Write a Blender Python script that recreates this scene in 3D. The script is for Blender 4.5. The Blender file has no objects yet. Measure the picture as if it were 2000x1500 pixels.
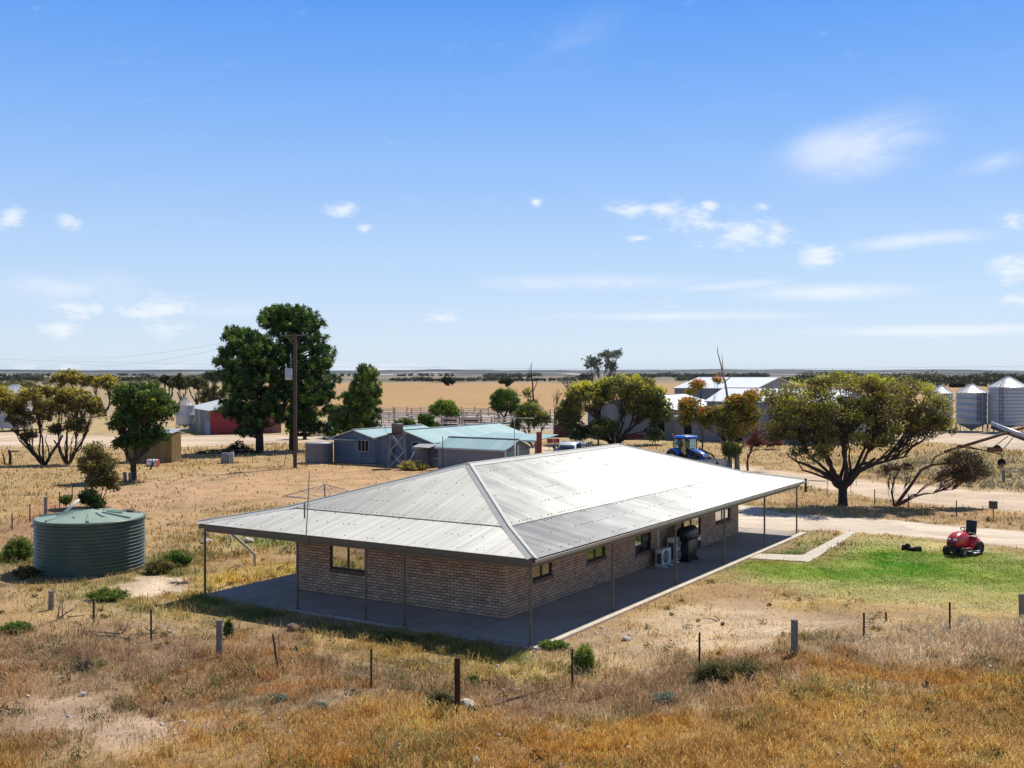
SKY_STR = .11; SKY_G = 1.0; CLOUD_C = (9, 9.2, 9.6, 1); HAZE = 2.0e-5; EXPO = 0.0
import bpy, bmesh, math, random
import numpy as np
from mathutils import Vector, Matrix, geometry
random.seed(7); rng = np.random.default_rng(11)
PI = math.pi
scene = bpy.context.scene
COL = scene.collection
F = 2089.0; HC = 7.75; HOR = 728.0

# ------------------------------------------------------------------ measuring helpers (photo pixel -> place)
def gp(px, py, z=0.0):
    Y = (HC - z) * F / (py - HOR)
    return ((px - 1000.0) / F * Y, Y, z)
def ap(px, py, Y):
    return ((px - 1000.0) / F * Y, Y, HC - (py - HOR) / F * Y)
def dist_of(py, z=0.0):
    return (HC - z) * F / (py - HOR)

# ------------------------------------------------------------------ objects
FR = {}
def link(o, parent=None):
    COL.objects.link(o)
    if parent is not None: o.parent = parent
    return o
def tag(o, label=None, cat=None, group=None, kind=None):
    if label: o['label'] = label
    if cat: o['category'] = cat
    if group: o['group'] = group
    if kind: o['kind'] = kind
    return o
def thing(name, label, cat, loc=(0, 0, 0), rz=0.0, group=None):
    o = bpy.data.objects.new(name, None); o.empty_display_size = .2
    o.location = loc; o.rotation_euler = (0, 0, rz); link(o)
    FR[o.name] = (Vector(loc), rz)
    return tag(o, label, cat, group)
def np_mesh(name, V, Fq, mat, parent=None, smooth=False, attrs=None, k=None):
    """V (n,3) array, Fq (m,k) index array of equal-sided faces"""
    V = np.asarray(V, dtype=np.float32); Fq = np.asarray(Fq, dtype=np.int32); k = Fq.shape[1]
    me = bpy.data.meshes.new(name)
    me.vertices.add(len(V)); me.vertices.foreach_set('co', V.ravel())
    me.loops.add(Fq.size); me.loops.foreach_set('vertex_index', Fq.ravel())
    me.polygons.add(len(Fq)); me.polygons.foreach_set('loop_start', np.arange(len(Fq), dtype=np.int32) * k)
    if smooth: me.polygons.foreach_set('use_smooth', np.ones(len(Fq), dtype=bool))
    me.update(calc_edges=True)
    for an, (dom, typ, data) in (attrs or {}).items():
        a = me.attributes.new(an, typ, dom)
        data = np.asarray(data, dtype=np.float32)
        a.data.foreach_set('color' if typ == 'FLOAT_COLOR' else 'value', data.ravel())
    me.materials.append(mat)
    o = bpy.data.objects.new(name, me); link(o, parent)
    if parent is not None and parent.name in FR:
        FR[o.name] = FR[parent.name]
    return o

class MB:
    def __init__(s): s.v = []; s.f = []; s.sm = []; s.mi = []; s.cur = 0
    def add(s, vs, fs, smooth=False):
        n = len(s.v); s.v += [tuple(p) for p in vs]
        for f in fs: s.f.append([i + n for i in f]); s.sm.append(smooth); s.mi.append(s.cur)
    def box(s, c, d, R=None, taper=None):
        x, y, z = d[0] / 2, d[1] / 2, d[2] / 2; tp = taper or (1, 1)
        vs = [(-x, -y, -z), (x, -y, -z), (x, y, -z), (-x, y, -z), (-x * tp[0], -y * tp[1], z), (x * tp[0], -y * tp[1], z), (x * tp[0], y * tp[1], z), (-x * tp[0], y * tp[1], z)]
        if R is not None: vs = [tuple(R @ Vector(p)) for p in vs]
        s.add([(p[0] + c[0], p[1] + c[1], p[2] + c[2]) for p in vs], [(0, 3, 2, 1), (4, 5, 6, 7), (0, 1, 5, 4), (1, 2, 6, 5), (2, 3, 7, 6), (3, 0, 4, 7)])
    def bx(s, x0, x1, y0, y1, z0, z1):
        s.box(((x0 + x1) / 2, (y0 + y1) / 2, (z0 + z1) / 2), (abs(x1 - x0), abs(y1 - y0), abs(z1 - z0)))
    def rbox(s, c, d, r=.02, seg=2, R=None, taper=None):
        bm = bmesh.new(); bmesh.ops.create_cube(bm, size=1)
        for v in bm.verts:
            k = taper if (taper and v.co.z > 0) else (1, 1)
            v.co = Vector((v.co.x * d[0] * k[0], v.co.y * d[1] * k[1], v.co.z * d[2]))
        bmesh.ops.bevel(bm, geom=bm.edges[:], offset=r, segments=seg, affect='EDGES', profile=.5)
        bm.verts.index_update()
        vs = [(R @ v.co if R is not None else v.co) for v in bm.verts]
        s.add([(p[0] + c[0], p[1] + c[1], p[2] + c[2]) for p in vs], [[v.index for v in f.verts] for f in bm.faces], True)
        bm.free()
    def tube(s, pts, rad, n=6, smooth=True, caps=True):
        pts = [Vector(p) for p in pts]
        if not hasattr(rad, '__len__'): rad = [rad] * len(pts)
        vs = []; fs = []; up = Vector((0.13, 0.21, 1)).normalized()
        for i, p in enumerate(pts):
            t = (pts[min(i + 1, len(pts) - 1)] - pts[max(i - 1, 0)])
            t = t.normalized() if t.length > 1e-9 else Vector((0, 0, 1))
            a = t.cross(up)
            if a.length < .05: a = t.cross(Vector((1, .1, 0)))
            a.normalize(); b = t.cross(a).normalized()
            if i and a.dot(pa) < 0: a = -a; b = -b
            pa = a
            for k in range(n):
                q = 2 * PI * k / n
                vs.append(p + (a * math.cos(q) + b * math.sin(q)) * rad[i])
        for i in range(len(pts) - 1):
            for k in range(n):
                k2 = (k + 1) % n
                fs.append((i * n + k, i * n + k2, (i + 1) * n + k2, (i + 1) * n + k))
        if caps: fs += [tuple(range(n))[::-1], tuple((len(pts) - 1) * n + k for k in range(n))]
        s.add(vs, fs, smooth)
    def lathe(s, prof, n=24, c=(0, 0, 0), axis='z', smooth=True, cap=True):
        vs = []; fs = []
        for r, h in prof:
            for k in range(n):
                q = 2 * PI * k / n; x, y = r * math.cos(q), r * math.sin(q)
                p = (x, y, h) if axis == 'z' else ((h, x, y) if axis == 'x' else (y, h, x))
                vs.append((p[0] + c[0], p[1] + c[1], p[2] + c[2]))
        for i in range(len(prof) - 1):
            for k in range(n):
                k2 = (k + 1) % n; fs.append((i * n + k, i * n + k2, (i + 1) * n + k2, (i + 1) * n + k))
        if cap: fs += [tuple(range(n))[::-1], tuple((len(prof) - 1) * n + k for k in range(n))]
        s.add(vs, fs, smooth)
    def prism(s, poly, d, off=(0, 0, 0)):
        """closed polygon of 3-D points extruded by vector d"""
        n = len(poly); a = [Vector(p) + Vector(off) for p in poly]; b = [p + Vector(d) for p in a]
        s.add(a + b, [tuple(range(n))[::-1], tuple(range(n, 2 * n))] + [(i, (i + 1) % n, n + (i + 1) % n, n + i) for i in range(n)])
    def loft(s, secs, smooth=True, cap=True):
        n = len(secs[0]); vs = [p for q in secs for p in q]; fs = []
        for i in range(len(secs) - 1):
            for k in range(n):
                k2 = (k + 1) % n; fs.append((i * n + k, i * n + k2, (i + 1) * n + k2, (i + 1) * n + k))
        if cap: fs += [tuple(range(n))[::-1], tuple((len(secs) - 1) * n + k for k in range(n))]
        s.add(vs, fs, smooth)
    def build(s, name, mat, parent=None, world=False, fix=True):
        vs = s.v
        if world and parent is not None and parent.name in FR:
            loc, rz = FR[parent.name]; R = Matrix.Rotation(-rz, 3, 'Z')
            vs = [tuple(R @ (Vector(p) - loc)) for p in vs]
        me = bpy.data.meshes.new(name); me.from_pydata(vs, [], s.f)
        me.polygons.foreach_set('use_smooth', s.sm)
        mats = mat if isinstance(mat, (list, tuple)) else [mat]
        for m in mats: me.materials.append(m)
        if len(mats) > 1: me.polygons.foreach_set('material_index', s.mi)
        if fix:
            bm = bmesh.new(); bm.from_mesh(me); bmesh.ops.recalc_face_normals(bm, faces=bm.faces[:]); bm.to_mesh(me); bm.free()
        me.update()
        o = bpy.data.objects.new(name, me); link(o, parent)
        if parent is not None and parent.name in FR: FR[o.name] = FR[parent.name]
        return o
def place(o, loc, rz=0):
    o.location = loc; o.rotation_euler = (0, 0, rz); return o
def copy_thing(root, loc, rz, label, group=None, scale=None):
    def cp(o, parent):
        c = o.copy(); COL.objects.link(c); c.parent = parent
        for ch in [q for q in ALL_CHILDREN.get(o.name, [])]: cp(ch, c)
        return c
    r = cp(root, None); r.location = loc; r.rotation_euler = (0, 0, rz); r['label'] = label
    if group: r['group'] = group
    if scale: r.scale = scale if hasattr(scale, '__len__') else (scale,) * 3
    return r
ALL_CHILDREN = {}
def note_children(root):
    kids = [o for o in bpy.data.objects if o.parent == root]
    ALL_CHILDREN[root.name] = kids
    for k in kids: note_children(k)

# ------------------------------------------------------------------ materials
def newmat(name):
    m = bpy.data.materials.new(name); m.use_nodes = True
    nt = m.node_tree; b = nt.nodes['Principled BSDF']
    return m, nt, b
def nd(nt, typ, **kw):
    n = nt.nodes.new(typ)
    for k, v in kw.items():
        if k.startswith('i_'):
            key = k[2:]; key = int(key) if key.isdigit() else key.replace('_', ' ')
            n.inputs[key].default_value = v
        else: setattr(n, k, v)
    return n
def ramp(nt, fac, stops):
    r = nt.nodes.new('ShaderNodeValToRGB'); e = r.color_ramp.elements
    while len(e) > 1: e.remove(e[0])
    e[0].position = stops[0][0]; e[0].color = (*stops[0][1], 1)
    for p, c in stops[1:]:
        q = e.new(p); q.color = (*c, 1)
    nt.links.new(fac, r.inputs[0]); return r.outputs[0]
def mat(name, col, rough=.6, metal=0.0, var=.15, vscale=3.0, bump=0.0, bscale=20.0, spec=None, dirt=None, dscale=.8, coat=0):
    m, nt, b = newmat(name); L = nt.links
    tc = nd(nt, 'ShaderNodeTexCoord')
    n = nd(nt, 'ShaderNodeTexNoise', i_Scale=vscale, i_Detail=6.0, i_Roughness=.6); L.new(tc.outputs['Object'], n.inputs['Vector'])
    c0 = tuple(max(0, x * (1 - var)) for x in col); c1 = tuple(min(1, x * (1 + var)) for x in col)
    out = ramp(nt, n.outputs[0], [(.3, c0), (.7, c1)])
    if dirt is not None:
        n2 = nd(nt, 'ShaderNodeTexNoise', i_Scale=dscale, i_Detail=8.0, i_Roughness=.7); L.new(tc.outputs['Object'], n2.inputs['Vector'])
        fr = ramp(nt, n2.outputs[0], [(.48, (0, 0, 0)), (.68, (1, 1, 1))])
        mx = nd(nt, 'ShaderNodeMix', data_type='RGBA'); L.new(fr, mx.inputs[0]); L.new(out, mx.inputs[6]); mx.inputs[7].default_value = (*dirt, 1)
        out = mx.outputs[2]
    L.new(out, b.inputs['Base Color'])
    b.inputs['Roughness'].default_value = rough; b.inputs['Metallic'].default_value = metal
    if spec is not None: b.inputs['Specular IOR Level'].default_value = spec
    if coat: b.inputs['Coat Weight'].default_value = coat; b.inputs['Coat Roughness'].default_value = .08
    if bump:
        n3 = nd(nt, 'ShaderNodeTexNoise', i_Scale=bscale, i_Detail=5.0); L.new(tc.outputs['Object'], n3.inputs['Vector'])
        bp = nd(nt, 'ShaderNodeBump', i_Strength=bump, i_Distance=.02); L.new(n3.outputs[0], bp.inputs['Height']); L.new(bp.outputs[0], b.inputs['Normal'])
    return m
def sheet_mat(name, cols, rough=.5, metal=.0, axis='xy', pitch=.076, panel=.8, bump=.35, rust=None, streak=.2):
    """corrugated sheet wall: vertical ribs, each panel its own shade"""
    m, nt, b = newmat(name); L = nt.links
    tc = nd(nt, 'ShaderNodeTexCoord'); sp = nd(nt, 'ShaderNodeSeparateXYZ'); L.new(tc.outputs['Object'], sp.inputs[0])
    s = nd(nt, 'ShaderNodeMath', operation='ADD'); L.new(sp.outputs[0], s.inputs[0]); L.new(sp.outputs[1], s.inputs[1])
    if axis == 'x': s = nd(nt, 'ShaderNodeMath', operation='ADD', i_1=0.0); L.new(sp.outputs[0], s.inputs[0])
    if axis == 'y': s = nd(nt, 'ShaderNodeMath', operation='ADD', i_1=0.0); L.new(sp.outputs[1], s.inputs[0])
    d = nd(nt, 'ShaderNodeMath', operation='DIVIDE', i_1=panel); L.new(s.outputs[0], d.inputs[0])
    fl = nd(nt, 'ShaderNodeMath', operation='FLOOR'); L.new(d.outputs[0], fl.inputs[0])
    wn = nd(nt, 'ShaderNodeTexWhiteNoise', noise_dimensions='1D'); L.new(fl.outputs[0], wn.inputs['W'])
    base = ramp(nt, wn.outputs[0], [(i / max(1, len(cols) - 1), c) for i, c in enumerate(cols)])
    mp = nd(nt, 'ShaderNodeMapping'); mp.inputs['Scale'].default_value = (3, 3, .35); L.new(tc.outputs['Object'], mp.inputs[0])
    n = nd(nt, 'ShaderNodeTexNoise', i_Scale=2.0, i_Detail=6.0, i_Roughness=.65); L.new(mp.outputs[0], n.inputs['Vector'])
    sh = ramp(nt, n.outputs[0], [(.3, (1 - streak,) * 3), (.7, (1 + streak * .5,) * 3)])
    mx = nd(nt, 'ShaderNodeMix', data_type='RGBA', blend_type='MULTIPLY', i_0=1.0); L.new(base, mx.inputs[6]); L.new(sh, mx.inputs[7])
    out = mx.outputs[2]
    if rust is not None:
        fr = ramp(nt, n.outputs[0], [(.55, (0, 0, 0)), (.72, (1, 1, 1))])
        m2 = nd(nt, 'ShaderNodeMix', data_type='RGBA'); L.new(fr, m2.inputs[0]); L.new(out, m2.inputs[6]); m2.inputs[7].default_value = (*rust, 1); out = m2.outputs[2]
    L.new(out, b.inputs['Base Color']); b.inputs['Roughness'].default_value = rough; b.inputs['Metallic'].default_value = metal
    if bump:
        w = nd(nt, 'ShaderNodeMath', operation='MULTIPLY', i_1=2 * PI / pitch); L.new(s.outputs[0], w.inputs[0])
        sn = nd(nt, 'ShaderNodeMath', operation='SINE'); L.new(w.outputs[0], sn.inputs[0])
        bp = nd(nt, 'ShaderNodeBump', i_Strength=bump, i_Distance=.012); L.new(sn.outputs[0], bp.inputs['Height']); L.new(bp.outputs[0], b.inputs['Normal'])
    return m
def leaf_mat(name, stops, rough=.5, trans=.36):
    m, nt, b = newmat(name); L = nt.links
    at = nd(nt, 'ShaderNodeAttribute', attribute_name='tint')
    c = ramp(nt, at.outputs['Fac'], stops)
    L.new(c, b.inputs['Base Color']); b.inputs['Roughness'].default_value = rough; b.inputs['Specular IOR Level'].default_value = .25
    tr = nd(nt, 'ShaderNodeBsdfTranslucent'); L.new(c, tr.inputs[0])
    mx = nd(nt, 'ShaderNodeMixShader', i_0=trans); L.new(b.outputs[0], mx.inputs[1]); L.new(tr.outputs[0], mx.inputs[2])
    L.new(mx.outputs[0], nt.nodes['Material Output'].inputs[0])
    return m
def attr_mat(name, noise=.25, scale=6.0, rough=.95, trans=0.0, bump=0.0, bscale=8.0, fine=60.0):
    """colour from the zone attribute of the ground cover, broken up with noise"""
    m, nt, b = newmat(name); L = nt.links
    at = nd(nt, 'ShaderNodeAttribute', attribute_name='zone')
    out = at.outputs['Color']
    if noise:
        tc = nd(nt, 'ShaderNodeTexCoord')
        n = nd(nt, 'ShaderNodeTexNoise', i_Scale=scale, i_Detail=8.0, i_Roughness=.75); L.new(tc.outputs['Object'], n.inputs['Vector'])
        n2 = nd(nt, 'ShaderNodeTexNoise', i_Scale=scale * .13, i_Detail=6.0, i_Roughness=.7); L.new(tc.outputs['Object'], n2.inputs['Vector'])
        s1 = ramp(nt, n.outputs[0], [(.32, (1 - noise,) * 3), (.5, (1, 1, 1)), (.68, (1 + noise, 1 + noise * .95, 1 + noise * .85))])
        s2 = ramp(nt, n2.outputs[0], [(.3, (1 - noise * .55, 1 - noise * .6, 1 - noise * .6)), (.7, (1 + noise * .4,) * 3)])
        for q in (s1, s2):
            mx = nd(nt, 'ShaderNodeMix', data_type='RGBA', blend_type='MULTIPLY', i_0=1.0); L.new(out, mx.inputs[6]); L.new(q, mx.inputs[7]); out = mx.outputs[2]
    L.new(out, b.inputs['Base Color']); b.inputs['Roughness'].default_value = rough; b.inputs['Specular IOR Level'].default_value = .15
    if bump:
        n3 = nd(nt, 'ShaderNodeTexNoise', i_Scale=bscale, i_Detail=8.0, i_Roughness=.7); L.new(tc.outputs['Object'], n3.inputs['Vector'])
        bp = nd(nt, 'ShaderNodeBump', i_Strength=bump, i_Distance=.08); L.new(n3.outputs[0], bp.inputs['Height']); L.new(bp.outputs[0], b.inputs['Normal'])
    if trans:
        tr = nd(nt, 'ShaderNodeBsdfTranslucent'); L.new(out, tr.inputs[0])
        mx = nd(nt, 'ShaderNodeMixShader', i_0=trans); L.new(b.outputs[0], mx.inputs[1]); L.new(tr.outputs[0], mx.inputs[2])
        L.new(mx.outputs[0], nt.nodes['Material Output'].inputs[0])
    return m

# ------------------------------------------------------------------ numpy noise
def vnoise(x, y, s, seed=0):
    x = np.asarray(x, float) / s + seed * 17.13; y = np.asarray(y, float) / s + seed * 9.71
    xi = np.floor(x); yi = np.floor(y); fx = x - xi; fy = y - yi
    fx = fx * fx * (3 - 2 * fx); fy = fy * fy * (3 - 2 * fy)
    def h(a, b):
        q = np.sin(a * 127.1 + b * 311.7 + seed * 74.7) * 43758.5453
        return q - np.floor(q)
    return (h(xi, yi) * (1 - fx) + h(xi + 1, yi) * fx) * (1 - fy) + (h(xi, yi + 1) * (1 - fx) + h(xi + 1, yi + 1) * fx) * fy
def fbm(x, y, s, seed=0, o=4):
    t = 0; a = .5; w = 0
    for i in range(o): t = t + a * vnoise(x, y, s / 2 ** i, seed + i); w += a; a *= .6
    return t / w
def sst(a, b, x):
    t = np.clip((x - a) / (b - a), 0, 1); return t * t * (3 - 2 * t)
def sdist(poly, X, Y):
    """signed distance, positive inside"""
    d2 = np.full(X.shape, 1e18); ins = np.zeros(X.shape, bool); n = len(poly)
    for i in range(n):
        ax, ay = poly[i][0], poly[i][1]; bx, by = poly[(i + 1) % n][0], poly[(i + 1) % n][1]
        ex, ey = bx - ax, by - ay; t = np.clip(((X - ax) * ex + (Y - ay) * ey) / (ex * ex + ey * ey + 1e-9), 0, 1)
        d2 = np.minimum(d2, (X - ax - t * ex) ** 2 + (Y - ay - t * ey) ** 2)
        c = ((ay > Y) != (by > Y)) & (X < (bx - ax) * (Y - ay) / ((by - ay) if abs(by - ay) > 1e-9 else 1e-9) + ax)
        ins ^= c
    return np.where(ins, 1, -1) * np.sqrt(d2)
# ================================================================== SETTING
HOUSE = Vector((.53, 30.0, 0)); VX, VY = .5275, .8496           # house axes: v = along the long side, u = along the short side
HRZ = math.atan2(VY, VX)
def hw(b, a, z=0): return (HOUSE.x + VX * b - VY * a, HOUSE.y + VY * b + VX * a, z)
def P(*pts): return [gp(x, y)[:2] for x, y in pts]

SLAB = [hw(-.12, -.32)[:2], hw(25.4, -.32)[:2], hw(25.4, 13.2)[:2], hw(-.12, 13.2)[:2]]
ROAD_HI = P((-60, 842), (-60, 872), (150, 872), (340, 874), (480, 868), (640, 862), (800, 872), (1050, 885), (1130, 898), (1240, 912), (1420, 932), (1560, 950), (1700, 972), (1840, 988), (2100, 1008), (2100, 968), (1880, 955), (1740, 944), (1600, 930), (1470, 912), (1380, 896), (1250, 885), (1100, 872), (1000, 868), (900, 862), (700, 850), (430, 850), (330, 853), (150, 851))
DRIVE = P((1380, 985), (1380, 1036), (1500, 1038), (1600, 1037), (1668, 1041), (1770, 1047), (1860, 1056), (2100, 1084), (2100, 1048), (1950, 1034), (1850, 1026), (1760, 1018), (1690, 1012), (1600, 1008), (1520, 1000), (1450, 985))
YARD_R = P((1790, 845), (1800, 862), (1950, 876), (2150, 890), (2150, 850), (1980, 843))
LAWN = P((1425, 1118), (1462, 1098), (1586, 1099), (1600, 1090), (1672, 1044), (1760, 1050), (1860, 1058), (2080, 1083), (2080, 1215), (1900, 1205), (1800, 1192), (1640, 1180), (1500, 1155), (1400, 1135))
LAWN2 = P((1480, 1082), (1558, 1040), (1650, 1042), (1566, 1086))
PATH = P((1444, 1091), (1580, 1099), (1594, 1092), (1674, 1041), (1655, 1040), (1568, 1086), (1464, 1082))

# base (default paddock) then zones: polygon, softness m, edge noise m, ground colour, blade colour, density, height
BASE = dict(g=(.46, .33, .165), b=(.60, .46, .23), d=.55, h=.13)
ZONES = [
 dict(p=P((-900, 800), (-900, 990), (140, 990), (240, 940), (420, 900), (700, 905), (900, 890), (1400, 900), (2500, 905), (2500, 790), (1500, 790)), s=6, n=4, g=(.45, .33, .17), b=(.62, .48, .24), d=.55, h=.16),
 dict(p=P((-900, 834), (-900, 843), (150, 843), (900, 843), (900, 834)), s=3, n=2, g=(.47, .35, .16), b=(.66, .5, .22), d=.8, h=.28),
 # grey trodden ground of the stock yards
 dict(p=P((735, 807), (1095, 807), (1110, 842), (735, 843)), s=4, n=3, g=(.50, .42, .36), b=(.5, .4, .3), d=.1, h=.1),
 # bare reddish earth behind the house
 dict(p=P((330, 950), (420, 915), (620, 908), (900, 905), (900, 960), (640, 985), (450, 985), (350, 975)), s=4, n=3, g=(.52, .355, .205), b=(.56, .42, .22), d=.18, h=.08),
 dict(p=P((230, 960), (330, 940), (400, 1010), (330, 1040), (250, 1000)), s=3, n=2, g=(.52, .35, .22), b=(.46, .32, .17), d=.3, h=.1),
 dict(p=P((0, 1040), (0, 1075), (50, 1065), (110, 1010), (130, 985), (90, 985)), s=1, n=.6, g=(.43, .24, .14), b=(.42, .28, .16), d=.3, h=.1),
 # green weeds round tank and slab
 dict(p=P((-40, 1085), (60, 1075), (60, 1130), (-40, 1140)), s=2, n=1.5, g=(.24, .24, .10), b=(.22, .25, .08), d=1.0, h=.22),
 dict(p=P((90, 1150), (200, 1140), (240, 1165), (330, 1195), (240, 1200), (110, 1180)), s=2, n=1.2, g=(.28, .27, .11), b=(.28, .28, .09), d=1, h=.22),
 dict(p=P((280, 1095), (360, 1080), (400, 1110), (350, 1140), (285, 1130)), s=1.5, n=1, g=(.24, .25, .09), b=(.2, .24, .07), d=1, h=.22),
 dict(p=P((400, 1110), (580, 1095), (580, 1122), (410, 1160)), s=1, n=.6, g=(.52, .38, .12), b=(.7, .56, .14), d=1.2, h=.12),
 dict(p=P((430, 1050), (590, 1035), (590, 1070), (470, 1068)), s=2, n=1.2, g=(.25, .27, .09), b=(.24, .27, .08), d=.9, h=.12),
 dict(p=P((330, 1150), (400, 1160), (700, 1235), (1040, 1285), (1100, 1260), (1130, 1290), (1000, 1330), (760, 1275), (560, 1225), (400, 1200)), s=1, n=.7, g=(.50, .38, .15), b=(.60, .48, .16), d=.85, h=.14),
 dict(p=P((340, 1165), (400, 1168), (700, 1232), (1030, 1280), (1030, 1292), (700, 1245), (400, 1185)), s=.5, n=.5, g=(.26, .27, .10), b=(.2, .25, .08), d=1.3, h=.16),
 dict(p=P((1040, 1272), (1300, 1150), (1420, 1100), (1450, 1108), (1340, 1150), (1140, 1240)), s=.8, n=.6, g=(.46, .31, .15), b=(.64, .48, .2), d=.6, h=.08),
 # pale bare sand
 dict(p=P((222, 1140), (300, 1128), (360, 1133), (395, 1152), (300, 1175), (240, 1168)), s=.25, n=.5, g=(.66, .55, .42), b=(.4, .3, .2), d=.06, h=.06),
 dict(p=P((1180, 1260), (1300, 1205), (1420, 1160), (1560, 1180), (1650, 1205), (1780, 1222), (1700, 1240), (1560, 1255), (1440, 1285), (1280, 1300), (1180, 1285)), s=1.5, n=1.3, g=(.60, .48, .33), b=(.64, .52, .30), d=.28, h=.07),
 dict(p=P((1340, 1262), (1480, 1240), (1640, 1212), (1700, 1208), (1600, 1232), (1470, 1268), (1350, 1285)), s=.6, n=.8, g=(.68, .55, .39), b=(.64, .52, .30), d=.1, h=.06),
 dict(p=P((1330, 1140), (1420, 1100), (1500, 1160), (1400, 1180)), s=1.2, n=1, g=(.47, .33, .17), b=(.62, .46, .22), d=.5, h=.07),
 # lawn
 dict(p=LAWN, s=.9, n=.9, g=(.44, .37, .15), b=(.5, .44, .17), d=1.1, h=.05, lawn=1),
 dict(p=P((1480, 1102), (1640, 1095), (1700, 1062), (1850, 1075), (2100, 1105), (2100, 1165), (1900, 1165), (1780, 1150), (1600, 1140), (1470, 1122)), s=1.8, n=1.2, g=(.21, .28, .045), b=(.24, .33, .04), d=1.5, h=.05),
 dict(p=P((1640, 1108), (1700, 1078), (1800, 1085), (1830, 1110), (1740, 1136), (1650, 1130)), s=1.6, n=1, g=(.10, .24, .014), b=(.12, .30, .015), d=1.7, h=.05),
 dict(p=P((1540, 1165), (1750, 1178), (2000, 1190), (2080, 1220), (1850, 1212), (1650, 1196), (1520, 1180)), s=1, n=.8, g=(.56, .42, .17), b=(.58, .45, .17), d=.9, h=.05),
 dict(p=LAWN2, s=.5, n=.3, g=(.42, .34, .17), b=(.42, .36, .16), d=.8, h=.05),
 dict(p=P((1500, 1084), (1560, 1062), (1620, 1052), (1568, 1086)), s=.7, n=.5, g=(.14, .2, .05), b=(.12, .21, .04), d=1.2, h=.05),
 # grey-brown rank growth in front of the house
 dict(p=P((-80, 1250), (260, 1225), (540, 1265), (760, 1300), (1020, 1330), (1200, 1325), (1400, 1300), (1560, 1290), (1700, 1260), (2080, 1225), (2080, 1330), (1500, 1380), (1000, 1420), (500, 1440), (-80, 1440)), s=1.2, n=1.5, g=(.29, .205, .125), b=(.54, .40, .25), d=1.1, h=.16),
 dict(p=P((1340, 1310), (1500, 1285), (1560, 1300), (1500, 1330), (1380, 1345)), s=.5, n=.5, g=(.2, .16, .1), b=(.28, .24, .12), d=1.5, h=.22),
 # pale blond tussocks right
 dict(p=P((1680, 1250), (1830, 1222), (2060, 1215), (2060, 1275), (1900, 1300), (1760, 1310), (1700, 1290)), s=.4, n=.5, g=(.5, .42, .32), b=(.90, .74, .52), d=1.6, h=.22),
 # stony clearing bottom left
 dict(p=P((20, 1385), (150, 1375), (330, 1405), (560, 1420), (520, 1445), (250, 1440), (60, 1450)), s=.6, n=.7, g=(.55, .42, .31), b=(.5, .37, .2), d=.3, h=.1),
 dict(p=P((600, 1350), (780, 1352), (900, 1400), (700, 1410), (560, 1390)), s=.6, n=.7, g=(.36, .27, .19), b=(.5, .4, .27), d=.7, h=.12),
 # golden ripe grass along the bottom
 dict(p=P((-200, 1445), (300, 1448), (560, 1440), (900, 1425), (1200, 1400), (1500, 1375), (1750, 1325), (2000, 1290), (2200, 1270), (2400, 1800), (-400, 1800)), s=1.2, n=2.2, g=(.29, .175, .07), b=(.78, .54, .20), d=1.75, h=.16),
 # far right pasture with low grey bushes
 dict(p=P((1640, 905), (1800, 880), (2200, 885), (2200, 965), (1960, 958), (1760, 940)), s=3, n=2, g=(.37, .29, .16), b=(.56, .47, .26), d=1.0, h=.24),
 # verge between the two tracks
 dict(p=P((1540, 960), (1700, 978), (1900, 1000), (2100, 1012), (2100, 1044), (1930, 1028), (1800, 1014), (1640, 1000), (1540, 985)), s=1, n=.8, g=(.44, .31, .18), b=(.6, .46, .24), d=.8, h=.13),
 dict(p=ROAD_HI, s=1.0, n=1.0, g=(.62, .48, .345), b=(.5, .38, .2), d=.01, h=.08, road=1),
 dict(p=YARD_R, s=3, n=2, g=(.60, .47, .35), b=(.5, .38, .2), d=.05, h=.08, road=1),
 dict(p=DRIVE, s=.35, n=.3, g=(.66, .545, .42), b=(.5, .38, .2), d=.0, h=.06, road=1),
 dict(p=SLAB, s=.05, n=0, g=(.4, .3, .2), b=(.4, .3, .2), d=0, h=.05),
]
FIELD_C = (.43, .265, .12)
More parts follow.
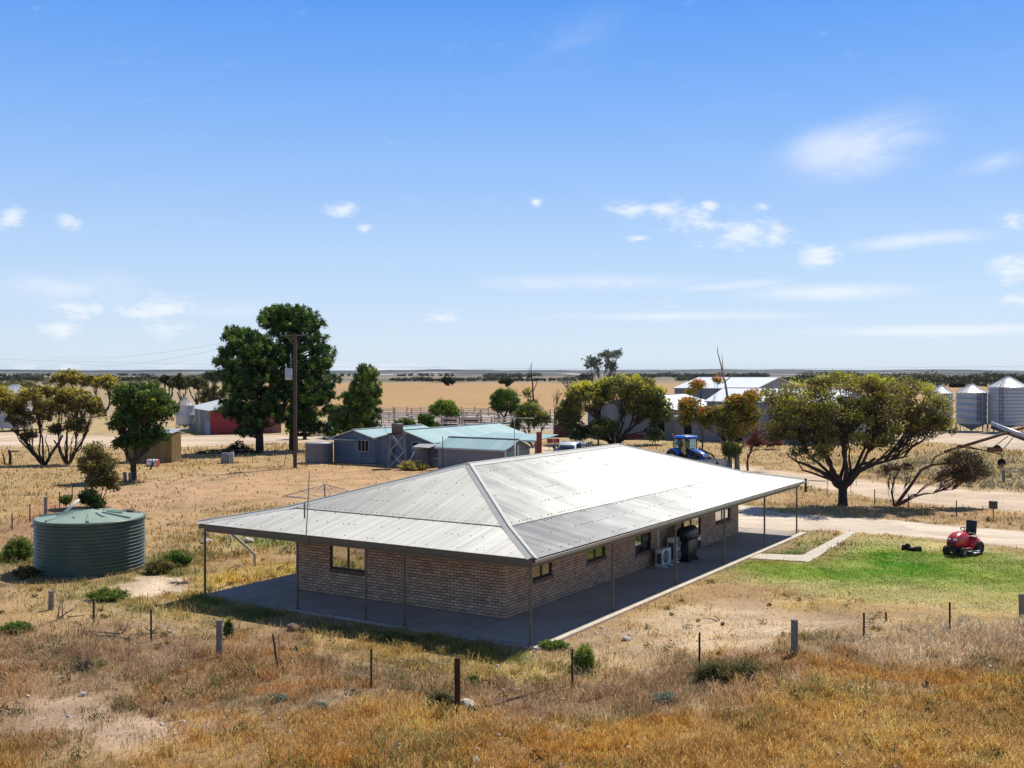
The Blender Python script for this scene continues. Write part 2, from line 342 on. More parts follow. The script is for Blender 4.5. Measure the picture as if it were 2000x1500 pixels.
def sample(X, Y):
    X = np.asarray(X, float); Y = np.asarray(Y, float)
    def b3(c): return np.repeat(np.array(c, float)[None], len(X), 0)
    g = b3(BASE['g']); b = b3(BASE['b']); d = np.full(len(X), BASE['d']); h = np.full(len(X), BASE['h'])
    # broad patches of the unimproved ground
    n1 = fbm(X, Y, 9, 3)[:, None]; n2 = fbm(X, Y, 3.0, 8)[:, None]; n3 = fbm(X, Y, 1.1, 21)[:, None]
    t = sst(.42, .62, n1); g = g * (1 - t) + np.array((.50, .36, .22)) * t
    t = sst(.52, .68, n2) * .8; g = g * (1 - t) + np.array((.31, .245, .12)) * t; b = b * (1 - t) + np.array((.36, .31, .14)) * t
    d = d * (.35 + 1.3 * sst(.35, .65, n2[:, 0]))
    for i, z in enumerate(ZONES):
        s = z['s']
        far = 1.0
        dd = sdist(z['p'], X, Y) + (fbm(X, Y, max(.4, z['n'] * 2.2), i + 30, 3) - .5) * 4 * z['n']
        w = sst(-s, s, dd)
        ww = w[:, None]
        g = g * (1 - ww) + np.array(z['g']) * ww; b = b * (1 - ww) + np.array(z['b']) * ww
        d = d * (1 - w) + z['d'] * w; h = h * (1 - w) + z['h'] * w
    rd = np.zeros(len(X))
    for poly in (ROAD_HI, DRIVE, YARD_R): rd = np.maximum(rd, sst(-.5, .8, sdist(poly, X, Y)))
    ta = Y + .32 * X * (X > 20)
    rut = (vnoise(X * .06 + 5, ta, .55, 61) - .5) * .34 + (vnoise(X * .25, ta, 2.2, 62) - .5) * .25
    g = g * (1 + (rd * rut)[:, None])
    gr = (sst(.62, .72, vnoise(X * .3, ta, 1.1, 63)) * rd * .35)[:, None]; g = g * (1 - gr) + np.array((.45, .33, .2)) * gr
    patch = sst(.36, .6, fbm(X, Y, 2.6, 70, 3)); lawnm = sst(0, 1.2, sdist(LAWN, X, Y))
    d = d * np.where(lawnm > .5, 1, np.where(d > 1.45, .8 + .3 * patch, .4 + .85 * patch))
    bare = ((1 - patch) * (d < 1.3) * (1 - lawnm) * (1 - rd) * sst(60, 40, Y))[:, None] * .5; g = g * (1 - bare) + np.array((.34, .235, .15)) * bare
    tl = (lawnm * sst(.48, .64, fbm(X, Y, 1.5, 81, 3)) * .28)[:, None]; g = g * (1 - tl) + np.array((.42, .38, .14)) * tl; b = b * (1 - tl) + np.array((.48, .44, .15)) * tl
    # fine mottling of real soil colours
    q = (n3 - .5) * .9 * (1 - .55 * (d[:, None] < .02))
    nearm = (sst(120, 90, Y) * (1 - rd) * (1 - lawnm))[:, None]; g = g * (1 - nearm * np.array((.07, .13, .20)))
    g = np.clip(g * (1 + q * .7), .01, .9)
    # far country
    far = sst(190, 215, Y)[:, None]
    dY = np.where(Y > 1, Y, 1)
    f1 = (vnoise(X, Y * .35, 60, 77)[:, None]); f2 = vnoise(X, Y, 14, 78)[:, None]
    fc = np.array(FIELD_C) * (.93 + .1 * f1 + .08 * f2)
    left = sst(-38, -50, X + (Y - 180) * .22)[:, None]
    fc = fc * (1 - left * .75) + np.array((.36, .29, .17)) * left * .75
    beyond = sst(780, 840, Y)[:, None]
    sc = vnoise(X, Y * .3, 160, 91)[:, None]; sc2 = vnoise(X, Y * .25, 55, 92)[:, None]
    bc = np.array((.33, .275, .185)) * (.8 + .4 * sc) ; tt = sst(.6, .72, sc2) * .7; bc = bc * (1 - tt) + np.array((.10, .105, .06)) * tt
    fc = fc * (1 - beyond) + bc * .8 * beyond
    g = g * (1 - far) + fc * far
    d = d * (1 - far[:, 0])
    return g, b, d, h

GROUND_M = attr_mat('ground_earth', noise=.30, scale=7.0, bump=.55, bscale=6.0)
ROAD_M = attr_mat('dirt_track', noise=.12, scale=2.5, bump=.3, bscale=3.0)
LAWN_M = attr_mat('lawn_turf', noise=.22, scale=5.0, bump=.3, bscale=9.0)
def rgba(c): return np.concatenate([c, np.ones((len(c), 1))], 1)
def build_ground():
    def axis(lo, hi, st, end, gr):
        a = list(np.arange(lo, hi + 1e-6, st)); x = hi; s = st
        while x < end: s *= gr; x += s; a.append(x)
        b = []; x = lo; s = st
        return a
    ys = [-200, -60, -10, 8, 14]; ys += list(np.arange(18, 62, .22)); ys += list(np.arange(62, 112, .5)); y = 112; s = .6
    while y < 12000: s *= 1.035; y += s; ys.append(y)
    xs = list(np.arange(0, 24, .22)); xs += list(np.arange(24, 60, .6)); x = 60; s = .8
    while x < 11000: s *= 1.09; x += s; xs.append(x)
    xs = np.array(sorted([-q for q in xs[1:]] + xs)); ys = np.array(ys, float)
    GX, GY = np.meshgrid(xs, ys); X = GX.ravel(); Y = GY.ravel()
    g, b, d, h = sample(X, Y)
    nx = len(xs); ny = len(ys)
    i = np.arange((ny - 1) * (nx - 1)); r = i // (nx - 1); c = i % (nx - 1); a = r * nx + c
    Fq = np.stack([a, a + 1, a + nx + 1, a + nx], 1)
    V = np.stack([X, Y, np.zeros_like(X)], 1)
    o = np_mesh('ground', V, Fq, GROUND_M, attrs={'zone': ('POINT', 'FLOAT_COLOR', rgba(g))})
    tag(o, 'dry straw coloured ground with bare patches around the house', 'ground', kind='structure')
def sheet(name, poly, z, step, m, label, cat, grow=0.0, kind='structure'):
    xs = [p[0] for p in poly]; ys = [p[1] for p in poly]
    # interior points
    pts = []
    n = len(poly)
    for i in range(n):
        a = poly[i]; b = poly[(i + 1) % n]; L = math.hypot(b[0] - a[0], b[1] - a[1]); k = max(1, int(L / step))
        for j in range(k): pts.append((a[0] + (b[0] - a[0]) * j / k, a[1] + (b[1] - a[1]) * j / k))
    nb = len(pts)
    st2 = step
    gx, gy = np.meshgrid(np.arange(min(xs), max(xs), st2), np.arange(min(ys), max(ys), st2)); gx = gx.ravel(); gy = gy.ravel()
    ins = sdist(poly, gx, gy) > step * .5
    inner = list(zip(gx[ins], gy[ins]))
    vs = [Vector(p) for p in pts + inner]
    out = geometry.delaunay_2d_cdt(vs, [], [list(range(nb))], 1, 1e-5)
    V = np.array([(p.x, p.y, 0) for p in out[0]]); Fq = np.array([f for f in out[2] if len(f) == 3])
    g, b, d, h = sample(V[:, 0], V[:, 1])
    V[:, 2] = z
    # make every triangle face upward
    A = V[Fq[:, 1]] - V[Fq[:, 0]]; B = V[Fq[:, 2]] - V[Fq[:, 0]]; cr = A[:, 0] * B[:, 1] - A[:, 1] * B[:, 0]
    Fq[cr < 0] = Fq[cr < 0][:, ::-1]
    o = np_mesh(name, V, Fq, m, attrs={'zone': ('POINT', 'FLOAT_COLOR', rgba(g))})
    tag(o, label, cat, kind=kind); return o
def clip_near(poly): return poly
build_ground()
sheet('dirt_road', ROAD_HI, .006, .8, ROAD_M, 'pale dirt farm track crossing behind the house', 'dirt road')
sheet('driveway', DRIVE, .004, .25, ROAD_M, 'pale compacted dirt driveway beside the lawn', 'driveway')
sheet('farmyard', YARD_R, .006, 1.0, ROAD_M, 'bare pale dirt yard in front of the silos', 'yard')
sheet('lawn', LAWN, .004, .22, LAWN_M, 'mown lawn, green in the middle and yellow at its edges', 'lawn')

CONC = mat('concrete_path', (.60, .53, .43), rough=.9, var=.12, vscale=2, bump=.2, bscale=30, dirt=(.45, .38, .28), dscale=1.5)
mb = MB(); 
def ngon_up(poly, z): 
    area = sum(poly[i][0] * poly[(i + 1) % len(poly)][1] - poly[(i + 1) % len(poly)][0] * poly[i][1] for i in range(len(poly)))
    q = poly if area > 0 else poly[::-1]
    return [(x, y, z) for x, y in q]
q = ngon_up(PATH, 0.0); mb.prism(q, (0, 0, .03)); tag(mb.build('path', CONC), 'narrow bent concrete footpath between slab and driveway', 'path', kind='structure')

# hills and far country
def build_hills():
    xs = np.linspace(-5200, 5200, 320); ys = np.concatenate([np.linspace(2300, 6000, 60), np.linspace(6100, 9500, 60)])
    GX, GY = np.meshgrid(xs, ys); X = GX.ravel(); Y = GY.ravel()
    ang = X / Y
    rise = sst(2300, 8200, Y)
    crest = 25 + 36 * (fbm(ang * 1000, Y * 0 + 3, 150, 5, 4) - .5) + 6 * (vnoise(ang * 1000, Y * 0, 500, 6))
    Z = (.45 * rise + .55 * sst(7300, 8200, Y)) * crest + 5 * (fbm(X, Y, 900, 9, 4) - .5) * sst(2400, 3200, Y) + (vnoise(X, Y, 90, 14)) * 1.6 * sst(7600, 8100, Y)
    Z = np.where(Y > 8400, Z * sst(9500, 8400, Y) + -3 * (1 - sst(9500, 8400, Y)), Z) - 1.0 * sst(2600, 2300, Y)
    n = vnoise(X, Y * .22, 420, 41); n2 = vnoise(X, Y * .16, 180, 42); n3 = vnoise(X, Y * .2, 700, 43)
    c = np.repeat(np.array((.14, .13, .12))[None], len(X), 0) * (.85 + .3 * n3[:, None])
    t = (sst(.62, .70, n) * .85)[:, None]; c = c * (1 - t) + np.array((.09, .10, .085)) * t
    t = (sst(.74, .80, n2) * .8)[:, None]; c = c * (1 - t) + np.array((.50, .44, .36)) * t
    t = (sst(7300, 7600, Y + 500 * (vnoise(ang * 1000, Y * 0, 90, 44) - .5)) * (.5 + .5 * sst(.35, .5, vnoise(ang * 1000, Y * 0, 160, 45))))[:, None]; c = c * (1 - t) + np.array((.07, .085, .08)) * t
    t = (np.exp(-((ang + .04) / .05) ** 2) * sst(5200, 5600, Y) * sst(7000, 6400, Y) * sst(.5, .6, n2))[:, None]; c = c * (1 - t) + np.array((.62, .55, .45)) * t
    nx = len(xs); ny = len(ys); i = np.arange((ny - 1) * (nx - 1)); r = i // (nx - 1); q = i % (nx - 1); a = r * nx + q
    o = np_mesh('hills', np.stack([X, Y, Z], 1), np.stack([a, a + 1, a + nx + 1, a + nx], 1), attr_mat('hill_scrub', noise=.25, scale=.004, bump=0), smooth=True, attrs={'zone': ('POINT', 'FLOAT_COLOR', rgba(c))})
    tag(o, 'low distant hills along the horizon', 'hills', kind='structure')
build_hills()

# ------------------------------------------------------------------ grass
GRASS_M = attr_mat('dry_grass_blades', noise=0, rough=.8, trans=.45)
def blades(name, X, Y, hfac, wid, label, cat, seed, heads=False, lean=.45, z0=0.0, tintvar=.28, colour=None):
    g, b, d, h = sample(X, Y); lw = (h < .07)[:, None]; b = np.where(lw, b, b * np.array((.96, .86, .74)))
    r = np.random.default_rng(seed)
    keep = r.random(len(X)) < np.clip(d, 0, 1.9) / 1.9 * np.where(h > .07, .4 + .8 * sst(.3, .65, vnoise(X, Y, .42, 5)), 1)
    # no grass in the walls, on slab or path
    X = X[keep]; Y = Y[keep]; b = b[keep]; h = h[keep]; n = len(X)
    H = h * hfac * r.uniform(.45, 1.5, n) * np.where(h > .07, .5 + .8 * sst(.25, .8, vnoise(X, Y, .34, 5)) * (.5 + .9 * vnoise(X, Y, 1.7, 6)), .8)
    az = r.uniform(0, 2 * PI, n); le = r.uniform(.1, 1, n) * lean * H; W = wid * r.uniform(.6, 1.5, n)
    lx = np.cos(az) * le; ly = np.sin(az) * le
    fa = r.uniform(0, 2 * PI, n); wx = np.cos(fa) * W; wy = np.sin(fa) * W
    V = np.zeros((n, 6, 3))
    V[:, 0] = np.stack([X - wx, Y - wy, np.full(n, z0)], 1); V[:, 1] = np.stack([X + wx, Y + wy, np.full(n, z0)], 1)
    V[:, 2] = np.stack([X + wx * .8 + lx * .35, Y + wy * .8 + ly * .35, z0 + H * .6], 1); V[:, 3] = np.stack([X - wx * .8 + lx * .35, Y - wy * .8 + ly * .35, z0 + H * .6], 1)
    k = 1.0 if heads else .2
    V[:, 4] = np.stack([X + wx * k + lx, Y + wy * k + ly, z0 + H], 1); V[:, 5] = np.stack([X - wx * k + lx, Y - wy * k + ly, z0 + H * (.97)], 1)
    ar = np.arange(n)[:, None] * 6
    Fq = np.concatenate([ar + np.array([0, 1, 2, 3]), ar + np.array([3, 2, 4, 5])], 0)
    nn = vnoise(X, Y, 1.3, 12)[:, None]
    col = b * (1 + (r.random((n, 1)) - .5) * 2 * tintvar) * (.72 + .56 * nn)
    # some blades straw-white, some olive, some rusty
    q = r.random(n)[:, None]
    col = np.where(q < .16, col * np.array((1.3, 1.45, 1.75)), col); col = np.where((q > .16) & (q < .3), col * np.array((.5, .42, .4)), col); gold = sst(.5, .6, fbm(X, Y, 2.6, 52, 3))[:, None]; col = col * (1 + gold * np.array((.12, -.02, -.25)))
    gp_ = (fbm(X, Y, 1.8, 15, 3)[:, None] > .56) & (q > .72) & (h[:, None] > .08) & (b[:, 0:1] < .85)
    col = np.where(gp_, np.array((.20, .22, .085)) * (.7 + .6 * r.random((n, 1))), col)
    if colour is not None: col = np.where(q > .3, np.array(colour) * (.6 + .8 * r.random((n, 1))), col)
    col = np.clip(col, .01, .85)
    cc = rgba(np.concatenate([col, col], 0))
    o = np_mesh(name, V.reshape(-1, 3), Fq, GRASS_M, attrs={'zone': ('FACE', 'FLOAT_COLOR', cc)})
    tag(o, label, cat, kind='stuff'); return o
def scatter(n, y0, y1, seed, tuft=1, spread=.1, half=.62):
    r = np.random.default_rng(seed)
    m = n // tuft
    # even density over the visible wedge
    y = np.sqrt(r.uniform(y0 ** 2, y1 ** 2, m)); x = (r.uniform(-1, 1, m)) * half * y
    x = np.repeat(x, tuft) + r.normal(0, spread, m * tuft); y = np.repeat(y, tuft) + r.normal(0, spread, m * tuft)
    return x, y
def outside_house(X, Y):
    k = (sdist(SLAB, X, Y) < -.03) & (sdist(PATH, X, Y) < .03); return X[k], Y[k]
x, y = scatter(385000, 19.2, 31.5, 1, 5, .05); x, y = outside_house(x, y)
blades('dry_grass', x, y, 1.0, .0062, 'tangled dry and golden grass across the foreground', 'grass', 101, heads=True, lean=.8)
x, y = scatter(300000, 31, 46, 2, 7, .12); x, y = outside_house(x, y)
blades('dry_grass', x, y, .95, .010, 'dry grass and weeds around the house slab and tank', 'grass', 102, lean=.8)
x, y = scatter(175000, 45, 68, 3, 6, .22, .6); x, y = outside_house(x, y)
blades('dry_grass', x, y, 1.05, .02, 'sparse dry grass around the driveway and clothes line', 'grass', 103, lean=.8)
x, y = scatter(150000, 67, 118, 4, 6, .4, .58)
blades('dry_grass', x, y, 1.15, .038, 'far dry grass between the sheds and tracks', 'grass', 104, lean=.9)
FIELD_M = attr_mat('stubble_field', noise=.12, scale=.25, bump=.2, bscale=1.0)
sheet('field', P((335, 806), (1340, 806), (1700, 806), (2200, 800), (2300, 749), (335, 748.5)), .03, 9.0, FIELD_M, 'broad flat ripe crop field beyond the stock yards', 'field')
# ================================================================== HOUSE
def hpx(px, py, plane, val):
    """photo pixel -> house local (b, a, z) on wall plane a=val or b=val"""
    k = (px - 1000) / F
    ox, oy = HOUSE.x, HOUSE.y
    if plane == 'a':
        x0 = ox - VY * val; y0 = oy + VX * val; t = (k * y0 - x0) / (VX - k * VY); Y = y0 + VY * t; b, a = t, val
    else:
        x0 = ox + VX * val; y0 = oy + VY * val; t = (k * y0 - x0) / (-VY - k * VX); Y = y0 + VX * t; b, a = val, t
    return b, a, HC - (py - HOR) / F * Y
def brick_mat():
    m, nt, b = newmat('brick_veneer'); L = nt.links
    tc = nd(nt, 'ShaderNodeTexCoord'); sp = nd(nt, 'ShaderNodeSeparateXYZ'); L.new(tc.outputs['Object'], sp.inputs[0])
    s = nd(nt, 'ShaderNodeMath', operation='ADD'); L.new(sp.outputs[0], s.inputs[0]); L.new(sp.outputs[1], s.inputs[1])
    cb = nd(nt, 'ShaderNodeCombineXYZ'); L.new(s.outputs[0], cb.inputs[0]); L.new(sp.outputs[2], cb.inputs[1])
    br = nd(nt, 'ShaderNodeTexBrick', offset=.5); L.new(cb.outputs[0], br.inputs['Vector'])
    br.inputs['Scale'].default_value = 1.0; br.inputs['Brick Width'].default_value = .262; br.inputs['Row Height'].default_value = .096
    br.inputs['Mortar Size'].default_value = .011; br.inputs['Mortar Smooth'].default_value = .25; br.inputs['Bias'].default_value = 0
    br.inputs['Color1'].default_value = (.64, .43, .28, 1); br.inputs['Color2'].default_value = (.42, .275, .18, 1); br.inputs['Mortar'].default_value = (.07, .05, .04, 1)
    n = nd(nt, 'ShaderNodeTexNoise', i_Scale=4.0, i_Detail=5.0, i_Roughness=.6); L.new(tc.outputs['Object'], n.inputs['Vector'])
    sh = ramp(nt, n.outputs[0], [(.3, (.8, .8, .8)), (.7, (1.15, 1.1, 1.05))])
    mx = nd(nt, 'ShaderNodeMix', data_type='RGBA', blend_type='MULTIPLY', i_0=1.0); L.new(br.outputs[0], mx.inputs[6]); L.new(sh, mx.inputs[7])
    L.new(mx.outputs[2], b.inputs['Base Color']); b.inputs['Roughness'].default_value = .9
    bp = nd(nt, 'ShaderNodeBump', i_Strength=.8, i_Distance=.01, invert=True); L.new(br.outputs['Fac'], bp.inputs['Height']); L.new(bp.outputs[0], b.inputs['Normal'])
    return m
BRICK = brick_mat()
def zinc_mat(name, axis, k=1.0, r0=.30, r1=.42):
    m, nt, b = newmat(name); L = nt.links
    tc = nd(nt, 'ShaderNodeTexCoord'); mp = nd(nt, 'ShaderNodeMapping'); L.new(tc.outputs['Object'], mp.inputs[0])
    mp.inputs['Scale'].default_value = (6, .12, .12) if axis == 'x' else (.12, 6, .12)
    n = nd(nt, 'ShaderNodeTexNoise', i_Scale=1.0, i_Detail=5.0, i_Roughness=.55); L.new(mp.outputs[0], n.inputs['Vector'])
    n2 = nd(nt, 'ShaderNodeTexNoise', i_Scale=.5, i_Detail=6.0, i_Roughness=.65); L.new(tc.outputs['Object'], n2.inputs['Vector'])
    sp = nd(nt, 'ShaderNodeSeparateXYZ'); L.new(tc.outputs['Object'], sp.inputs[0])
    d = nd(nt, 'ShaderNodeMath', operation='DIVIDE', i_1=.762); L.new(sp.outputs[0 if axis == 'x' else 1], d.inputs[0])
    fl = nd(nt, 'ShaderNodeMath', operation='FLOOR'); L.new(d.outputs[0], fl.inputs[0])
    wn = nd(nt, 'ShaderNodeTexWhiteNoise', noise_dimensions='1D'); L.new(fl.outputs[0], wn.inputs['W'])
    c1 = ramp(nt, n.outputs[0], [(.32, (.41, .415, .40)), (.5, (.50, .505, .49)), (.68, (.59, .59, .575))])
    c2 = ramp(nt, n2.outputs[0], [(.35, (.86, .86, .85)), (.65, (1.04, 1.04, 1.03))])
    c3 = ramp(nt, wn.outputs[0], [(0, (.97, .97, .97)), (1, (1.02, 1.02, 1.02))])
    o = c1
    # troughs painted darker, rib shading put into the colour
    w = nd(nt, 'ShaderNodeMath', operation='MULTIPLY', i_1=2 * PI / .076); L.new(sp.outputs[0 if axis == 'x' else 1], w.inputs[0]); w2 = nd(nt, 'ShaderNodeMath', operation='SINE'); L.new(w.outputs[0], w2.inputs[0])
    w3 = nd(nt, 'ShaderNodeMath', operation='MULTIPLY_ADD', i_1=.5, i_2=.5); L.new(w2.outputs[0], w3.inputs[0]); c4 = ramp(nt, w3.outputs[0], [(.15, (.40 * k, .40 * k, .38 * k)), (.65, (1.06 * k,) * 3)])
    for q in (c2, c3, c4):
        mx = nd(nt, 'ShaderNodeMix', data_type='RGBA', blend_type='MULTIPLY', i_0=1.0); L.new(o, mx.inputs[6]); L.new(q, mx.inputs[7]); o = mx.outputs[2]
    L.new(o, b.inputs['Base Color'])
    rr = nd(nt, 'ShaderNodeMapRange', i_3=r0, i_4=r1); L.new(n2.outputs[0], rr.inputs[0]); L.new(rr.outputs[0], b.inputs['Roughness'])
    b.inputs['Metallic'].default_value = .7
    return m
ZX = zinc_mat('zinc_sheet_long_side', 'x'); ZY = zinc_mat('zinc_sheet_end', 'y', .80, .5, .58); ZY.node_tree.nodes['Principled BSDF'].inputs['Metallic'].default_value = .3  # end copy darkened and less metallic so the end planes look less sunlit
CAPM = mat('ridge_capping', (.52, .50, .44), rough=.65, metal=0, var=.08, vscale=2)
TRIM = mat('dark_bronze_trim', (.11, .095, .07), rough=.55, var=.15, vscale=4)
POSTM = mat('post_paint', (.13, .11, .075), rough=.6, var=.2, vscale=5)
FRAME = mat('window_frame', (.025, .02, .018), rough=.4, var=.1)
SILL = mat('brick_sill', (.16, .11, .085), rough=.9, var=.25, vscale=9)
SLABM = mat('verandah_concrete', (.47, .40, .33), rough=.85, var=.14, vscale=.7, bump=.15, bscale=25, dirt=(.28, .22, .175), dscale=.35)
def slab_joints(m):
    nt = m.node_tree; b = nt.nodes['Principled BSDF']; src = b.inputs['Base Color'].links[0].from_socket
    tc = nd(nt, 'ShaderNodeTexCoord'); br = nd(nt, 'ShaderNodeTexBrick', offset=0.0); nt.links.new(tc.outputs['Object'], br.inputs['Vector'])
    for k, v in (('Scale', 1.0), ('Brick Width', 3.15), ('Row Height', 2.4), ('Mortar Size', .018), ('Mortar Smooth', .1)): br.inputs[k].default_value = v
    br.inputs['Color1'].default_value = (1, 1, 1, 1); br.inputs['Color2'].default_value = (.88, .88, .88, 1); br.inputs['Mortar'].default_value = (.35, .33, .3, 1)
    mx = nd(nt, 'ShaderNodeMix', data_type='RGBA', blend_type='MULTIPLY', i_0=1.0); nt.links.new(src, mx.inputs[6]); nt.links.new(br.outputs[0], mx.inputs[7]); nt.links.new(mx.outputs[2], b.inputs['Base Color'])
slab_joints(SLABM)
EDGEM = mat('slab_edge_concrete', (.62, .53, .40), rough=.9, var=.12, vscale=2, bump=.2, bscale=30)
CURT = mat('curtain_cloth', (.62, .62, .58), rough=.9, var=.1, vscale=7)
DARKIN = mat('dark_interior', (.03, .03, .03), rough=.9, var=.1)  # near-black colour paints the unlit rooms behind the glass
def glass_mat(name, refl=.5, tint=(.6, .62, .6)):
    m, nt, b = newmat(name); L = nt.links
    b.inputs['Base Color'].default_value = (.015, .018, .02, 1); b.inputs['Roughness'].default_value = .04
    g = nd(nt, 'ShaderNodeBsdfGlossy', i_Roughness=.03); g.inputs[0].default_value = (.85, .85, .85, 1)
    t = nd(nt, 'ShaderNodeBsdfTransparent'); t.inputs[0].default_value = (*tint, 1)
    mx = nd(nt, 'ShaderNodeMixShader', i_0=refl); L.new(t.outputs[0], mx.inputs[1]); L.new(g.outputs[0], mx.inputs[2])
    # slight waviness of the panes
    tc = nd(nt, 'ShaderNodeTexCoord'); n = nd(nt, 'ShaderNodeTexNoise', i_Scale=1.5, i_Detail=1.0); L.new(tc.outputs['Object'], n.inputs['Vector'])
    bp = nd(nt, 'ShaderNodeBump', i_Strength=.04, i_Distance=.05); L.new(n.outputs[0], bp.inputs['Height']); L.new(bp.outputs[0], g.inputs['Normal'])
    L.new(mx.outputs[0], nt.nodes['Material Output'].inputs[0]); return m
GLASS = glass_mat('window_glass', .22); GLASS2 = glass_mat('bright_window_glass', .72)

H = thing('brick_house', 'long low brick house with silver corrugated hip roof and deep verandah', 'house', tuple(HOUSE), HRZ)
LB, LA = 25.15, 13.1; WB0, WB1, WA0, WA1 = 2.3, 23.15, 2.3, 11.03
# slab
mb = MB(); mb.bx(-.12, LB + .2, -.02, LA + .1, -.25, .08); mb.build('verandah_slab', SLABM, H)
mb = MB(); mb.bx(-.124, LB + .25, -.34, -.023, -.25, .076); mb.build('slab_edge', EDGEM, H)
# walls with openings
ZT = 2.95
def openings(plane, val, px):
    r = []
    for (x0, x1, yt, yb) in px:
        A = hpx(x0, yt, plane, val); B = hpx(x1, yb, plane, val); A2 = hpx(x0, yb, plane, val)
        s0, s1 = (A[0], B[0]) if plane == 'a' else (B[1], A[1])
        zt = HC - (yt - HOR) / F * (HOUSE.y + VY * A[0] + VX * A[1]); zb = A2[2]
        r.append([s0, s1, zb, zt])
    return r
opR = openings('a', WA0, [(1041, 1079, 1086, 1134), (1146, 1183, 1055, 1099), (1241, 1273, 1030, 1084), (1334, 1370, 1004, 1076), (1398, 1427, 984, 1030)])
for i, o in enumerate(opR):
    o[3] = 2.22
    o[2] = .1 if i == 3 else max(o[2], .95 if i != 2 else .75)
opF = openings('b', WB0, [(644, 712, 1055, 1106)])
opF[0][3] = 2.2; opF[0][2] = 1.0
print('openings', [[round(v, 2) for v in o] for o in opR + opF])
mb = MB()
def wall(mb, plane, val, s0, s1, ops, outward, dep=.11):
    xs = sorted({s0, s1} | {o[0] for o in ops} | {o[1] for o in ops}); zs = sorted({-.1, ZT} | {o[2] for o in ops} | {o[3] for o in ops})
    def pt(s, z, off=0): return (s, val + off, z) if plane == 'a' else (val + off, s, z)
    for i in range(len(xs) - 1):
        for j in range(len(zs) - 1):
            cx = (xs[i] + xs[i + 1]) / 2; cz = (zs[j] + zs[j + 1]) / 2
            if any(o[0] < cx < o[1] and o[2] < cz < o[3] for o in ops): continue
            mb.add([pt(xs[i], zs[j]), pt(xs[i + 1], zs[j]), pt(xs[i + 1], zs[j + 1]), pt(xs[i], zs[j + 1])], [(0, 1, 2, 3)])
    for o in ops:
        a, b_, c, d = o; q = -outward * dep
        mb.add([pt(a, c), pt(b_, c), pt(b_, d), pt(a, d), pt(a, c, q), pt(b_, c, q), pt(b_, d, q), pt(a, d, q)], [(0, 1, 5, 4), (1, 2, 6, 5), (2, 3, 7, 6), (3, 0, 4, 7)])
wall(mb, 'a', WA0, WB0, WB1, opR, -1); wall(mb, 'b', WB0, WA0, WA1, opF, -1)
wall(mb, 'a', WA1, WB0, WB1, [], 1); wall(mb, 'b', WB1, WA0, WA1, [], 1)
mb.build('wall', BRICK, H, fix=False)
mb = MB(); mb.bx(WB0 + .55, WB1 - .5, WA0 + .55, WA1 - .5, -.05, ZT - .05); mb.build('interior', DARKIN, H)
def window(o, plane, val, nm='window', curtain=1, g=None, mull=.5):
    s0, s1, z0, z1 = o; w = s1 - s0; h = z1 - z0; y = val + .07
    def bxs(m, a, b_, y0, y1, z0_, z1_):
        if plane == 'a': m.bx(a, b_, y0, y1, z0_, z1_)
        else: m.bx(y0, y1, a, b_, z0_, z1_)
    m = MB(); t = .05
    bxs(m, s0 + .002, s0 + t, y - .03, y + .03, z0, z1); bxs(m, s1 - t, s1 - .002, y - .03, y + .03, z0, z1)
    bxs(m, s0 + t, s1 - t, y - .03, y + .03, z0 + .002, z0 + t); bxs(m, s0 + t, s1 - t, y - .03, y + .03, z1 - t, z1 - .002)
    mid = s0 + w * mull; bxs(m, mid - .03, mid + .03, y - .032, y + .028, z0 + t, z1 - t)
    W = m.build(nm, FRAME, H)
    m = MB(); bxs(m, s0 + t, mid - .03, y - .006, y + .004, z0 + t, z1 - t); bxs(m, mid + .03, s1 - t, y - .004, y + .006, z0 + t, z1 - t)
    m.build('pane', g or GLASS, W)
    if curtain:
        m = MB(); k = 14; a0, a1 = (mid + .03, s1 - t) if curtain == 1 else (s0 + t, s1 - t)
        if plane == 'b': a0, a1 = s0 + t, s1 - t
        for i in range(k):
            c0 = a0 + (a1 - a0) * i / k; c1 = a0 + (a1 - a0) * (i + 1) / k; d0, d1 = (.12, .15) if i % 2 else (.15, .12)
            vs = [(c0, val + d0, z0 + .06), (c1, val + d1, z0 + .06), (c1, val + d1, z1 - .06), (c0, val + d0, z1 - .06)]
            if plane == 'b': vs = [(p[1], p[0], p[2]) for p in vs]
            m.add(vs, [(0, 1, 2, 3)], True)
        m.build('curtain', CURT, W)
    if z0 > .3:
        m = MB(); n = max(3, int(w / .115))
        for i in range(n):
            a = s0 + w * i / n
            if plane == 'a': m.rbox((a + w / n / 2, val + .03, z0 - .055), (w / n - .008, .2, .11), .006, 1)
            else: m.rbox((val + .03, a + w / n / 2, z0 - .055), (.2, w / n - .008, .11), .006, 1)
        m.build('sill', SILL, W)
window(opR[0], 'a', WA0, mull=.5); window(opR[1], 'a', WA0); window(opR[2], 'a', WA0)
window(opR[4], 'a', WA0, curtain=0, g=GLASS2); window(opF[0], 'b', WB0, g=GLASS2, curtain=0)
window(opR[3], 'a', WA0, nm='sliding_door', curtain=0, g=GLASS2)

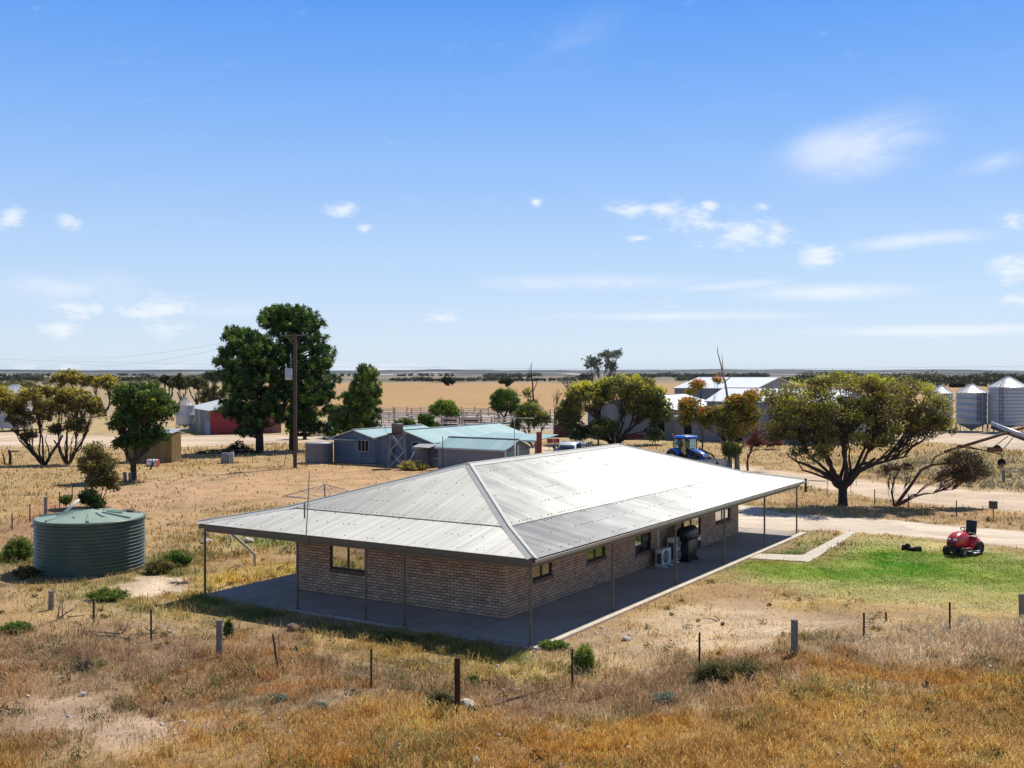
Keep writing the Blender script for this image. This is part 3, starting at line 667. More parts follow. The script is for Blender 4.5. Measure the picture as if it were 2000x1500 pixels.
# roof profile: (distance from post line, height)
E0, EZ = -.17, 2.56; K0, KZ = 2.12, 3.0; R0, RZ = 6.55, 4.36
def zlow(t): return EZ + (KZ - EZ) * (t - E0) / (K0 - E0)
def zup(t): return KZ + .035 + (RZ - KZ) * (t - K0) / (R0 - K0)
def corr_plane(mb, side, up):
    """side: 0 a-min, 1 b-min, 2 a-max, 3 b-max ; corrugated sheet running up the slope"""
    step = .076 / 4
    lo, hi = (E0, LB - E0) if side in (0, 2) else (E0, LA - E0)
    far_w = LA if side in (0, 2) else LB
    t0, t1 = (K0 - .06, R0) if up else (E0 - .03, K0 + .02)
    s = lo; cols = []
    ss = np.arange(lo, hi, step)
    for i, s in enumerate(ss):
        m_ = min(s, (LB if side in (0, 2) else LA) - s)
        te = min(t1, m_)
        tb = t0
        if te <= tb: te = tb + 1e-4
        dz = .012 * math.sin(2 * PI * s / .076)
        row = []
        for t in ((tb, te)):
            z = (zup(t) if up else zlow(t)) + dz
            p = {0: (s, t), 1: (t, s), 2: (s, LA - t), 3: (LB - t, s)}[side]
            row.append((p[0], p[1], z))
        cols.append(row)
    vs = [p for r in cols for p in r]; fs = []
    for i in range(len(cols) - 1):
        q = (2 * i, 2 * i + 2, 2 * i + 3, 2 * i + 1); fs.append(q if side in (0, 3) else q[::-1])
    mb.add(vs, fs, True)
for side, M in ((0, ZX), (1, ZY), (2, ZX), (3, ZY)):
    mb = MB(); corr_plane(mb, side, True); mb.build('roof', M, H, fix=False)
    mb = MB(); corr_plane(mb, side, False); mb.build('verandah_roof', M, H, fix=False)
# capping
def cap(name, p, q, w=.17, h=.03, roll=.028):
    p = Vector(p); q = Vector(q); d = (q - p).normalized(); s = Vector((-d.y, d.x, 0)).normalized()
    mb = MB(); prof = [(-w, -w * .24), (-w * .35, h * .55), (-roll, h), (-roll * .7, h + roll * 1.1), (0, h + roll * 1.6), (roll * .7, h + roll * 1.1), (roll, h), (w * .35, h * .55), (w, -w * .24), (w * .3, -w * .1), (0, -.0), (-w * .3, -w * .1)]
    secs = [[tuple(x + s * a + Vector((0, 0, b))) for a, b in prof] for x in (p, q)]
    mb.loft(secs, smooth=False); return mb.build(name, CAPM, H)
RB0, RB1 = 6.55, LB - 6.3
UZ = KZ + .05
cap('ridge_cap', (RB0 - .1, R0, RZ + .045), (RB1 + .1, R0, RZ + .045), w=.2)
for (cx, cy, dx, dy, kx) in ((0, 0, 1, 1, 0), (0, LA, 1, -1, 0), (LB, 0, -1, 1, 0), (LB, LA, -1, -1, 0)):
    e = (cx + dx * E0, cy + dy * E0, EZ + .025); k = (cx + dx * K0, cy + dy * K0, KZ + .03); r = (RB0 if cx == 0 else RB1, R0, RZ + .05)
    k2 = (cx + dx * (K0 - .12), cy + dy * (K0 - .12), zup(K0 - .12) + .012)
    cap('hip_cap', e, k); cap('hip_cap', k2, r)
# gutter & beam under the sheet edges
for name, a0, a1 in (('fascia', -.21, -.15),):
    pass
def ring(name, m, o0, o1, z0, z1):
    mb = MB()
    mb.bx(-o1, LB + o1, -o1, -o0, z0, z1); mb.bx(-o1, LB + o1, LA + o0, LA + o1, z0, z1)
    mb.bx(-o1, -o0, -o0, LA + o0, z0, z1); mb.bx(LB + o0, LB + o1, -o0, LA + o0, z0, z1)
    return mb.build(name, m, H)
ring('fascia', TRIM, .10, .16, EZ - .17, EZ - .035)
ring('verandah_beam', TRIM, -.04, .04, 2.27, 2.45)
mb = MB(); prof = [(0, 0), (.1, 0), (.115, .09), (.1, .1), (.095, .02), (0, .015)]
secs = [[(x, -.155 - a - .01, EZ - .125 + z) for a, z in prof] for x in (-.2, LB + .2)]
mb.loft(secs, smooth=False); mb.build('gutter', mat('beige_gutter', (.36, .33, .28), rough=.5, var=.1), H)
# rafters under the verandah sheets
for i in range(28):
    b = .3 + i * (LB - .6) / 27; e = min(1, b / 2.25, (LB - b) / 2.25)
    if i % 2 == 0 and e > .5: mb = MB(); mb.tube([(b, 0, EZ - .1), (b, 2.25 * e, EZ - .1 + (KZ - EZ + .03) * e)], .03, 4, False); mb.build('rafter', TRIM, H)
for i in range(14):
    a = .3 + i * (LA - .6) / 13; e = min(1, a / 2.25, (LA - a) / 2.25)
    if i % 2 == 0 and e > .5: mb = MB(); mb.tube([(0, a, EZ - .1), (2.25 * e, a, EZ - .1 + (KZ - EZ + .03) * e)], .03, 4, False); mb.build('rafter', TRIM, H)
# screws
mb = MB()
def screw(side, t, s, up):
    z = (zup(t) if up else zlow(t)) + .012
    p = {0: (s, t), 1: (t, s)}[side]; mb.box((p[0], p[1], z + .006), (.027, .027, .02))
for side, L_ in ((0, LB), (1, LA)):
    for t in (.05, 1.05, 1.95): 
        for i in range(int(L_ / .228)):
            s = .019 + i * .228
            if t < min(s, L_ - s) - .2 and (random.random() < .3): screw(side, t, s, False)
    for t in (2.2, 3.1, 4.0, 4.9, 5.8):
        for i in range(int(L_ / .228)):
            s = .019 + i * .228
            if t < min(s, L_ - s) - .25 and random.random() < (.85 if t == 2.2 else .3): screw(side, t, s, True)
tag(mb.build('roof_screws', mat('screw_heads', (.12, .12, .12), rough=.6), H), kind='stuff')
# verandah posts
front_px = [400, 581, 790, 1037]; right_px = [1196, 1319, 1414, 1493, 1556]
pts = [(hpx(x, 1100, 'b', .02)[1], 0) for x in front_px]
for a, _ in pts:
    mb = MB(); mb.bx(-.03, .03, a - .03, a + .03, .06, 2.27); mb.bx(-.06, .06, a - .06, a + .06, .078, .09); mb.build('verandah_post', POSTM, H)
for x in right_px:
    b = hpx(x, 1100, 'a', .02)[0]
    mb = MB(); mb.bx(b - .03, b + .03, -.03, .03, .06, 2.27); mb.bx(b - .06, b + .06, -.06, .06, .078, .09); mb.build('verandah_post', POSTM, H)
for b, a in ((6.5, LA - .02), (12.5, LA - .02), (18.8, LA - .02), (LB - .05, LA - .02), (LB - .05, 6.5)):
    mb = MB(); mb.bx(b - .03, b + .03, a - .03, a + .03, .06, 2.27); mb.build('verandah_post', POSTM, H)
a = hpx(715, 1100, 'b', .02)[1]
mb = MB(); mb.tube([(.0, a, .05), (.0, a, 2.2), (.1, a - .05, 2.36)], .035, 8); tag(mb.build('downpipe', mat('dusty_pink_pipe', (.20, .15, .12), rough=.6), H))
# white conduits on the right wall
PVC = mat('pale_pvc', (.62, .60, .52), rough=.5, var=.08)
for px in (1284, 1317):
    b = hpx(px, 1050, 'a', WA0)[0]; mb = MB(); mb.bx(b - .045, b + .045, WA0 - .06, WA0 - .003, .75, 2.5); mb.build('conduit', PVC, H)
# pvc storm pipe at the far left corner
mb = MB(); mb.tube([(.9, LA + .1, 2.35), (1.3, LA + .25, 2.1), (3.0, LA + .9, 1.1), (3.3, LA + 1.0, .9), (3.3, LA + 1.0, .45)], .05, 8); mb.build('storm_pipe', mat('grey_pvc', (.5, .52, .52), rough=.45), H)

# TV antenna mast standing on the front eave
ba = hpx(601, 1046, 'b', -.15)[1]
tb = hw(-.25, ba, 0)
A = thing('tv_antenna', 'thin grey antenna mast rising from the front eave of the brick house', 'antenna', (tb[0], tb[1], 2.3))
STEEL = mat('weathered_steel', (.22, .21, .20), rough=.5, metal=.5, var=.2, vscale=6)
mb = MB(); mb.tube([(0.1, 0, -.05), (0, 0, .1), (.06, 0, 1.1), (.12, 0, 2.3)], .018, 6); mb.build('mast', STEEL, A)
mb = MB(); mb.tube([(.07, 0, 1.42), (-.75, .5, 1.46)], .012, 5)
for k in range(7):
    q = k / 7; c = Vector((.0 - .72 * q, .02 + .48 * q, 1.45)); mb.tube([c + Vector((-.12, -.2, 0)), c + Vector((.12, .2, 0))], .006, 4)
mb.build('aerial', STEEL, A)
mb = MB(); mb.rbox((-.04, 0, 1.05), (.05, .05, .5), .01); mb.build('booster_box', STEEL, A)

# air conditioners against the long wall
WHITEP = mat('white_enamel', (.62, .64, .62), rough=.4, var=.06, vscale=2)
DGREY = mat('dark_grille', (.06, .065, .07), rough=.5, var=.1)
def aircon(b, h, label, w=.82, d=.32, fans=1):
    T = thing('air_conditioner', label, 'air conditioner', hw(b, WA0 - .45, .08), HRZ, 'outdoor units beside the house wall')
    m = MB(); m.rbox((0, 0, h / 2 + .1), (w, d, h), .02, 2); m.build('casing', WHITEP, T)
    for k in range(fans):
        m = MB(); zc = .1 + h * (k + .5) / fans; r = min(w * .4, h / fans * .42)
        m.lathe([(r, -d / 2 - .012), (r, -d / 2 + .002)], 28, c=(-.1, 0, zc), axis='y'); g = m.build('fan_grille', DGREY, T)
        m = MB()
        for q in range(1, 7): 
            rr = r * q / 6.5; m.tube([(-.1 + rr * math.cos(t), -d / 2 - .02, zc + rr * math.sin(t)) for t in np.linspace(0, 2 * PI, 25)], .005, 4, caps=False)
        m.build('guard', WHITEP, g)
    m = MB(); m.bx(-w / 2 - .008, -w / 2 - .001, -d / 2 + .06, d / 2 - .06, .16, h * .9); m.build('side_vent', DGREY, T)
    m = MB()
    for x in (-w * .32, w * .32): m.rbox((x, 0, .045), (.1, d + .22, .08), .02, 2)
    m.build('feet', WHITEP, T)
    return T
aircon(hpx(1296, 1100, 'a', WA0 - .45)[0], .62, 'smaller white outdoor air conditioner unit with one round fan, nearest the camera')
aircon(hpx(1320, 1090, 'a', WA0 - .45)[0], .92, 'taller white outdoor air conditioner unit partly hidden by a verandah post', w=.9, d=.36, fans=2)
# smoker barbecue
BLACK = mat('black_enamel', (.012, .012, .013), rough=.35, var=.3); SILV = mat('brushed_metal', (.6, .6, .58), rough=.35, metal=.8)
bb = hpx(1343, 1092, 'a', WA0 - .75)[0]
T = thing('barbecue_smoker', 'black barrel smoker barbecue with chimney under the verandah by the sliding door', 'barbecue', hw(bb, WA0 - .75, .08), HRZ)
m = MB(); m.lathe([(.02, -.55), (.27, -.54), (.29, -.5), (.29, .5), (.27, .54), (.02, .55)], 20, c=(0, 0, 1.12), axis='x'); m.build('barrel', BLACK, T)
m = MB(); m.lathe([(.25, .555), (.25, .575), (.02, .58)], 20, c=(0, 0, 1.12), axis='x'); m.build('end_plate', mat('grey_cast_end', (.16, .16, .16), rough=.5), T)
m = MB(); m.tube([(-.38, .05, 1.3), (-.38, .05, 1.85)], .06, 10); m.lathe([(.1, 1.86), (.1, 1.92), (.03, 1.95)], 10, c=(-.38, .05, 0)); m.build('chimney', BLACK, T)
m = MB(); m.rbox((.0, 0, .46), (.86, .46, .86), .02); m.build('cabinet', BLACK, T)
m = MB(); m.rbox((.62, -.1, .95), (.3, .45, .03), .01); m.rbox((.5, -.32, .85), (.3, .03, .14), .01); m.build('side_shelf', SILV, T)
m = MB(); m.tube([(-.3, -.36, 1.05), (.3, -.36, 1.05)], .015, 6); m.tube([(-.3, -.36, 1.05), (-.3, -.27, 1.05)], .01, 6); m.tube([(.3, -.36, 1.05), (.3, -.27, 1.05)], .01, 6); m.build('handle', SILV, T)
m = MB(); m.bx(.35, .47, -.5, .5, 0, .01)
m.build('base_plate', BLACK, T)
for x in (-.4, .4):
    m = MB(); m.tube([(x, -.28, .08), (x, -.2, .08)], .07, 10); m.build('wheel', BLACK, T)
# ================================================================== WATER TANK, FENCES, YARD THINGS
TANKG = mat('green_poly_tank', (.075, .115, .080), rough=.42, var=.08, vscale=1.5, dirt=(.12, .145, .10), dscale=1.2)
TANKT = mat('pale_green_lid', (.29, .37, .28), rough=.5, var=.08, vscale=1.5, dirt=(.30, .33, .25), dscale=2)
tx, ty, _ = gp(176, 1131); TR = (283 - 67) / 2 * .95 / F * (ty + 2.0)
ty += TR
tx = (175 - 1000) / F * ty
TH = HC - (1022 - HOR) / F * (ty) ; TH = 2.06
T = thing('water_tank', 'big round dark green corrugated rainwater tank with ribbed pale lid', 'water tank', (tx, ty, -.05))
mb = MB(); prof = [(TR * .98, 0)]
nr = 14
for i in range(nr):
    z0 = .1 + i * (TH - .15) / nr; dz = (TH - .15) / nr
    for q, rr in ((0, .955), (.18, .958), (.34, .99), (.5, 1.0), (.66, .99), (.82, .958)): prof.append((TR * rr, z0 + q * dz))
prof += [(TR * .97, TH - .04), (TR * 1.01, TH - .03), (TR * 1.01, TH + .03), (TR * .97, TH + .06)]
mb.lathe(prof, 96, cap=False); mb.build('tank_wall', TANKG, T)
mb = MB(); LZ = TH + .05; CZ = TH + .27
mb.lathe([(TR * .985, LZ), (TR * .55, LZ + .12), (.35, CZ), (.25, CZ + .04), (.01, CZ + .05)], 64, cap=False); mb.build('lid', TANKT, T)
mb = MB()
for k in range(14):
    q = 2 * PI * k / 14 + .1; w = .07
    for (r0, r1) in ((.3, .93 if k % 2 else .6),):
        a0 = Vector((math.cos(q), math.sin(q), 0)); s = Vector((-a0.y, a0.x, 0))
        def zz(r): return LZ + (CZ - LZ) * (1 - (r - .1)) * .98 + .02
        p0 = a0 * TR * r0; p1 = a0 * TR * r1
        za = CZ - (CZ - LZ) * (r0 - .1) * .9; zb = LZ + (1 - r1) * (CZ - LZ) * 1.0
        mb.add([p0 + s * w + Vector((0, 0, za)), p0 - s * w + Vector((0, 0, za)), p1 - s * w + Vector((0, 0, zb)), p1 + s * w + Vector((0, 0, zb)),
                p0 + s * w * .5 + Vector((0, 0, za + .06)), p0 - s * w * .5 + Vector((0, 0, za + .06)), p1 - s * w * .6 + Vector((0, 0, zb + .07)), p1 + s * w * .6 + Vector((0, 0, zb + .07))],
               [(4, 5, 6, 7), (0, 1, 5, 4), (1, 2, 6, 5), (2, 3, 7, 6), (3, 0, 4, 7)])
    r2 = .9 if k % 2 == 0 else .62
mb.build('lid_ribs', TANKT, T)
mb = MB(); mb.lathe([(.26, LZ + .0), (.26, LZ + .15), (.22, LZ + .17), (.02, LZ + .17)], 20, c=(TR * .58, TR * .45, 0)); mb.build('inlet', mat('brown_strainer', (.1, .07, .05), rough=.7), T)
mb = MB(); mb.tube([(-TR * .72, TR * .5, TH + .05), (-TR * .5, TR * .72, TH + .55)], .055, 8); mb.build('overflow_pipe', mat('white_pipe', (.7, .7, .68), rough=.5), T)
mb = MB(); mb.tube([(-TR * .98, -.3, TH - .25), (-TR * 1.06, -.35, TH - .28)], .05, 8); mb.build('outlet', mat('blue_grey_fitting', (.25, .36, .38), rough=.5), T)

WOODP = mat('grey_weathered_timber', (.22, .19, .16), rough=.95, var=.3, vscale=9, bump=.6, bscale=18)
IRON = mat('dark_iron_dropper', (.035, .025, .02), rough=.8, var=.3, vscale=8)
RUST = mat('rusted_steel', (.10, .04, .022), rough=.85, var=.35, vscale=6, dirt=(.04, .02, .015), dscale=5)
WIREM = mat('fence_wire', (.25, .23, .2), rough=.5, metal=.6, var=.1)
def fence(name, label, posts, wires=(.35, .75, 1.05), wr=.004, wirez=None, order=None):
    """posts: (px, base py, top py, kind, lean)"""
    P3 = []
    for q in posts:
        X, Y, _ = gp(q[0], q[1]); h = (q[1] - q[2]) / F * Y; P3.append((X, Y, h, q[3], q[4] if len(q) > 4 else 0))
    T = thing(name, label, 'fence', (P3[0][0], P3[0][1], 0))
    for X, Y, h, k, le in P3:
        mb = MB(); top = (X + le * h, Y + abs(le) * .1 * h, h)
        if k == 'wood': mb.tube([(X, Y, -.1), (X + le * h * .5, Y, h * .5), top], [.095, .088, .085], 9, smooth=False); nm, m = 'wooden_post', WOODP
        elif k == 'square': mb.box((X, Y, h / 2), (.16, .14, h)); mb.box((X, Y, h + .01), (.15, .13, .02)); nm, m = 'square_post', WOODP
        elif k == 'rail': mb.bx(X - .065, X + .065, Y - .02, Y + .02, -.1, h); mb.bx(X - .065, X - .045, Y - .07, Y + .07, -.1, h - .003); mb.bx(X + .045, X + .065, Y - .07, Y + .07, -.1, h - .003); nm, m = 'steel_post', RUST
        elif k == 'thin': mb.tube([(X, Y, -.1), top], .02, 4, smooth=False); nm, m = 'iron_dropper', IRON
        else:
            mb.tube([(X, Y, -.1), top], .028, 4, smooth=False); mb.box((X + .02, Y + .01, h * .5), (.012, .04, h)); nm, m = 'iron_dropper', IRON
        mb.build(nm, m, T, world=True)
    if wires:
        mb = MB()
        for w in wires:
            for i in range(len(P3) - 1):
                a, b = P3[i], P3[i + 1]
                if (a[0] - b[0]) ** 2 + (a[1] - b[1]) ** 2 > 400: continue
                hh = min(1, w / 1.2); pa = (a[0] + a[4] * a[2] * hh, a[1], a[2] * hh); pb = (b[0] + b[4] * b[2] * hh, b[1], b[2] * hh)
                mid = ((pa[0] + pb[0]) / 2, (pa[1] + pb[1]) / 2, (pa[2] + pb[2]) / 2 - .04)
                mb.tube([pa, mid, pb], wr, 4)
        mb.build('wires', WIREM, T, world=True)
    return T
fence('wire_fence', 'front wire fence of mixed posts left of the rusty corner post, below the water tank',
      [(98, 1192, 1155, 'wood'), (181, 1216, 1170, 'iron'), (293, 1253, 1191, 'iron'), (427, 1285, 1212, 'wood'), (542, 1306, 1240, 'iron', -.16), (724, 1346, 1269, 'iron'), (893, 1392, 1287, 'rail')])
fence('wire_fence', 'front wire fence right of the rusty corner post, running past the lawn',
      [(1118, 1344, 1270, 'iron'), (1367, 1314, 1237, 'iron'), (1553, 1280, 1213, 'square'), (1689, 1255, 1198, 'iron'), (1857, 1240, 1177, 'iron'), (1999, 1212, 1161, 'wood', -.05)], wires=(.3, .95))
fence('wire_fence', 'side wire fence on the left running away behind the green tank',
      [(-30, 1062, 1022, 'iron'), (22, 1036, 1002, 'iron'), (57, 1020, 985, 'iron'), (88, 1005, 971, 'wood'), (115, 990, 961, 'iron'), (140, 972, 946, 'iron')])
fence('wire_fence', 'low wire fence of thin droppers between the driveway and the upper track',
      [(1709, 986, 956, 'iron'), (1775, 995, 965, 'iron'), (1869, 1010, 978, 'iron')], wires=(.5, 1.0))
fence('wire_fence', 'fence of dark posts beyond the upper track near the grain auger',
      [(1716, 938, 918, 'thin'), (1768, 935, 915, 'thin'), (1839, 950, 919, 'square'), (1861, 945, 915, 'iron'), (1961, 942, 918, 'square')], wires=(.5, .95))
fence('wire_fence', 'sagging netting fence of thin posts below the pine trees',
      [(250, 905, 880, 'thin'), (323, 910, 882, 'thin'), (361, 908, 888, 'thin'), (398, 906, 888, 'thin'), (433, 904, 878, 'thin'), (492, 905, 875, 'thin', .1), (554, 910, 888, 'thin', .2), (619, 912, 892, 'thin'), (669, 915, 892, 'iron'), (735, 915, 893, 'thin'), (825, 924, 898, 'iron'), (880, 918, 885, 'thin')], wires=(.4, .8, 1.1))
X, Y, _ = gp(1733, 1214); T = thing('fence_stub', 'short broken iron stub standing just behind the front fence near the lawn', 'post stub', (X, Y, 0)); m = MB(); m.tube([(0, 0, -.05), (-.02, 0, .28)], .03, 5, False); m.build('stub', IRON, T)
# square-headed box on a stake by the track
X, Y, _ = gp(1941, 1016); T = thing('letterbox', 'small dark square box on a thin stake beside the driveway', 'letterbox', (X, Y, 0))
m = MB(); m.tube([(0, 0, -.05), (0, 0, .6)], .025, 6); m.build('stake', IRON, T)
m = MB(); m.rbox((0, 0, .8), (.38, .3, .42), .05, 2); m.build('box', mat('dark_bitumen_box', (.06, .05, .04), rough=.6), T)
# field gate on the track
GX, GY, _ = gp(1568, 960); T = thing('field_gate', 'low thin pipe gate frames under the umbrella tree beside the driveway', 'gate', (GX, GY, 0))
def gpipe(pts, r=.016):
    m.tube([gp(x, y)[:2] + (z,) for x, y, z in pts], r, 5)
m = MB(); X, Y, _ = gp(1574, 961); m.box((X, Y, .42), (.13, .13, .9)); m.build('gate_post', IRON, T, world=True)
m = MB(); gpipe([(1578, 961, 0), (1579, 960, .72), (1618, 964, .72), (1617, 970, 0)]); gpipe([(1579, 960, .72), (1640, 962, .74)], .014); gpipe([(1662, 961, 0), (1663, 961, .95), (1673, 958, .95), (1673, 958, .3)]); gpipe([(1615, 966, .02), (1617, 966, 1.05)], .012); m.build('gate_frame', IRON, T, world=True)

# rotary clothes line
X, Y, _ = ap(634, 945, 60); Yc = 60.5; X = (634 - 1000) / F * Yc; hz = HC - (945 - HOR) / F * Yc
T = thing('clothes_line', 'rotary clothes hoist with sloping arms on the bare earth behind the roof', 'clothes line', (X, Yc, 0))
GALV = mat('dull_galvanised', (.30, .29, .28), rough=.5, metal=.5, var=.15, vscale=5)
m = MB(); m.tube([(0, 0, 0), (0, 0, hz)], [.045, .04], 8); m.build('pole', GALV, T)
arms = [(-2.35, -.35, hz - .7), (-.9, 2.3, hz - .62), (2.3, .6, hz - .72), (.95, -2.25, hz - .72)]
for a in arms:
    m = MB(); m.tube([(0, 0, hz - .03), a], .022, 6); m.tube([(0, 0, hz - .85), (a[0] * .55, a[1] * .55, hz - .42)], .012, 5); m.build('arm', GALV, T)
m = MB()
for f in (.35, .55, .75, .98):
    pts = [(a[0] * f, a[1] * f, hz - .03 + (a[2] - hz + .03) * f) for a in arms]; pts.append(pts[0]); m.tube(pts, .006, 4, caps=False)
m.build('lines', GALV, T)
m = MB(); m.tube([(-.3, 0, hz - .9), (.3, 0, hz - .9)], .025, 6); m.build('crank', GALV, T)

# ---------------------------------------------------------------- small ground things
STONE = mat('pale_stone', (.55, .50, .44), rough=.95, var=.2, vscale=8, bump=.4)
def rock_mesh(mb, c, r, seed):
    rr = random.Random(seed); bm = bmesh.new(); bmesh.ops.create_icosphere(bm, subdivisions=2, radius=1)
    k = [Vector((rr.uniform(-1, 1), rr.uniform(-1, 1), rr.uniform(-1, 1))).normalized() for _ in range(6)]
    for v in bm.verts:
        s = 1 - .35 * max(0, max(v.co.normalized().dot(q) for q in k) - .6) / .4 - rr.uniform(0, .06); v.co *= s
    mb.add([(c[0] + v.co.x * r[0], c[1] + v.co.y * r[1], c[2] + v.co.z * r[2]) for v in bm.verts], [[v.index for v in f.verts] for f in bm.faces]); bm.free()
mb = MB(); rr = random.Random(4)
for i in range(620):
    y = math.sqrt(rr.uniform(19.5 ** 2, 33 ** 2)); x = rr.uniform(-.52, .52) * y
    n = float(fbm(np.array([x]), np.array([y]), 2.2, 60)[0])
    if rr.random() > (n - .3) * 2.2: continue
    s = rr.uniform(.02, .06) * (1.6 if rr.random() < .08 else 1)
    if sdist(SLAB, np.array([x]), np.array([y]))[0] > -.1: continue
    mb.box((x, y, s * .3), (s * 2, s * 1.6, s * 1.1), Matrix.Rotation(rr.uniform(0, 3), 3, 'Z') @ Matrix.Rotation(rr.uniform(-.4, .4), 3, 'X'), taper=(.6, .55))
tag(mb.build('gravel', STONE), 'scattered small pale stones among the foreground grass', 'stones', kind='stuff')
def rock(px, py, s, label, m=STONE):
    X, Y, _ = gp(px, py); mb = MB(); rock_mesh(mb, (0, 0, s * .35), (s, s * .8, s * .55), int(px)); o = mb.build('rock', m); place(o, (X, Y, 0), rr.uniform(0, 3)); tag(o, label, 'rock'); return o
rock(912, 1384, .26, 'pale grey rock lying at the foot of the rusty corner post')
rock(1222, 1252, .17, 'white stone on the bare sand just right of the slab corner')
rock(158, 1361, .12, 'small white stone in the dry grass at the lower left')
rock(504, 1276, .11, 'small pale rock in the weeds left of the leaning dropper')
rock(484, 1060, .3, 'flat white slab of rock behind the left end of the verandah')
rock(402, 1062, .28, 'flat white stone beside the leftmost verandah post, behind it', STONE)
rock(1040, 1268, .12, 'pale stone wedged against the near corner of the slab')
CLOD = mat('brown_clod', (.17, .115, .075), rough=.95, var=.3, vscale=7, bump=.5)
rock(572, 1232, .26, 'brown earth clod in the grass in front of the verandah', CLOD)
rock(592, 1236, .16, 'smaller dark clod beside the brown earth clod', CLOD)
rock(1413, 1222, .12, 'dark brown clod on the sandy ground', CLOD)
# bundles on the lawn
BLK = mat('matt_black_cloth', (.008, .008, .01), rough=.7, var=.3)
X, Y, _ = gp(1771, 1075); mb = MB()
for dx, r, h in ((-.11, .085, .24), (.07, .12, .30)):
    mb.lathe([(r * .9, 0), (r * 1.05, h * .3), (r, h * .75), (r * .6, h * .97), (.01, h)], 12, c=(dx, 0, 0))
o = mb.build('black_bundle', BLK); place(o, (X, Y, 0)); tag(o, 'small black upright twin lobed bundle on the green lawn', 'bundle')
X, Y, _ = gp(1788, 1077); mb = MB(); mb.lathe([(.02, -.3), (.07, -.28), (.085, -.1), (.13, .05), (.15, .2), (.12, .27), (.02, .29)], 12, c=(0, 0, .09), axis='x')
o = mb.build('black_bundle', BLK); place(o, (X, Y, 0)); tag(o, 'long low black bundle lying flat on the green lawn', 'bundle')

# dead branches in the foreground
TWIG = mat('dead_twig', (.10, .08, .065), rough=.9, var=.4, vscale=8)
def branchlet(px, py, n, L, label, name='dead_branch', r0=.018, up=.5, m=TWIG, seed=1):
    X, Y, _ = gp(px, py); r = random.Random(seed * 31 + int(px)); mb = MB()
    for i in range(n):
        q = r.uniform(0, 2 * PI); e = r.uniform(.05, up) * PI / 2; l = L * r.uniform(.4, 1); d = Vector((math.cos(q) * math.cos(e), math.sin(q) * math.cos(e), math.sin(e)))
        o = Vector((r.uniform(-.25, .25) * L, r.uniform(-.25, .25) * L, .02)); p = [o]
        for k in range(3):
            d = (d + Vector((r.uniform(-.3, .3), r.uniform(-.3, .3), r.uniform(-.25, .2)))).normalized(); nx = p[-1] + d * l / 3; nx.z = max(.02, nx.z); p.append(nx)
        mb.tube(p, [r0, r0 * .8, r0 * .5, r0 * .25], 4)
        for k in (1, 2):
            dd = (d + Vector((r.uniform(-1, 1), r.uniform(-1, 1), r.uniform(-.2, .6)))).normalized(); mb.tube([p[k], p[k] + dd * l * .35], [r0 * .45, r0 * .2], 4)
    o = mb.build(name, m); place(o, (X, Y, 0)); tag(o, label, 'branch'); return o
branchlet(160, 1312, 26, .55, 'dark tangle of dead twigs in the lower left grass', r0=.014, up=.8)
branchlet(215, 1243, 5, 1.3, 'long fallen branch in the grass below the tank', r0=.022, up=.12)
branchlet(290, 1240, 3, .9, 'short dark fallen branch behind the front fence', r0=.03, up=.1)
branchlet(120, 1208, 6, .8, 'pale forked dead branch against the leftmost wooden post', r0=.02, up=.7, m=WOODP)
branchlet(520, 1322, 6, .55, 'dead twigs at the foot of the leaning iron dropper', r0=.016, up=.2)
branchlet(355, 1141, 22, .75, 'flattened grey brushwood on the pale sand beside the tank', r0=.012, up=.12)
branchlet(1400, 1216, 2, .5, 'short dark stick standing in the sandy ground', r0=.022, up=.9)
# line of dark debris along the ground right of the corner post
mb = MB(); 
pts = [gp(x, y)[:2] + (.03 + .02 * math.sin(x),) for x, y in ((905, 1392), (930, 1389), (960, 1381), (1000, 1370), (1040, 1358), (1075, 1350), (1110, 1342))]
mb.tube(pts, [.03, .035, .025, .03, .022, .02, .015], 5); X0 = pts[0]
T = thing('fallen_rail', 'long dark fallen rail lying on the ground right of the rusty corner post', 'rail', (X0[0], X0[1], 0)); mb.build('rail', TWIG, T, world=True)
# hose loop beside slab
mb = MB(); c = gp(463, 1120); mb.tube([(c[0] - .42 + .84 * i / 10, c[1], .28 * math.sin(PI * i / 10) + .02) for i in range(11)], .014, 6)
tag(mb.build('hose', mat('black_hose', (.03, .03, .03), rough=.5)), 'arched loop of dark hose standing in the yellow weeds by the verandah', 'hose')
# pale stub pipe
mb = MB(); X, Y, _ = gp(450, 1060); mb.tube([(0, 0, 0), (0, 0, .35)], .05, 8); o = mb.build('pipe_stub', PVC); place(o, (X, Y, 0)); tag(o, 'short upright pale pipe stub behind the left verandah corner', 'pipe')
# ================================================================== FARM BUILDINGS
BLUEW = sheet_mat('blue_grey_sheet', [(.085, .135, .21), (.115, .165, .24), (.07, .11, .18), (.14, .18, .23)], rough=.6, panel=.75, rust=(.09, .075, .07), streak=.3)
AQUA = sheet_mat('aqua_roof_sheet', [(.33, .50, .49), (.38, .55, .53), (.31, .47, .47), (.43, .56, .53)], rough=.5, panel=.8, axis='x', streak=.18, bump=.25)
GALVW = sheet_mat('grey_shed_sheet', [(.22, .235, .26), (.27, .28, .29), (.19, .21, .24), (.25, .27, .30)], rough=.6, metal=.1, panel=.9, rust=(.16, .12, .10), streak=.3)
WHITER = sheet_mat('white_shed_roof', [(.78, .79, .78), (.84, .85, .84), (.80, .81, .80)], rough=.4, metal=.25, panel=.8, streak=.1, bump=.2)
PALER = sheet_mat('pale_green_roof', [(.55, .60, .55), (.60, .64, .60)], rough=.5, panel=.8, streak=.1, bump=.2)
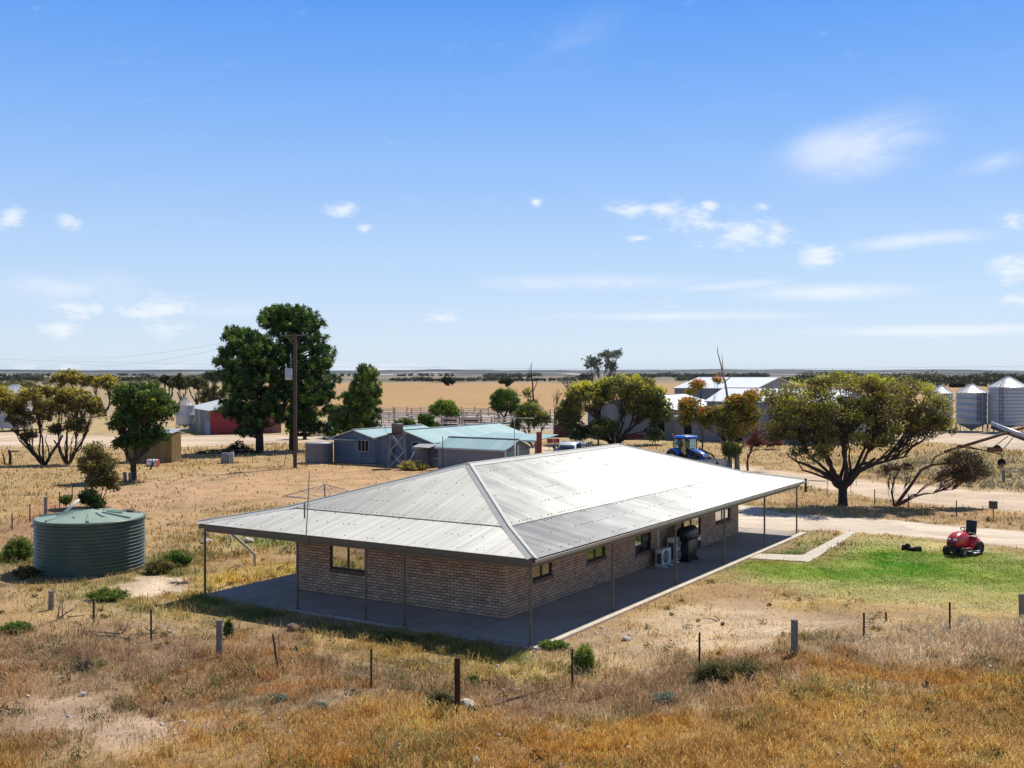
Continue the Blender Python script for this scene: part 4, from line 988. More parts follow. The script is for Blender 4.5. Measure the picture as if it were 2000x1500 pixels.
REDW = sheet_mat('red_sheet', [(.30, .03, .04), (.24, .025, .035), (.28, .12, .11), (.34, .04, .05)], rough=.7, panel=1.3)
MIXW = sheet_mat('patchwork_sheet', [(.20, .21, .17), (.24, .25, .26), (.17, .18, .15), (.30, .35, .44)], rough=.7, panel=1.1)
YELW = sheet_mat('yellow_brown_sheet', [(.22, .145, .04), (.19, .12, .035), (.25, .16, .05)], rough=.7, panel=.5, pitch=.15, bump=.7)
TRIMG = mat('grey_metal_trim', (.40, .41, .41), rough=.5, var=.1); BLK2 = mat('black_opening', (.006, .006, .007), rough=.9)  # near-black panels paint the unlit inside of shed openings; auger wheels share it
def shed(name, label, loc, rz, segs, eave_trim=TRIMG, cat='shed'):
    """segs: (x0, x1, y0, y1, eave z at y0, ridge z, eave z at y1, wall mat, roof mat): ridge runs along x"""
    T = thing(name, label, cat, loc, rz)
    for (x0, x1, y0, y1, ez0, rzz, ez1, wm, rm) in segs:
        ym = (y0 + y1) / 2; m = MB()
        m.add([(x0, y0, -.1), (x1, y0, -.1), (x1, y0, ez0), (x0, y0, ez0)], [(0, 1, 2, 3)])
        m.add([(x0, y1, -.1), (x1, y1, -.1), (x1, y1, ez1), (x0, y1, ez1)], [(0, 1, 2, 3)])
        for x in (x0, x1): m.add([(x, y0, -.1), (x, y1, -.1), (x, y1, ez1), (x, ym, rzz), (x, y0, ez0)], [(0, 1, 2, 3, 4)])
        m.build('wall', wm, T)
        o = .18; m = MB()
        s0 = (rzz - ez0) / (ym - y0); s1 = (rzz - ez1) / (y1 - ym)
        for (ya, za, yb, zb) in ((y0 - o, ez0 - s0 * o, ym, rzz), (ym, rzz, y1 + o, ez1 - s1 * o)):
            m.prism([(x0 - o, ya, za + .03), (x1 + o, ya, za + .03), (x1 + o, yb, zb + .03), (x0 - o, yb, zb + .03)], (0, 0, .04))
        R = m.build('roof', rm, T)
        m = MB(); m.box(((x0 + x1) / 2, ym, rzz + .09), (x1 - x0 + .36, .3, .05)); m.build('ridge_capping', eave_trim, R)
        m = MB(); m.bx(x0 - .18, x1 + .18, y0 - .25, y0 - .185, ez0 - s0 * .18 - .06, ez0 - s0 * .18 + .05); m.build('gutter', eave_trim, R)
        for x in (x0 - .2, x1 + .2):
            m = MB(); m.tube([(x, y0 - o, ez0 - s0 * o + .03), (x, ym, rzz + .03), (x, y1 + o, ez1 - s1 * o + .03)], .05, 4, False); m.build('barge_board', eave_trim, R)
    return T
def opening(T, x, y, z0, z1, w, face='x', nm='window', bars=2, m0=BLK2, m1=TRIMG, off=.02):
    m = MB(); t = .045
    def bx(a0, a1, c0, c1, d0, d1):
        if face == 'x': m.bx(x - d1, x - d0, a0, a1, c0, c1)
        else: m.bx(a0, a1, y - d1, y - d0, c0, c1)
    c = y if face == 'x' else x
    bx(c - w / 2, c + w / 2, z0, z1, .004, .02); o = m.build(nm, m0, T)
    if bars:
        m = MB()
        for k in range(bars + 2):
            q = c - w / 2 + w * k / (bars + 1); bx(q - t / 2, q + t / 2, z0, z1, .021, .05)
        bx(c - w / 2, c + w / 2, z0 - t, z0 - .001, .021, .06); bx(c - w / 2, c + w / 2, z1 + .001, z1 + t, .021, .06); m.build('frame', m1, o)
    return o
# blue twin gable shed: local x = into the distance (v), local y = to the left (u)
p0 = gp(652, 903)
# front wall starts at its left end p0 and runs to the right -> y from 0 down to -11.2
S = shed('blue_shed', 'long blue corrugated shed with twin gables and pale aqua roofs', (p0[0], p0[1], 0), HRZ,
         [(0, 9.6, -4.57, -.0, 2.2, 2.82, 2.15, BLUEW, AQUA), (0, 14.4, -10.6, -4.6, 2.05, 2.95, 2.2, BLUEW, AQUA)])
opening(S, 0, -3.3, 1.1, 2.0, 1.2, 'x', 'window', 2)
opening(S, 0, -9.1, .9, 2.0, 1.3, 'x', 'window', 1)
m = MB(); m.bx(-.35, -.12, -2.6, .5, 1.98, 2.06); m.build('gutter_pipe', TRIMG, S)
m = MB(); m.tube([(-.25, -6.4, .6), (-.25, -6.4, 1.7)], .2, 10); m.tube([(-.25, -6.4, 1.7), (-.25, -6.4, 2.1)], .06, 6); m.build('wall_heater', GALVW, S)
m = MB(); m.add([(-1.5, -11.3, 1.75), (-.1, -11.3, 2.0), (-.1, -9.6, 2.05), (-1.5, -9.6, 1.8)], [(0, 1, 2, 3)]); m.build('awning', TRIMG, S)
# lower shed right
p1 = gp(855, 918)
S2 = shed('low_shed', 'low grey-blue shed with aqua roof just behind the house ridge', (p1[0], p1[1], 0), HRZ - PI / 2,
          [(0, 6.3, 0, 3.66, 1.83, 2.5, 1.83, sheet_mat('grey_blue_panels', [(.20, .21, .23), (.13, .155, .20), (.22, .22, .23), (.16, .175, .20)], panel=.95, axis='x'), AQUA)])
m = MB(); m.bx(6.32, 6.34, .25, 1.6, 0, 1.7); m.bx(6.32, 6.34, 2.1, 3.4, 0, 1.7); m.build('door_panel', mat('green_grey_sheet', (.22, .29, .27), rough=.6), S2)
m = MB(); m.bx(6.32, 6.4, -.02, .1, 0, 1.8); m.bx(6.32, 6.4, 3.5, 3.62, 0, 1.8); m.bx(6.32, 6.4, 1.75, 1.95, 0, 2.1); m.build('white_post', mat('white_timber', (.65, .66, .64), rough=.6), S2)
T = thing('skillion_shed', 'flat pale roofed lean-to between the low shed and the blue shed', 'shed', hw(0, 0, 0), 0)
T.location = (p1[0] + VX * 3.9, p1[1] + VY * 3.9, 0); T.rotation_euler = (0, 0, HRZ - PI / 2); FR[T.name] = (Vector(T.location), HRZ - PI / 2)
m = MB(); m.prism([(.6, 0, 2.3), (6.9, 0, 2.3), (6.9, 3.4, 2.62), (.6, 3.4, 2.62)], (0, 0, .06)); m.build('roof', AQUA, T)
m = MB(); m.bx(.6, 6.9, -.05, -.005, 2.25, 2.37); m.build('fascia', TRIMG, T)
m = MB()
for x in (.8, 3.7, 6.7):
    for y in (.1, 3.2): m.bx(x - .05, x + .05, y - .05, y + .05, 0, 2.29)
m.build('posts', GALVW, T)
# tv aerial mast beside low shed
X, Y, _ = ap(1005, 893, 83); T = thing('aerial_mast', 'tall thin aerial mast with cross arms beside the low shed', 'antenna mast', (X, 82.5, 0)); z1 = HC - (816 - HOR) / F * 82.5
m = MB(); m.tube([(0, 0, 0), (0, 0, 2.4)], .07, 8); m.build('base_tube', mat('white_tube', (.7, .7, .68)), T)
m = MB(); m.tube([(0, 0, 2.4), (0, 0, z1)], .03, 6); m.tube([(-.5, .1, z1), (1.5, -.3, z1 - .05)], .025, 5)
for k in range(8): c = -.5 + k * .27; m.tube([(c, -.3, z1 - .02), (c + .12, .35, z1 - .02)], .012, 4)
m.build('aerial', TRIMG, T)
# thin post in front of low shed
X, Y, _ = gp(865, 921); T = thing('thin_pole', 'thin dark pole standing against the low grey-blue shed wall', 'pole', (X, Y - .2, 0)); m = MB(); m.tube([(0, 0, 0), (0, 0, 2.75)], .035, 6); m.build('pole', IRON, T)
# rust coloured square column
X = (1053 - 1000) / F * 84; T = thing('rust_red_column', 'rust red upright steel column behind the house ridge', 'column', (X, 84, 0)); z1 = HC - (845 - HOR) / F * 84
m = MB(); m.rbox((0, 0, z1 / 2), (.42, .3, z1), .03); m.build('column', mat('orange_red_oxide', (.34, .055, .02), rough=.7, var=.3, vscale=4, dirt=(.10, .03, .02), dscale=3), T)
m = MB(); m.rbox((0, 0, z1 + .02), (.46, .34, .04), .01); m.build('cap', RUST, T)

# corrugated rainwater tanks & tank stand
TANKM = sheet_mat('old_galvanised_tank', [(.16, .17, .185), (.20, .205, .215)], rough=.6, metal=.25, panel=3, bump=0, rust=(.13, .10, .085))
def raintank(px, pyb, w_px, pyt, label, Y=None):
    Y = Y or dist_of(pyb); X = (px - 1000) / F * Y; r = w_px / 2 / F * Y; h = HC - (pyt - HOR) / F * (Y)
    T = thing('rainwater_tank', label, 'water tank', (X, Y + r, 0), 0, 'old grey corrugated tanks by the blue shed'); m = MB(); prof = []
    n = int(h / .09)
    for i in range(n):
        z = h * i / n; prof += [(r, z), (r * .975, z + h / n * .5)]
    prof += [(r, h)]; m.lathe(prof, 40, cap=False); m.build('tank_wall', TANKM, T)
    m = MB(); m.lathe([(r * 1.02, h - .03), (r * 1.02, h + .03), (r * .5, h + .1), (.01, h + .12)], 40); m.build('lid', TRIMG, T)
    return T
raintank(618, 906, 55, 867, 'wide squat grey rain tank left of the blue shed beside the power pole')
T = raintank(821, 915, 38, 876, 'narrower grey rain tank with buckled lid in front of the low shed')
m = MB(); m.tube([(-1.05, -.9, .3), (-.35, -.6, 1.55)], .05, 6); m.build('overflow_pipe', mat('white_pvc', (.65, .66, .64)), T)
# tank on stand
Y = 87.0; X = (776 - 1000) / F * Y; T = thing('tank_stand', 'small grey tank on a tall braced steel stand in front of the blue shed', 'tank stand', (X, Y, 0)); zb = HC - (848 - HOR) / F * Y; zt = HC - (829 - HOR) / F * Y
m = MB(); m.lathe([(.47, zb + .08), (.47, zt), (.49, zt + .01), (.49, zt + .05), (.1, zt + .1)], 28); m.build('tank', TANKM, T)
m = MB(); m.bx(-.75, .75, -.6, .6, zb, zb + .07); m.build('platform', RUST, T)
for x, y in ((-.6, -.5), (.6, -.5), (-.6, .5), (.6, .5)):
    m = MB(); m.tube([(x * .9, y, zb), (x * 1.25, y * 1.2, 0)], .045, 4, False); m.build('leg', GALVW, T)
m = MB()
for z0, z1 in ((.1, 1.35), (1.35, zb)):
    for s in (1, -1): m.tube([(-.65 * s, -.55, z0), (.6 * s, -.52, z1)], .025, 4); m.tube([(-.65 * s, .55, z0), (.6 * s, .52, z1)], .025, 4)
m.build('brace', TRIMG, T)
m = MB(); m.tube([(-.85, -.3, zb + .1), (-1.05, -.3, zb + .8), (-1.1, -.3, zb + 1.15)], .018, 5); m.build('float_rod', IRON, T)

# red and patchwork shed on the left
c = gp(410, 849)
ang = math.atan2(.45, .89)
S = shed('red_shed', 'red and grey patchwork shed with pale roof left of the big pines', (c[0], c[1], 0), ang + PI / 2,
         [(0, 15, -9.0, 0, 2.9, 4.0, 2.98, MIXW, PALER)])
m = MB(); m.bx(-.03, -.004, -9.0, -.02, -.1, 2.95); m.build('red_wall', REDW, S)
m = MB(); m.bx(.1, 3.2, .004, .02, -.05, 1.6); m.build('blue_panel', mat('pale_blue_panel', (.24, .31, .46), rough=.6), S)
# yellow hut
c = gp(335, 904); Yh = c[1]; w = 90 / F * Yh
T = thing('yellow_hut', 'small flat-roofed ochre corrugated hut behind the dark green tree', 'hut', (c[0] - w, Yh, 0)); zh = HC - (847 - HOR) / F * Yh
m = MB(); m.bx(0, w, 0, 2.6, 0, zh); m.build('wall', YELW, T)
m = MB(); m.prism([(-.1, -.1, zh + .01), (w + .1, -.1, zh + .01), (w + .1, 2.8, zh + .25), (-.1, 2.8, zh + .25)], (0, 0, .05)); m.build('roof', TRIMG, T)

# big sheds on the right
a = 22.8; S = shed('machinery_shed', 'largest farm shed with bright white roof, farthest back on the right', (a, 150, 0), HRZ - PI / 2, [(0, 11.7, 0, 19, 5.6, 7.05, 5.6, GALVW, WHITER)])
opening(S, 11.7, 5, 0, 5.2, 6, 'x', 'doorway', 0, off=.3)
a = (1380 - 1000) / F * 122; S = shed('white_roofed_shed', 'white-roofed grey shed half hidden between the orange tree and the umbrella tree', (a, 122, 0), HRZ - PI / 2, [(0, 15, 0, 12, 4.5, 5.9, 4.5, GALVW, WHITER)])
opening(S, 3, 0, 0, 2.4, 2.4, 'y', 'doorway', 0)
a = (1148 - 1000) / F * 130; S = shed('gabled_shed', 'grey gabled shed seen through the round tree behind the ute', (a, 130, 0), HRZ, [(0, 16, -11.6, 0, 3.4, 4.9, 3.4, GALVW, WHITER)])
opening(S, 0, -9.4, 0, 2.2, 1.4, 'x', 'doorway', 0)
m = MB(); m.bx(-.1, -.02, -8.0, -4.6, 0, .5); m.build('red_base_panel', mat('red_panel', (.26, .025, .03), rough=.6), S)
a = (1320 - 1000) / F * 122; T = thing('lean_to', 'low grey lean-to with a dark doorway behind the blue tractor', 'shed', (a, 123, 0), HRZ - PI / 2)
m = MB(); m.bx(0, 5.2, 0, 4, 0, 2.7); m.build('wall', GALVW, T); m = MB(); m.prism([(-.15, -.15, 2.71), (5.35, -.15, 2.71), (5.35, 4.1, 3.2), (-.15, 4.1, 3.2)], (0, 0, .05)); m.build('roof', TRIMG, T)
m = MB(); m.bx(1.2, 2.1, -.03, -.004, 0, 2.0); m.build('doorway', BLK2, T)
# containers
def container(x0, x1, yt, yb, m_, label):
    Y = dist_of(yb); X0 = (x0 - 1000) / F * Y; X1 = (x1 - 1000) / F * Y; h = HC - (yt - HOR) / F * Y
    T = thing('storage_container', label, 'container', (X0, Y, 0)); m = MB(); m.rbox(((X1 - X0) / 2, 1.2, h / 2), (X1 - X0, 2.4, h), .04); m.build('body', m_, T)
    m = MB(); n = int((X1 - X0) / .22)
    for i in range(n): m.bx((i + .2) * .22, (i + .7) * .22, -.03, .0, .12, h - .12)
    m.build('ribs', m_, T)
container(1082, 1118, 830, 854, mat('dull_maroon', (.13, .03, .045), rough=.7, var=.3, vscale=1.5, dirt=(.08, .04, .08)), 'dull maroon container under the round tree, left of the green one')
container(1120, 1150, 833, 856, mat('dull_green', (.09, .17, .13), rough=.7, var=.2, vscale=1.5), 'dull green container under the round tree')

# ---------------------------------------------------------------- silos
SILOM = sheet_mat('galvanised_silo', [(.34, .38, .44), (.40, .44, .48), (.31, .35, .42)], rough=.5, metal=.35, panel=1.6, bump=0, streak=.12)
SILOW = mat('pale_silo_paint', (.46, .47, .50), rough=.5, metal=.2, var=.12, vscale=1.2, dirt=(.30, .27, .25), dscale=.8)
CONEM = mat('white_cone', (.74, .76, .75), rough=.4, metal=.2, var=.05)
def silo(px, w, y_apex, y_eave, y_bot, y_cone, y_gnd, label, wall, cone, Y=None, ladder=None, rings=5, group='grain silos in the yard', ribs=16, rings_fine=False):
    Y = Y or dist_of(y_gnd); X = (px - 1000) / F * Y; r = w / 2 / F * Y
    z = lambda y: HC - (y - HOR) / F * Y
    ze, za, zb, zc = z(y_eave), z(y_apex), max(.3, z(y_bot)), max(.15, z(y_cone))
    T = thing('grain_silo', label, 'silo', (X, Y + r * .3, 0), 0, group)
    m = MB(); prof = []
    for i in range(rings):
        z0 = zb + (ze - zb) * i / rings; z1 = zb + (ze - zb) * (i + 1) / rings; prof += [(r, z0 + .03), (r, z1 - .03), (r * 1.006, z1 - .02), (r * 1.006, z1 + .02)]
    m.lathe(prof, 48, cap=False); B = m.build('silo_wall', wall, T)
    m = MB(); m.lathe([(r * 1.03, ze - .03), (r * 1.03, ze + .02), (r * .18, za), (r * .18, za + .12), (.02, za + .14)], 48, smooth=False); m.build('cone_roof', cone, T)
    m = MB()
    for k in range(ribs):
        q = 2 * PI * k / ribs; c, s = math.cos(q), math.sin(q); m.tube([(c * r * 1.03, s * r * 1.03, ze + .04), (c * r * .2, s * r * .2, za + .02)], .035, 4, False)
    m.build('roof_ribs', TRIMG, T)
    if zb - zc > .25:
        m = MB(); m.lathe([(r, zb + .03), (.22, zc), (.2, zc - .1)], 40); m.build('hopper', GALVW, T)
    for k in range(8):
        q = 2 * PI * (k + .5) / 8; c, s = math.cos(q), math.sin(q); m = MB(); m.tube([(c * r, s * r, zb + .1), (c * r, s * r, 0)], .05, 4, False)
        q2 = q + .38; m.tube([(c * r * .98, s * r * .98, zb), (math.cos(q2) * r, math.sin(q2) * r, 0)], .03, 4, False); m.build('leg', GALVW, T)
    if ladder is not None:
        q = -PI / 2 + ladder; m = MB(); ca, sa = math.cos(q), math.sin(q); tx_, ty_ = -sa, ca; R = r + .14
        for s in (-.2, .2): m.tube([(ca * R + tx_ * s, sa * R + ty_ * s, zb + .5), (ca * R + tx_ * s, sa * R + ty_ * s, ze + .1), (ca * r * .45 + tx_ * s, sa * r * .45 + ty_ * s, za - (za - ze) * .35 + .15)], .03, 4)
        n = int((ze - zb - .5) / .33)
        for i in range(n): zz = zb + .6 + i * .33; m.tube([(ca * R - tx_ * .2, sa * R - ty_ * .2, zz), (ca * R + tx_ * .2, sa * R + ty_ * .2, zz)], .02, 4)
        m.build('ladder', IRON, T)
    return T
silo(1901.5, 57, 752, 767, 828, 839, 843, 'hopper silo with central ladder between the big silo and the farther one', SILOM, CONEM, ladder=.05)
silo(1840, 45, 754, 768, 824, 833, 838, 'small silo farthest left of the right-hand row, partly behind the umbrella tree', SILOM, CONEM, Y=160, ladder=.0)
silo(1974, 72, 738, 756, 830, 836, 842, 'widest tallest silver silo at the right edge with horizontal rings', SILOM, CONEM, Y=138, ladder=-.75, rings=11)
silo(360, 35, 777, 792, 829, 833, 848, 'white-grey silo with rust streaked cone beside the red shed', SILOW, mat('rusty_cone', (.55, .50, .46), rough=.6, var=.1, vscale=3, dirt=(.42, .12, .05), dscale=1.4), Y=137, rings=2, group='silos on the left')
silo(24, 64, 752, 768, 836, 838, 846, 'big pale grey silo behind the mallee trees at the left edge', SILOW, TRIMG, Y=142, rings=4, group='silos on the left')

# ---------------------------------------------------------------- grain auger
YA = 88.0
T = thing('grain_auger', 'long rusty brown grain auger on a low wheeled frame by the silos', 'auger', (ap(1940, 880, YA)[0], YA, 0))
AUG = mat('rusty_yellow_brown', (.14, .07, .025), rough=.75, var=.35, vscale=3); LITE = mat('pale_tube', (.55, .56, .55), rough=.4, metal=.5)
m = MB(); pA = ap(1845, 883, YA); pB = ap(2010, 832, YA); m.tube([pA, pB], .13, 10); m.build('auger_tube', AUG, T, world=True)
m = MB(); pC = ap(1936, 827, YA + 1); pD = ap(2030, 862, YA - 1.5); m.tube([pC, pD], .17, 12); m.build('chute_tube', LITE, T, world=True)
m = MB(); m.tube([(p[0], p[1], p[2] - .3) for p in (pC, pD)], .13, 8); m.build('chute_belly', mat('dark_blue_steel', (.05, .06, .09), rough=.5), T, world=True)
m = MB(); m.tube([ap(1880, 870, YA), ap(1958, 888, YA)], .05, 5); m.tube([ap(1876, 873, YA), ap(1926, 880, YA)], .04, 5); m.tube([ap(1936, 877, YA), ap(1969, 852, YA)], .035, 5); m.tube([ap(1955, 884, YA), ap(1982, 851, YA)], .035, 5); m.build('frame', IRON, T, world=True)
m = MB(); c = ap(1943, 878, YA); m.rbox(c, (1.1, .6, .36), .06); m.build('engine', mat('rust_brown_engine', (.16, .08, .03), rough=.7, var=.4, vscale=6), T, world=True)
m = MB(); c = ap(1949, 876, YA); m.tube([(c[0] - .0, c[1] - .1, c[2]), (c[0], c[1] + .1, c[2])], .28, 16); m.build('pulley', IRON, T, world=True)
for x in (1912, 1957):
    c = ap(x, 886, YA); m = MB(); m.lathe([(.1, -.1), (.3, -.1), (.34, -.05), (.34, .05), (.3, .1), (.1, .1)], 16, c=(c[0], c[1], .34), axis='y'); m.build('wheel', BLK2, T, world=True)
m = MB(); c = ap(1958, 904, YA); m.tube([ap(1957, 888, YA), (c[0], YA, 0)], .05, 5); m.tube([(c[0] + .1 - 2.2, YA, 0), ap(1912, 882, YA)], .05, 5); m.build('prop_leg', IRON, T, world=True)
m = MB(); c = ap(1875, 872, YA); m.rbox(c, (.3, .3, .28), .03); m.build('gearbox', RUST, T, world=True)

# ---------------------------------------------------------------- power pole and lines
X, Y, _ = gp(576, 914); PH = HC - (652 - HOR) / F * Y
T = thing('power_pole', 'tall dark stobie style power pole with crossarm and grey transformer', 'power pole', (X, Y, 0))
m = MB(); m.box((-.12, 0, PH / 2), (.04, .24, PH), taper=(1, .7)); m.box((.12, 0, PH / 2), (.04, .24, PH), taper=(1, .7)); m.build('steel_channel', mat('brown_steel_channel', (.06, .04, .03), rough=.7), T)
m = MB(); m.box((0, 0, PH / 2), (.2, .16, PH), taper=(.9, .7)); m.build('concrete_core', mat('pole_concrete', (.10, .075, .06), rough=.9, var=.15, vscale=2), T)
m = MB(); m.tube([(-1.25, 0, PH - .2), (1.1, 0, PH - .1)], .045, 4, False); m.tube([(-.65, 0, PH - .25), (0, 0, PH - .95)], .03, 4); m.tube([(.55, 0, PH - .2), (0, 0, PH - .95)], .03, 4); m.build('crossarm', mat('weathered_arm', (.10, .085, .07), rough=.8), T)
for x in (-1.15, -.75, .65, 1.0):
    m = MB(); m.lathe([(.05, 0), (.09, .04), (.05, .08), (.09, .12), (.05, .16), (.08, .2), (.02, .24)], 10, c=(x, 0, PH - .12)); m.build('insulator', mat('glazed_insulator', (.08, .22, .20) if x < -1 else (.2, .2, .2), rough=.3), T)
TZ = HC - (742 - HOR) / F * Y
m = MB(); m.rbox((-.5, -.1, TZ + .47), (.5, .5, .95), .04); m.build('transformer', mat('transformer_grey', (.42, .46, .50), rough=.5), T)
m = MB(); m.tube([(-.65, -.1, TZ + .95), (-.75, -.1, TZ + 1.3)], .05, 6); m.tube([(-.4, -.1, TZ + .95), (-.3, 0, TZ + 1.2), (-.35, 0, PH - 1.6)], .02, 5); m.build('bushing', TRIMG, T)
def wire(label, pts, r):
    mb = MB(); mb.tube(pts, r, 4); o = mb.build('power_line', IRON); tag(o, label, 'power line'); return o
def sag(a, b, s, n=14): return [(a[0] + (b[0] - a[0]) * i / n, a[1] + (b[1] - a[1]) * i / n, a[2] + (b[2] - a[2]) * i / n - s * 4 * (i / n) * (1 - i / n)) for i in range(n + 1)]
wire('distant power line crossing low behind the pines, nearly level', sag((-150, 200, 12.2), (135, 200, 9.8), 2.4, 30), .010)
wire('upper power line dropping away left from the pole crossarm', sag((X - 1.1, Y, PH + .1), (-104, 240, 11.5), 1.2), .008)
wire('lower power line dropping away left from the pole crossarm', sag((X - .7, Y, PH + .1), (-100, 240, 10.2), 1.6), .008)

# ---------------------------------------------------------------- sheep yards beyond the sheds
def rails(label, x0, x1, yb, h, Y2=None, seed=0, nr=4, mm=None):
    Y = dist_of(yb); X0 = (x0 - 1000) / F * Y; X1 = (x1 - 1000) / F * Y; Ye = Y2 or Y; r = random.Random(seed)
    T = thing('stockyard_fence', label, 'stock yard fence', (X0, Y, 0), 0, 'grey timber stock yards'); m = MB(); n = max(2, int((X1 - X0) / 2.4))
    for i in range(n + 1):
        q = i / n; x = X0 + (X1 - X0) * q - X0; m.box((x, (Ye - Y) * q, h / 2), (.16, .16, h + r.uniform(0, .3)))
    m.build('posts', mm or WOODP, T); m = MB()
    for k in range(nr):
        for i in range(n):
            z = h * (k + .8) / nr * .95 + r.uniform(-.06, .06); x0_ = (X1 - X0) * i / n; x1_ = (X1 - X0) * (i + 1) / n; ya = (Ye - Y) * i / n; yb_ = (Ye - Y) * (i + 1) / n
            if r.random() < .1: continue
            m.tube([(x0_, ya - .09, z + r.uniform(-.05, .05)), (x1_, yb_ - .09, z + r.uniform(-.05, .05))], .065, 4, False)
    m.build('rails', mm or mat('silver_grey_rail', (.42, .36, .32), rough=.9, var=.3, vscale=2), T)
rails('farthest rail of the timber stock yards, left of the round green trees', 738, 870, 817, 1.6, seed=1)
rails('middle rail of the timber stock yards behind the aqua roofs', 738, 935, 824, 1.5, seed=2)
rails('nearest rail of the timber stock yards above the aqua roofs', 735, 1010, 834, 1.5, seed=3)
rails('right end run of the stock yards below the tall bare tree', 905, 1075, 820, 1.7, seed=4)
rails('low right hand rail of the stock yards beside the rust red column', 960, 1085, 840, 1.5, seed=5)
rails('second farthest rail of the timber stock yards, near the field', 742, 1060, 812, 1.5, seed=6)
rails('mid rail of the stock yards between the two loading pens and the field', 760, 1000, 828, 1.6, seed=7)
rails('short slanting rail of the stock yards left of the green bush', 745, 815, 838, 1.4, Y2=172, seed=8)
rails('slanting cross rail of the stock yards right of the loading pens', 940, 1000, 836, 1.4, Y2=178, seed=9)
rails('slanting cross rail of the stock yards behind the round yellow-green tree', 880, 930, 832, 1.4, Y2=180, seed=10)
DK = mat('dark_rusty_ramp', (.12, .06, .05), rough=.85, var=.3, vscale=2)
for i, (x0, x1, lab) in enumerate(((862, 897, 'left timber loading pen with dark red gate in the stock yards'), (902, 938, 'right timber loading pen with dark red gate in the stock yards'))):
    Y = dist_of(840); X0 = (x0 - 1000) / F * Y; w = (x1 - x0) / F * Y; T = thing('loading_pen', lab, 'stock pen', (X0, Y, 0), 0, 'timber loading pens')
    m = MB()
    for x in (0, w): m.box((x, 0, .85), (.14, .14, 1.7)); m.box((x, 1.5, .85), (.14, .14, 1.7))
    m.build('posts', WOODP, T); m = MB(); m.bx(-.1, w + .1, -.12, -.08, 1.5, 1.72); m.bx(-.1, w + .1, -.12, -.08, .95, 1.1); m.build('rails', mat('pale_board', (.45, .40, .36), rough=.9), T)
    m = MB(); m.bx(.3, w - .3, -.07, -.03, 1.15, 1.45); m.bx(.2, w - .2, -.07, -.02, .05, .85); m.build('gate', DK, T)

# brush pile & odds on the left
rr = random.Random(9); X, Y, _ = gp(466, 886)
mb = MB()
for i in range(420):
    q = rr.uniform(0, 2 * PI); rad = rr.uniform(0, 1) ** .6; px_ = math.cos(q) * rad * 1.9; py_ = math.sin(q) * rad * 1.3; hh = 1.45 * (1 - rad) ** 1.1
    d = Vector((rr.uniform(-1, 1), rr.uniform(-1, 1), rr.uniform(-.1, .9))).normalized(); l = rr.uniform(.3, .75); c = Vector((px_, py_, max(.03, hh * rr.uniform(.5, 1)))); mb.tube([c - d * l * .5, c + d * l * .5], [.035, .012], 4)
o = mb.build('brush_pile', mat('black_brush', (.018, .015, .013), rough=.95, var=.3)); place(o, (X, Y, 0)); tag(o, 'conical heap of blackened brush below the left pine', 'brush pile')
X, Y, _ = gp(430, 886); mb = MB()
for i in range(260):
    px_ = rr.uniform(-2.2, 2.4); d = Vector((rr.uniform(-1, 1), rr.uniform(-.6, .6), rr.uniform(-.1, .5))).normalized(); l = rr.uniform(.3, .8); c = Vector((px_, rr.uniform(-.5, .5), rr.uniform(.03, .22 + .1 * (px_ + 2.2)))); mb.tube([c - d * l * .5, c + d * l * .5], [.03, .01], 4)
o = mb.build('brush_pile', mat('brown_brush', (.13, .09, .075), rough=.95, var=.3)); place(o, (X, Y, 0)); tag(o, 'low brown drift of cut branches trailing left from the black heap', 'brush pile')
X, Y, _ = gp(443, 905); T = thing('scrap_bin', 'small grey metal box against the netting fence below the brush heap', 'box', (X, Y, 0)); m = MB(); m.rbox((-.15, 0, .45), (.62, .5, .9), .02); m.build('box', GALVW, T); m = MB(); m.rbox((.4, .1, .48), (.3, .3, .95), .02); m.build('side_box', TRIMG, T)
X, Y, _ = gp(298, 911); T = thing('drum', 'white drum with red ends lying behind the dark green tree', 'drum', (X, Y, 0)); m = MB(); m.lathe([(.24, -.48), (.3, -.42), (.31, 0), (.3, .42), (.24, .48)], 20, c=(0, 0, .3), axis='x'); m.build('barrel', mat('white_plastic', (.7, .7, .68), rough=.4), T)
m = MB(); m.lathe([(.245, -.485), (.3, -.475), (.3, -.41)], 20, c=(.0, 0, .3), axis='x', cap=True); m.lathe([(.3, .41), (.3, .475), (.245, .485)], 20, c=(0, 0, .3), axis='x'); m.build('end', mat('red_plastic', (.5, .05, .04), rough=.5), T)
X, Y, _ = gp(20, 908); T = thing('timber_strainer', 'dark timber strainer post with a short arm at the left edge', 'post', (X, Y, 0)); m = MB(); m.tube([(-.05, 0, 0), (-.03, 0, .85), (-.12, 0, 1.25)], [.13, .11, .11], 7); m.tube([(-.1, 0, 1.12), (.75, 0, 1.15)], .05, 5); m.tube([(.05, 0, 0), (-.5, 0, .1), (-.62, 0, .9)], [.1, .09, .07], 6); m.build('post', mat('dark_timber', (.05, .035, .03), rough=.9), T)
X, Y, _ = gp(244, 943); T = thing('tree_stump', 'two short grey stump posts beside the dark green tree trunk', 'stump', (X, Y, 0)); m = MB(); m.tube([(0, 0, 0), (-.05, 0, .75)], .13, 8); m.tube([(.32, .1, 0), (.3, .1, .7)], .12, 8); m.build('stump', WOODP, T)
X, Y, _ = gp(293, 917); mb = MB(); mb.tube([(0, 0, 0), (.1, 0, .25), (.18, 0, .6), (.15, 0, .95)], [.08, .07, .04, .02], 5); mb.tube([(.1, 0, .3), (.4, 0, .6), (.5, 0, 1.05)], [.06, .04, .015], 5); mb.tube([(.15, 0, .5), (-.2, 0, .8)], [.04, .012], 5)
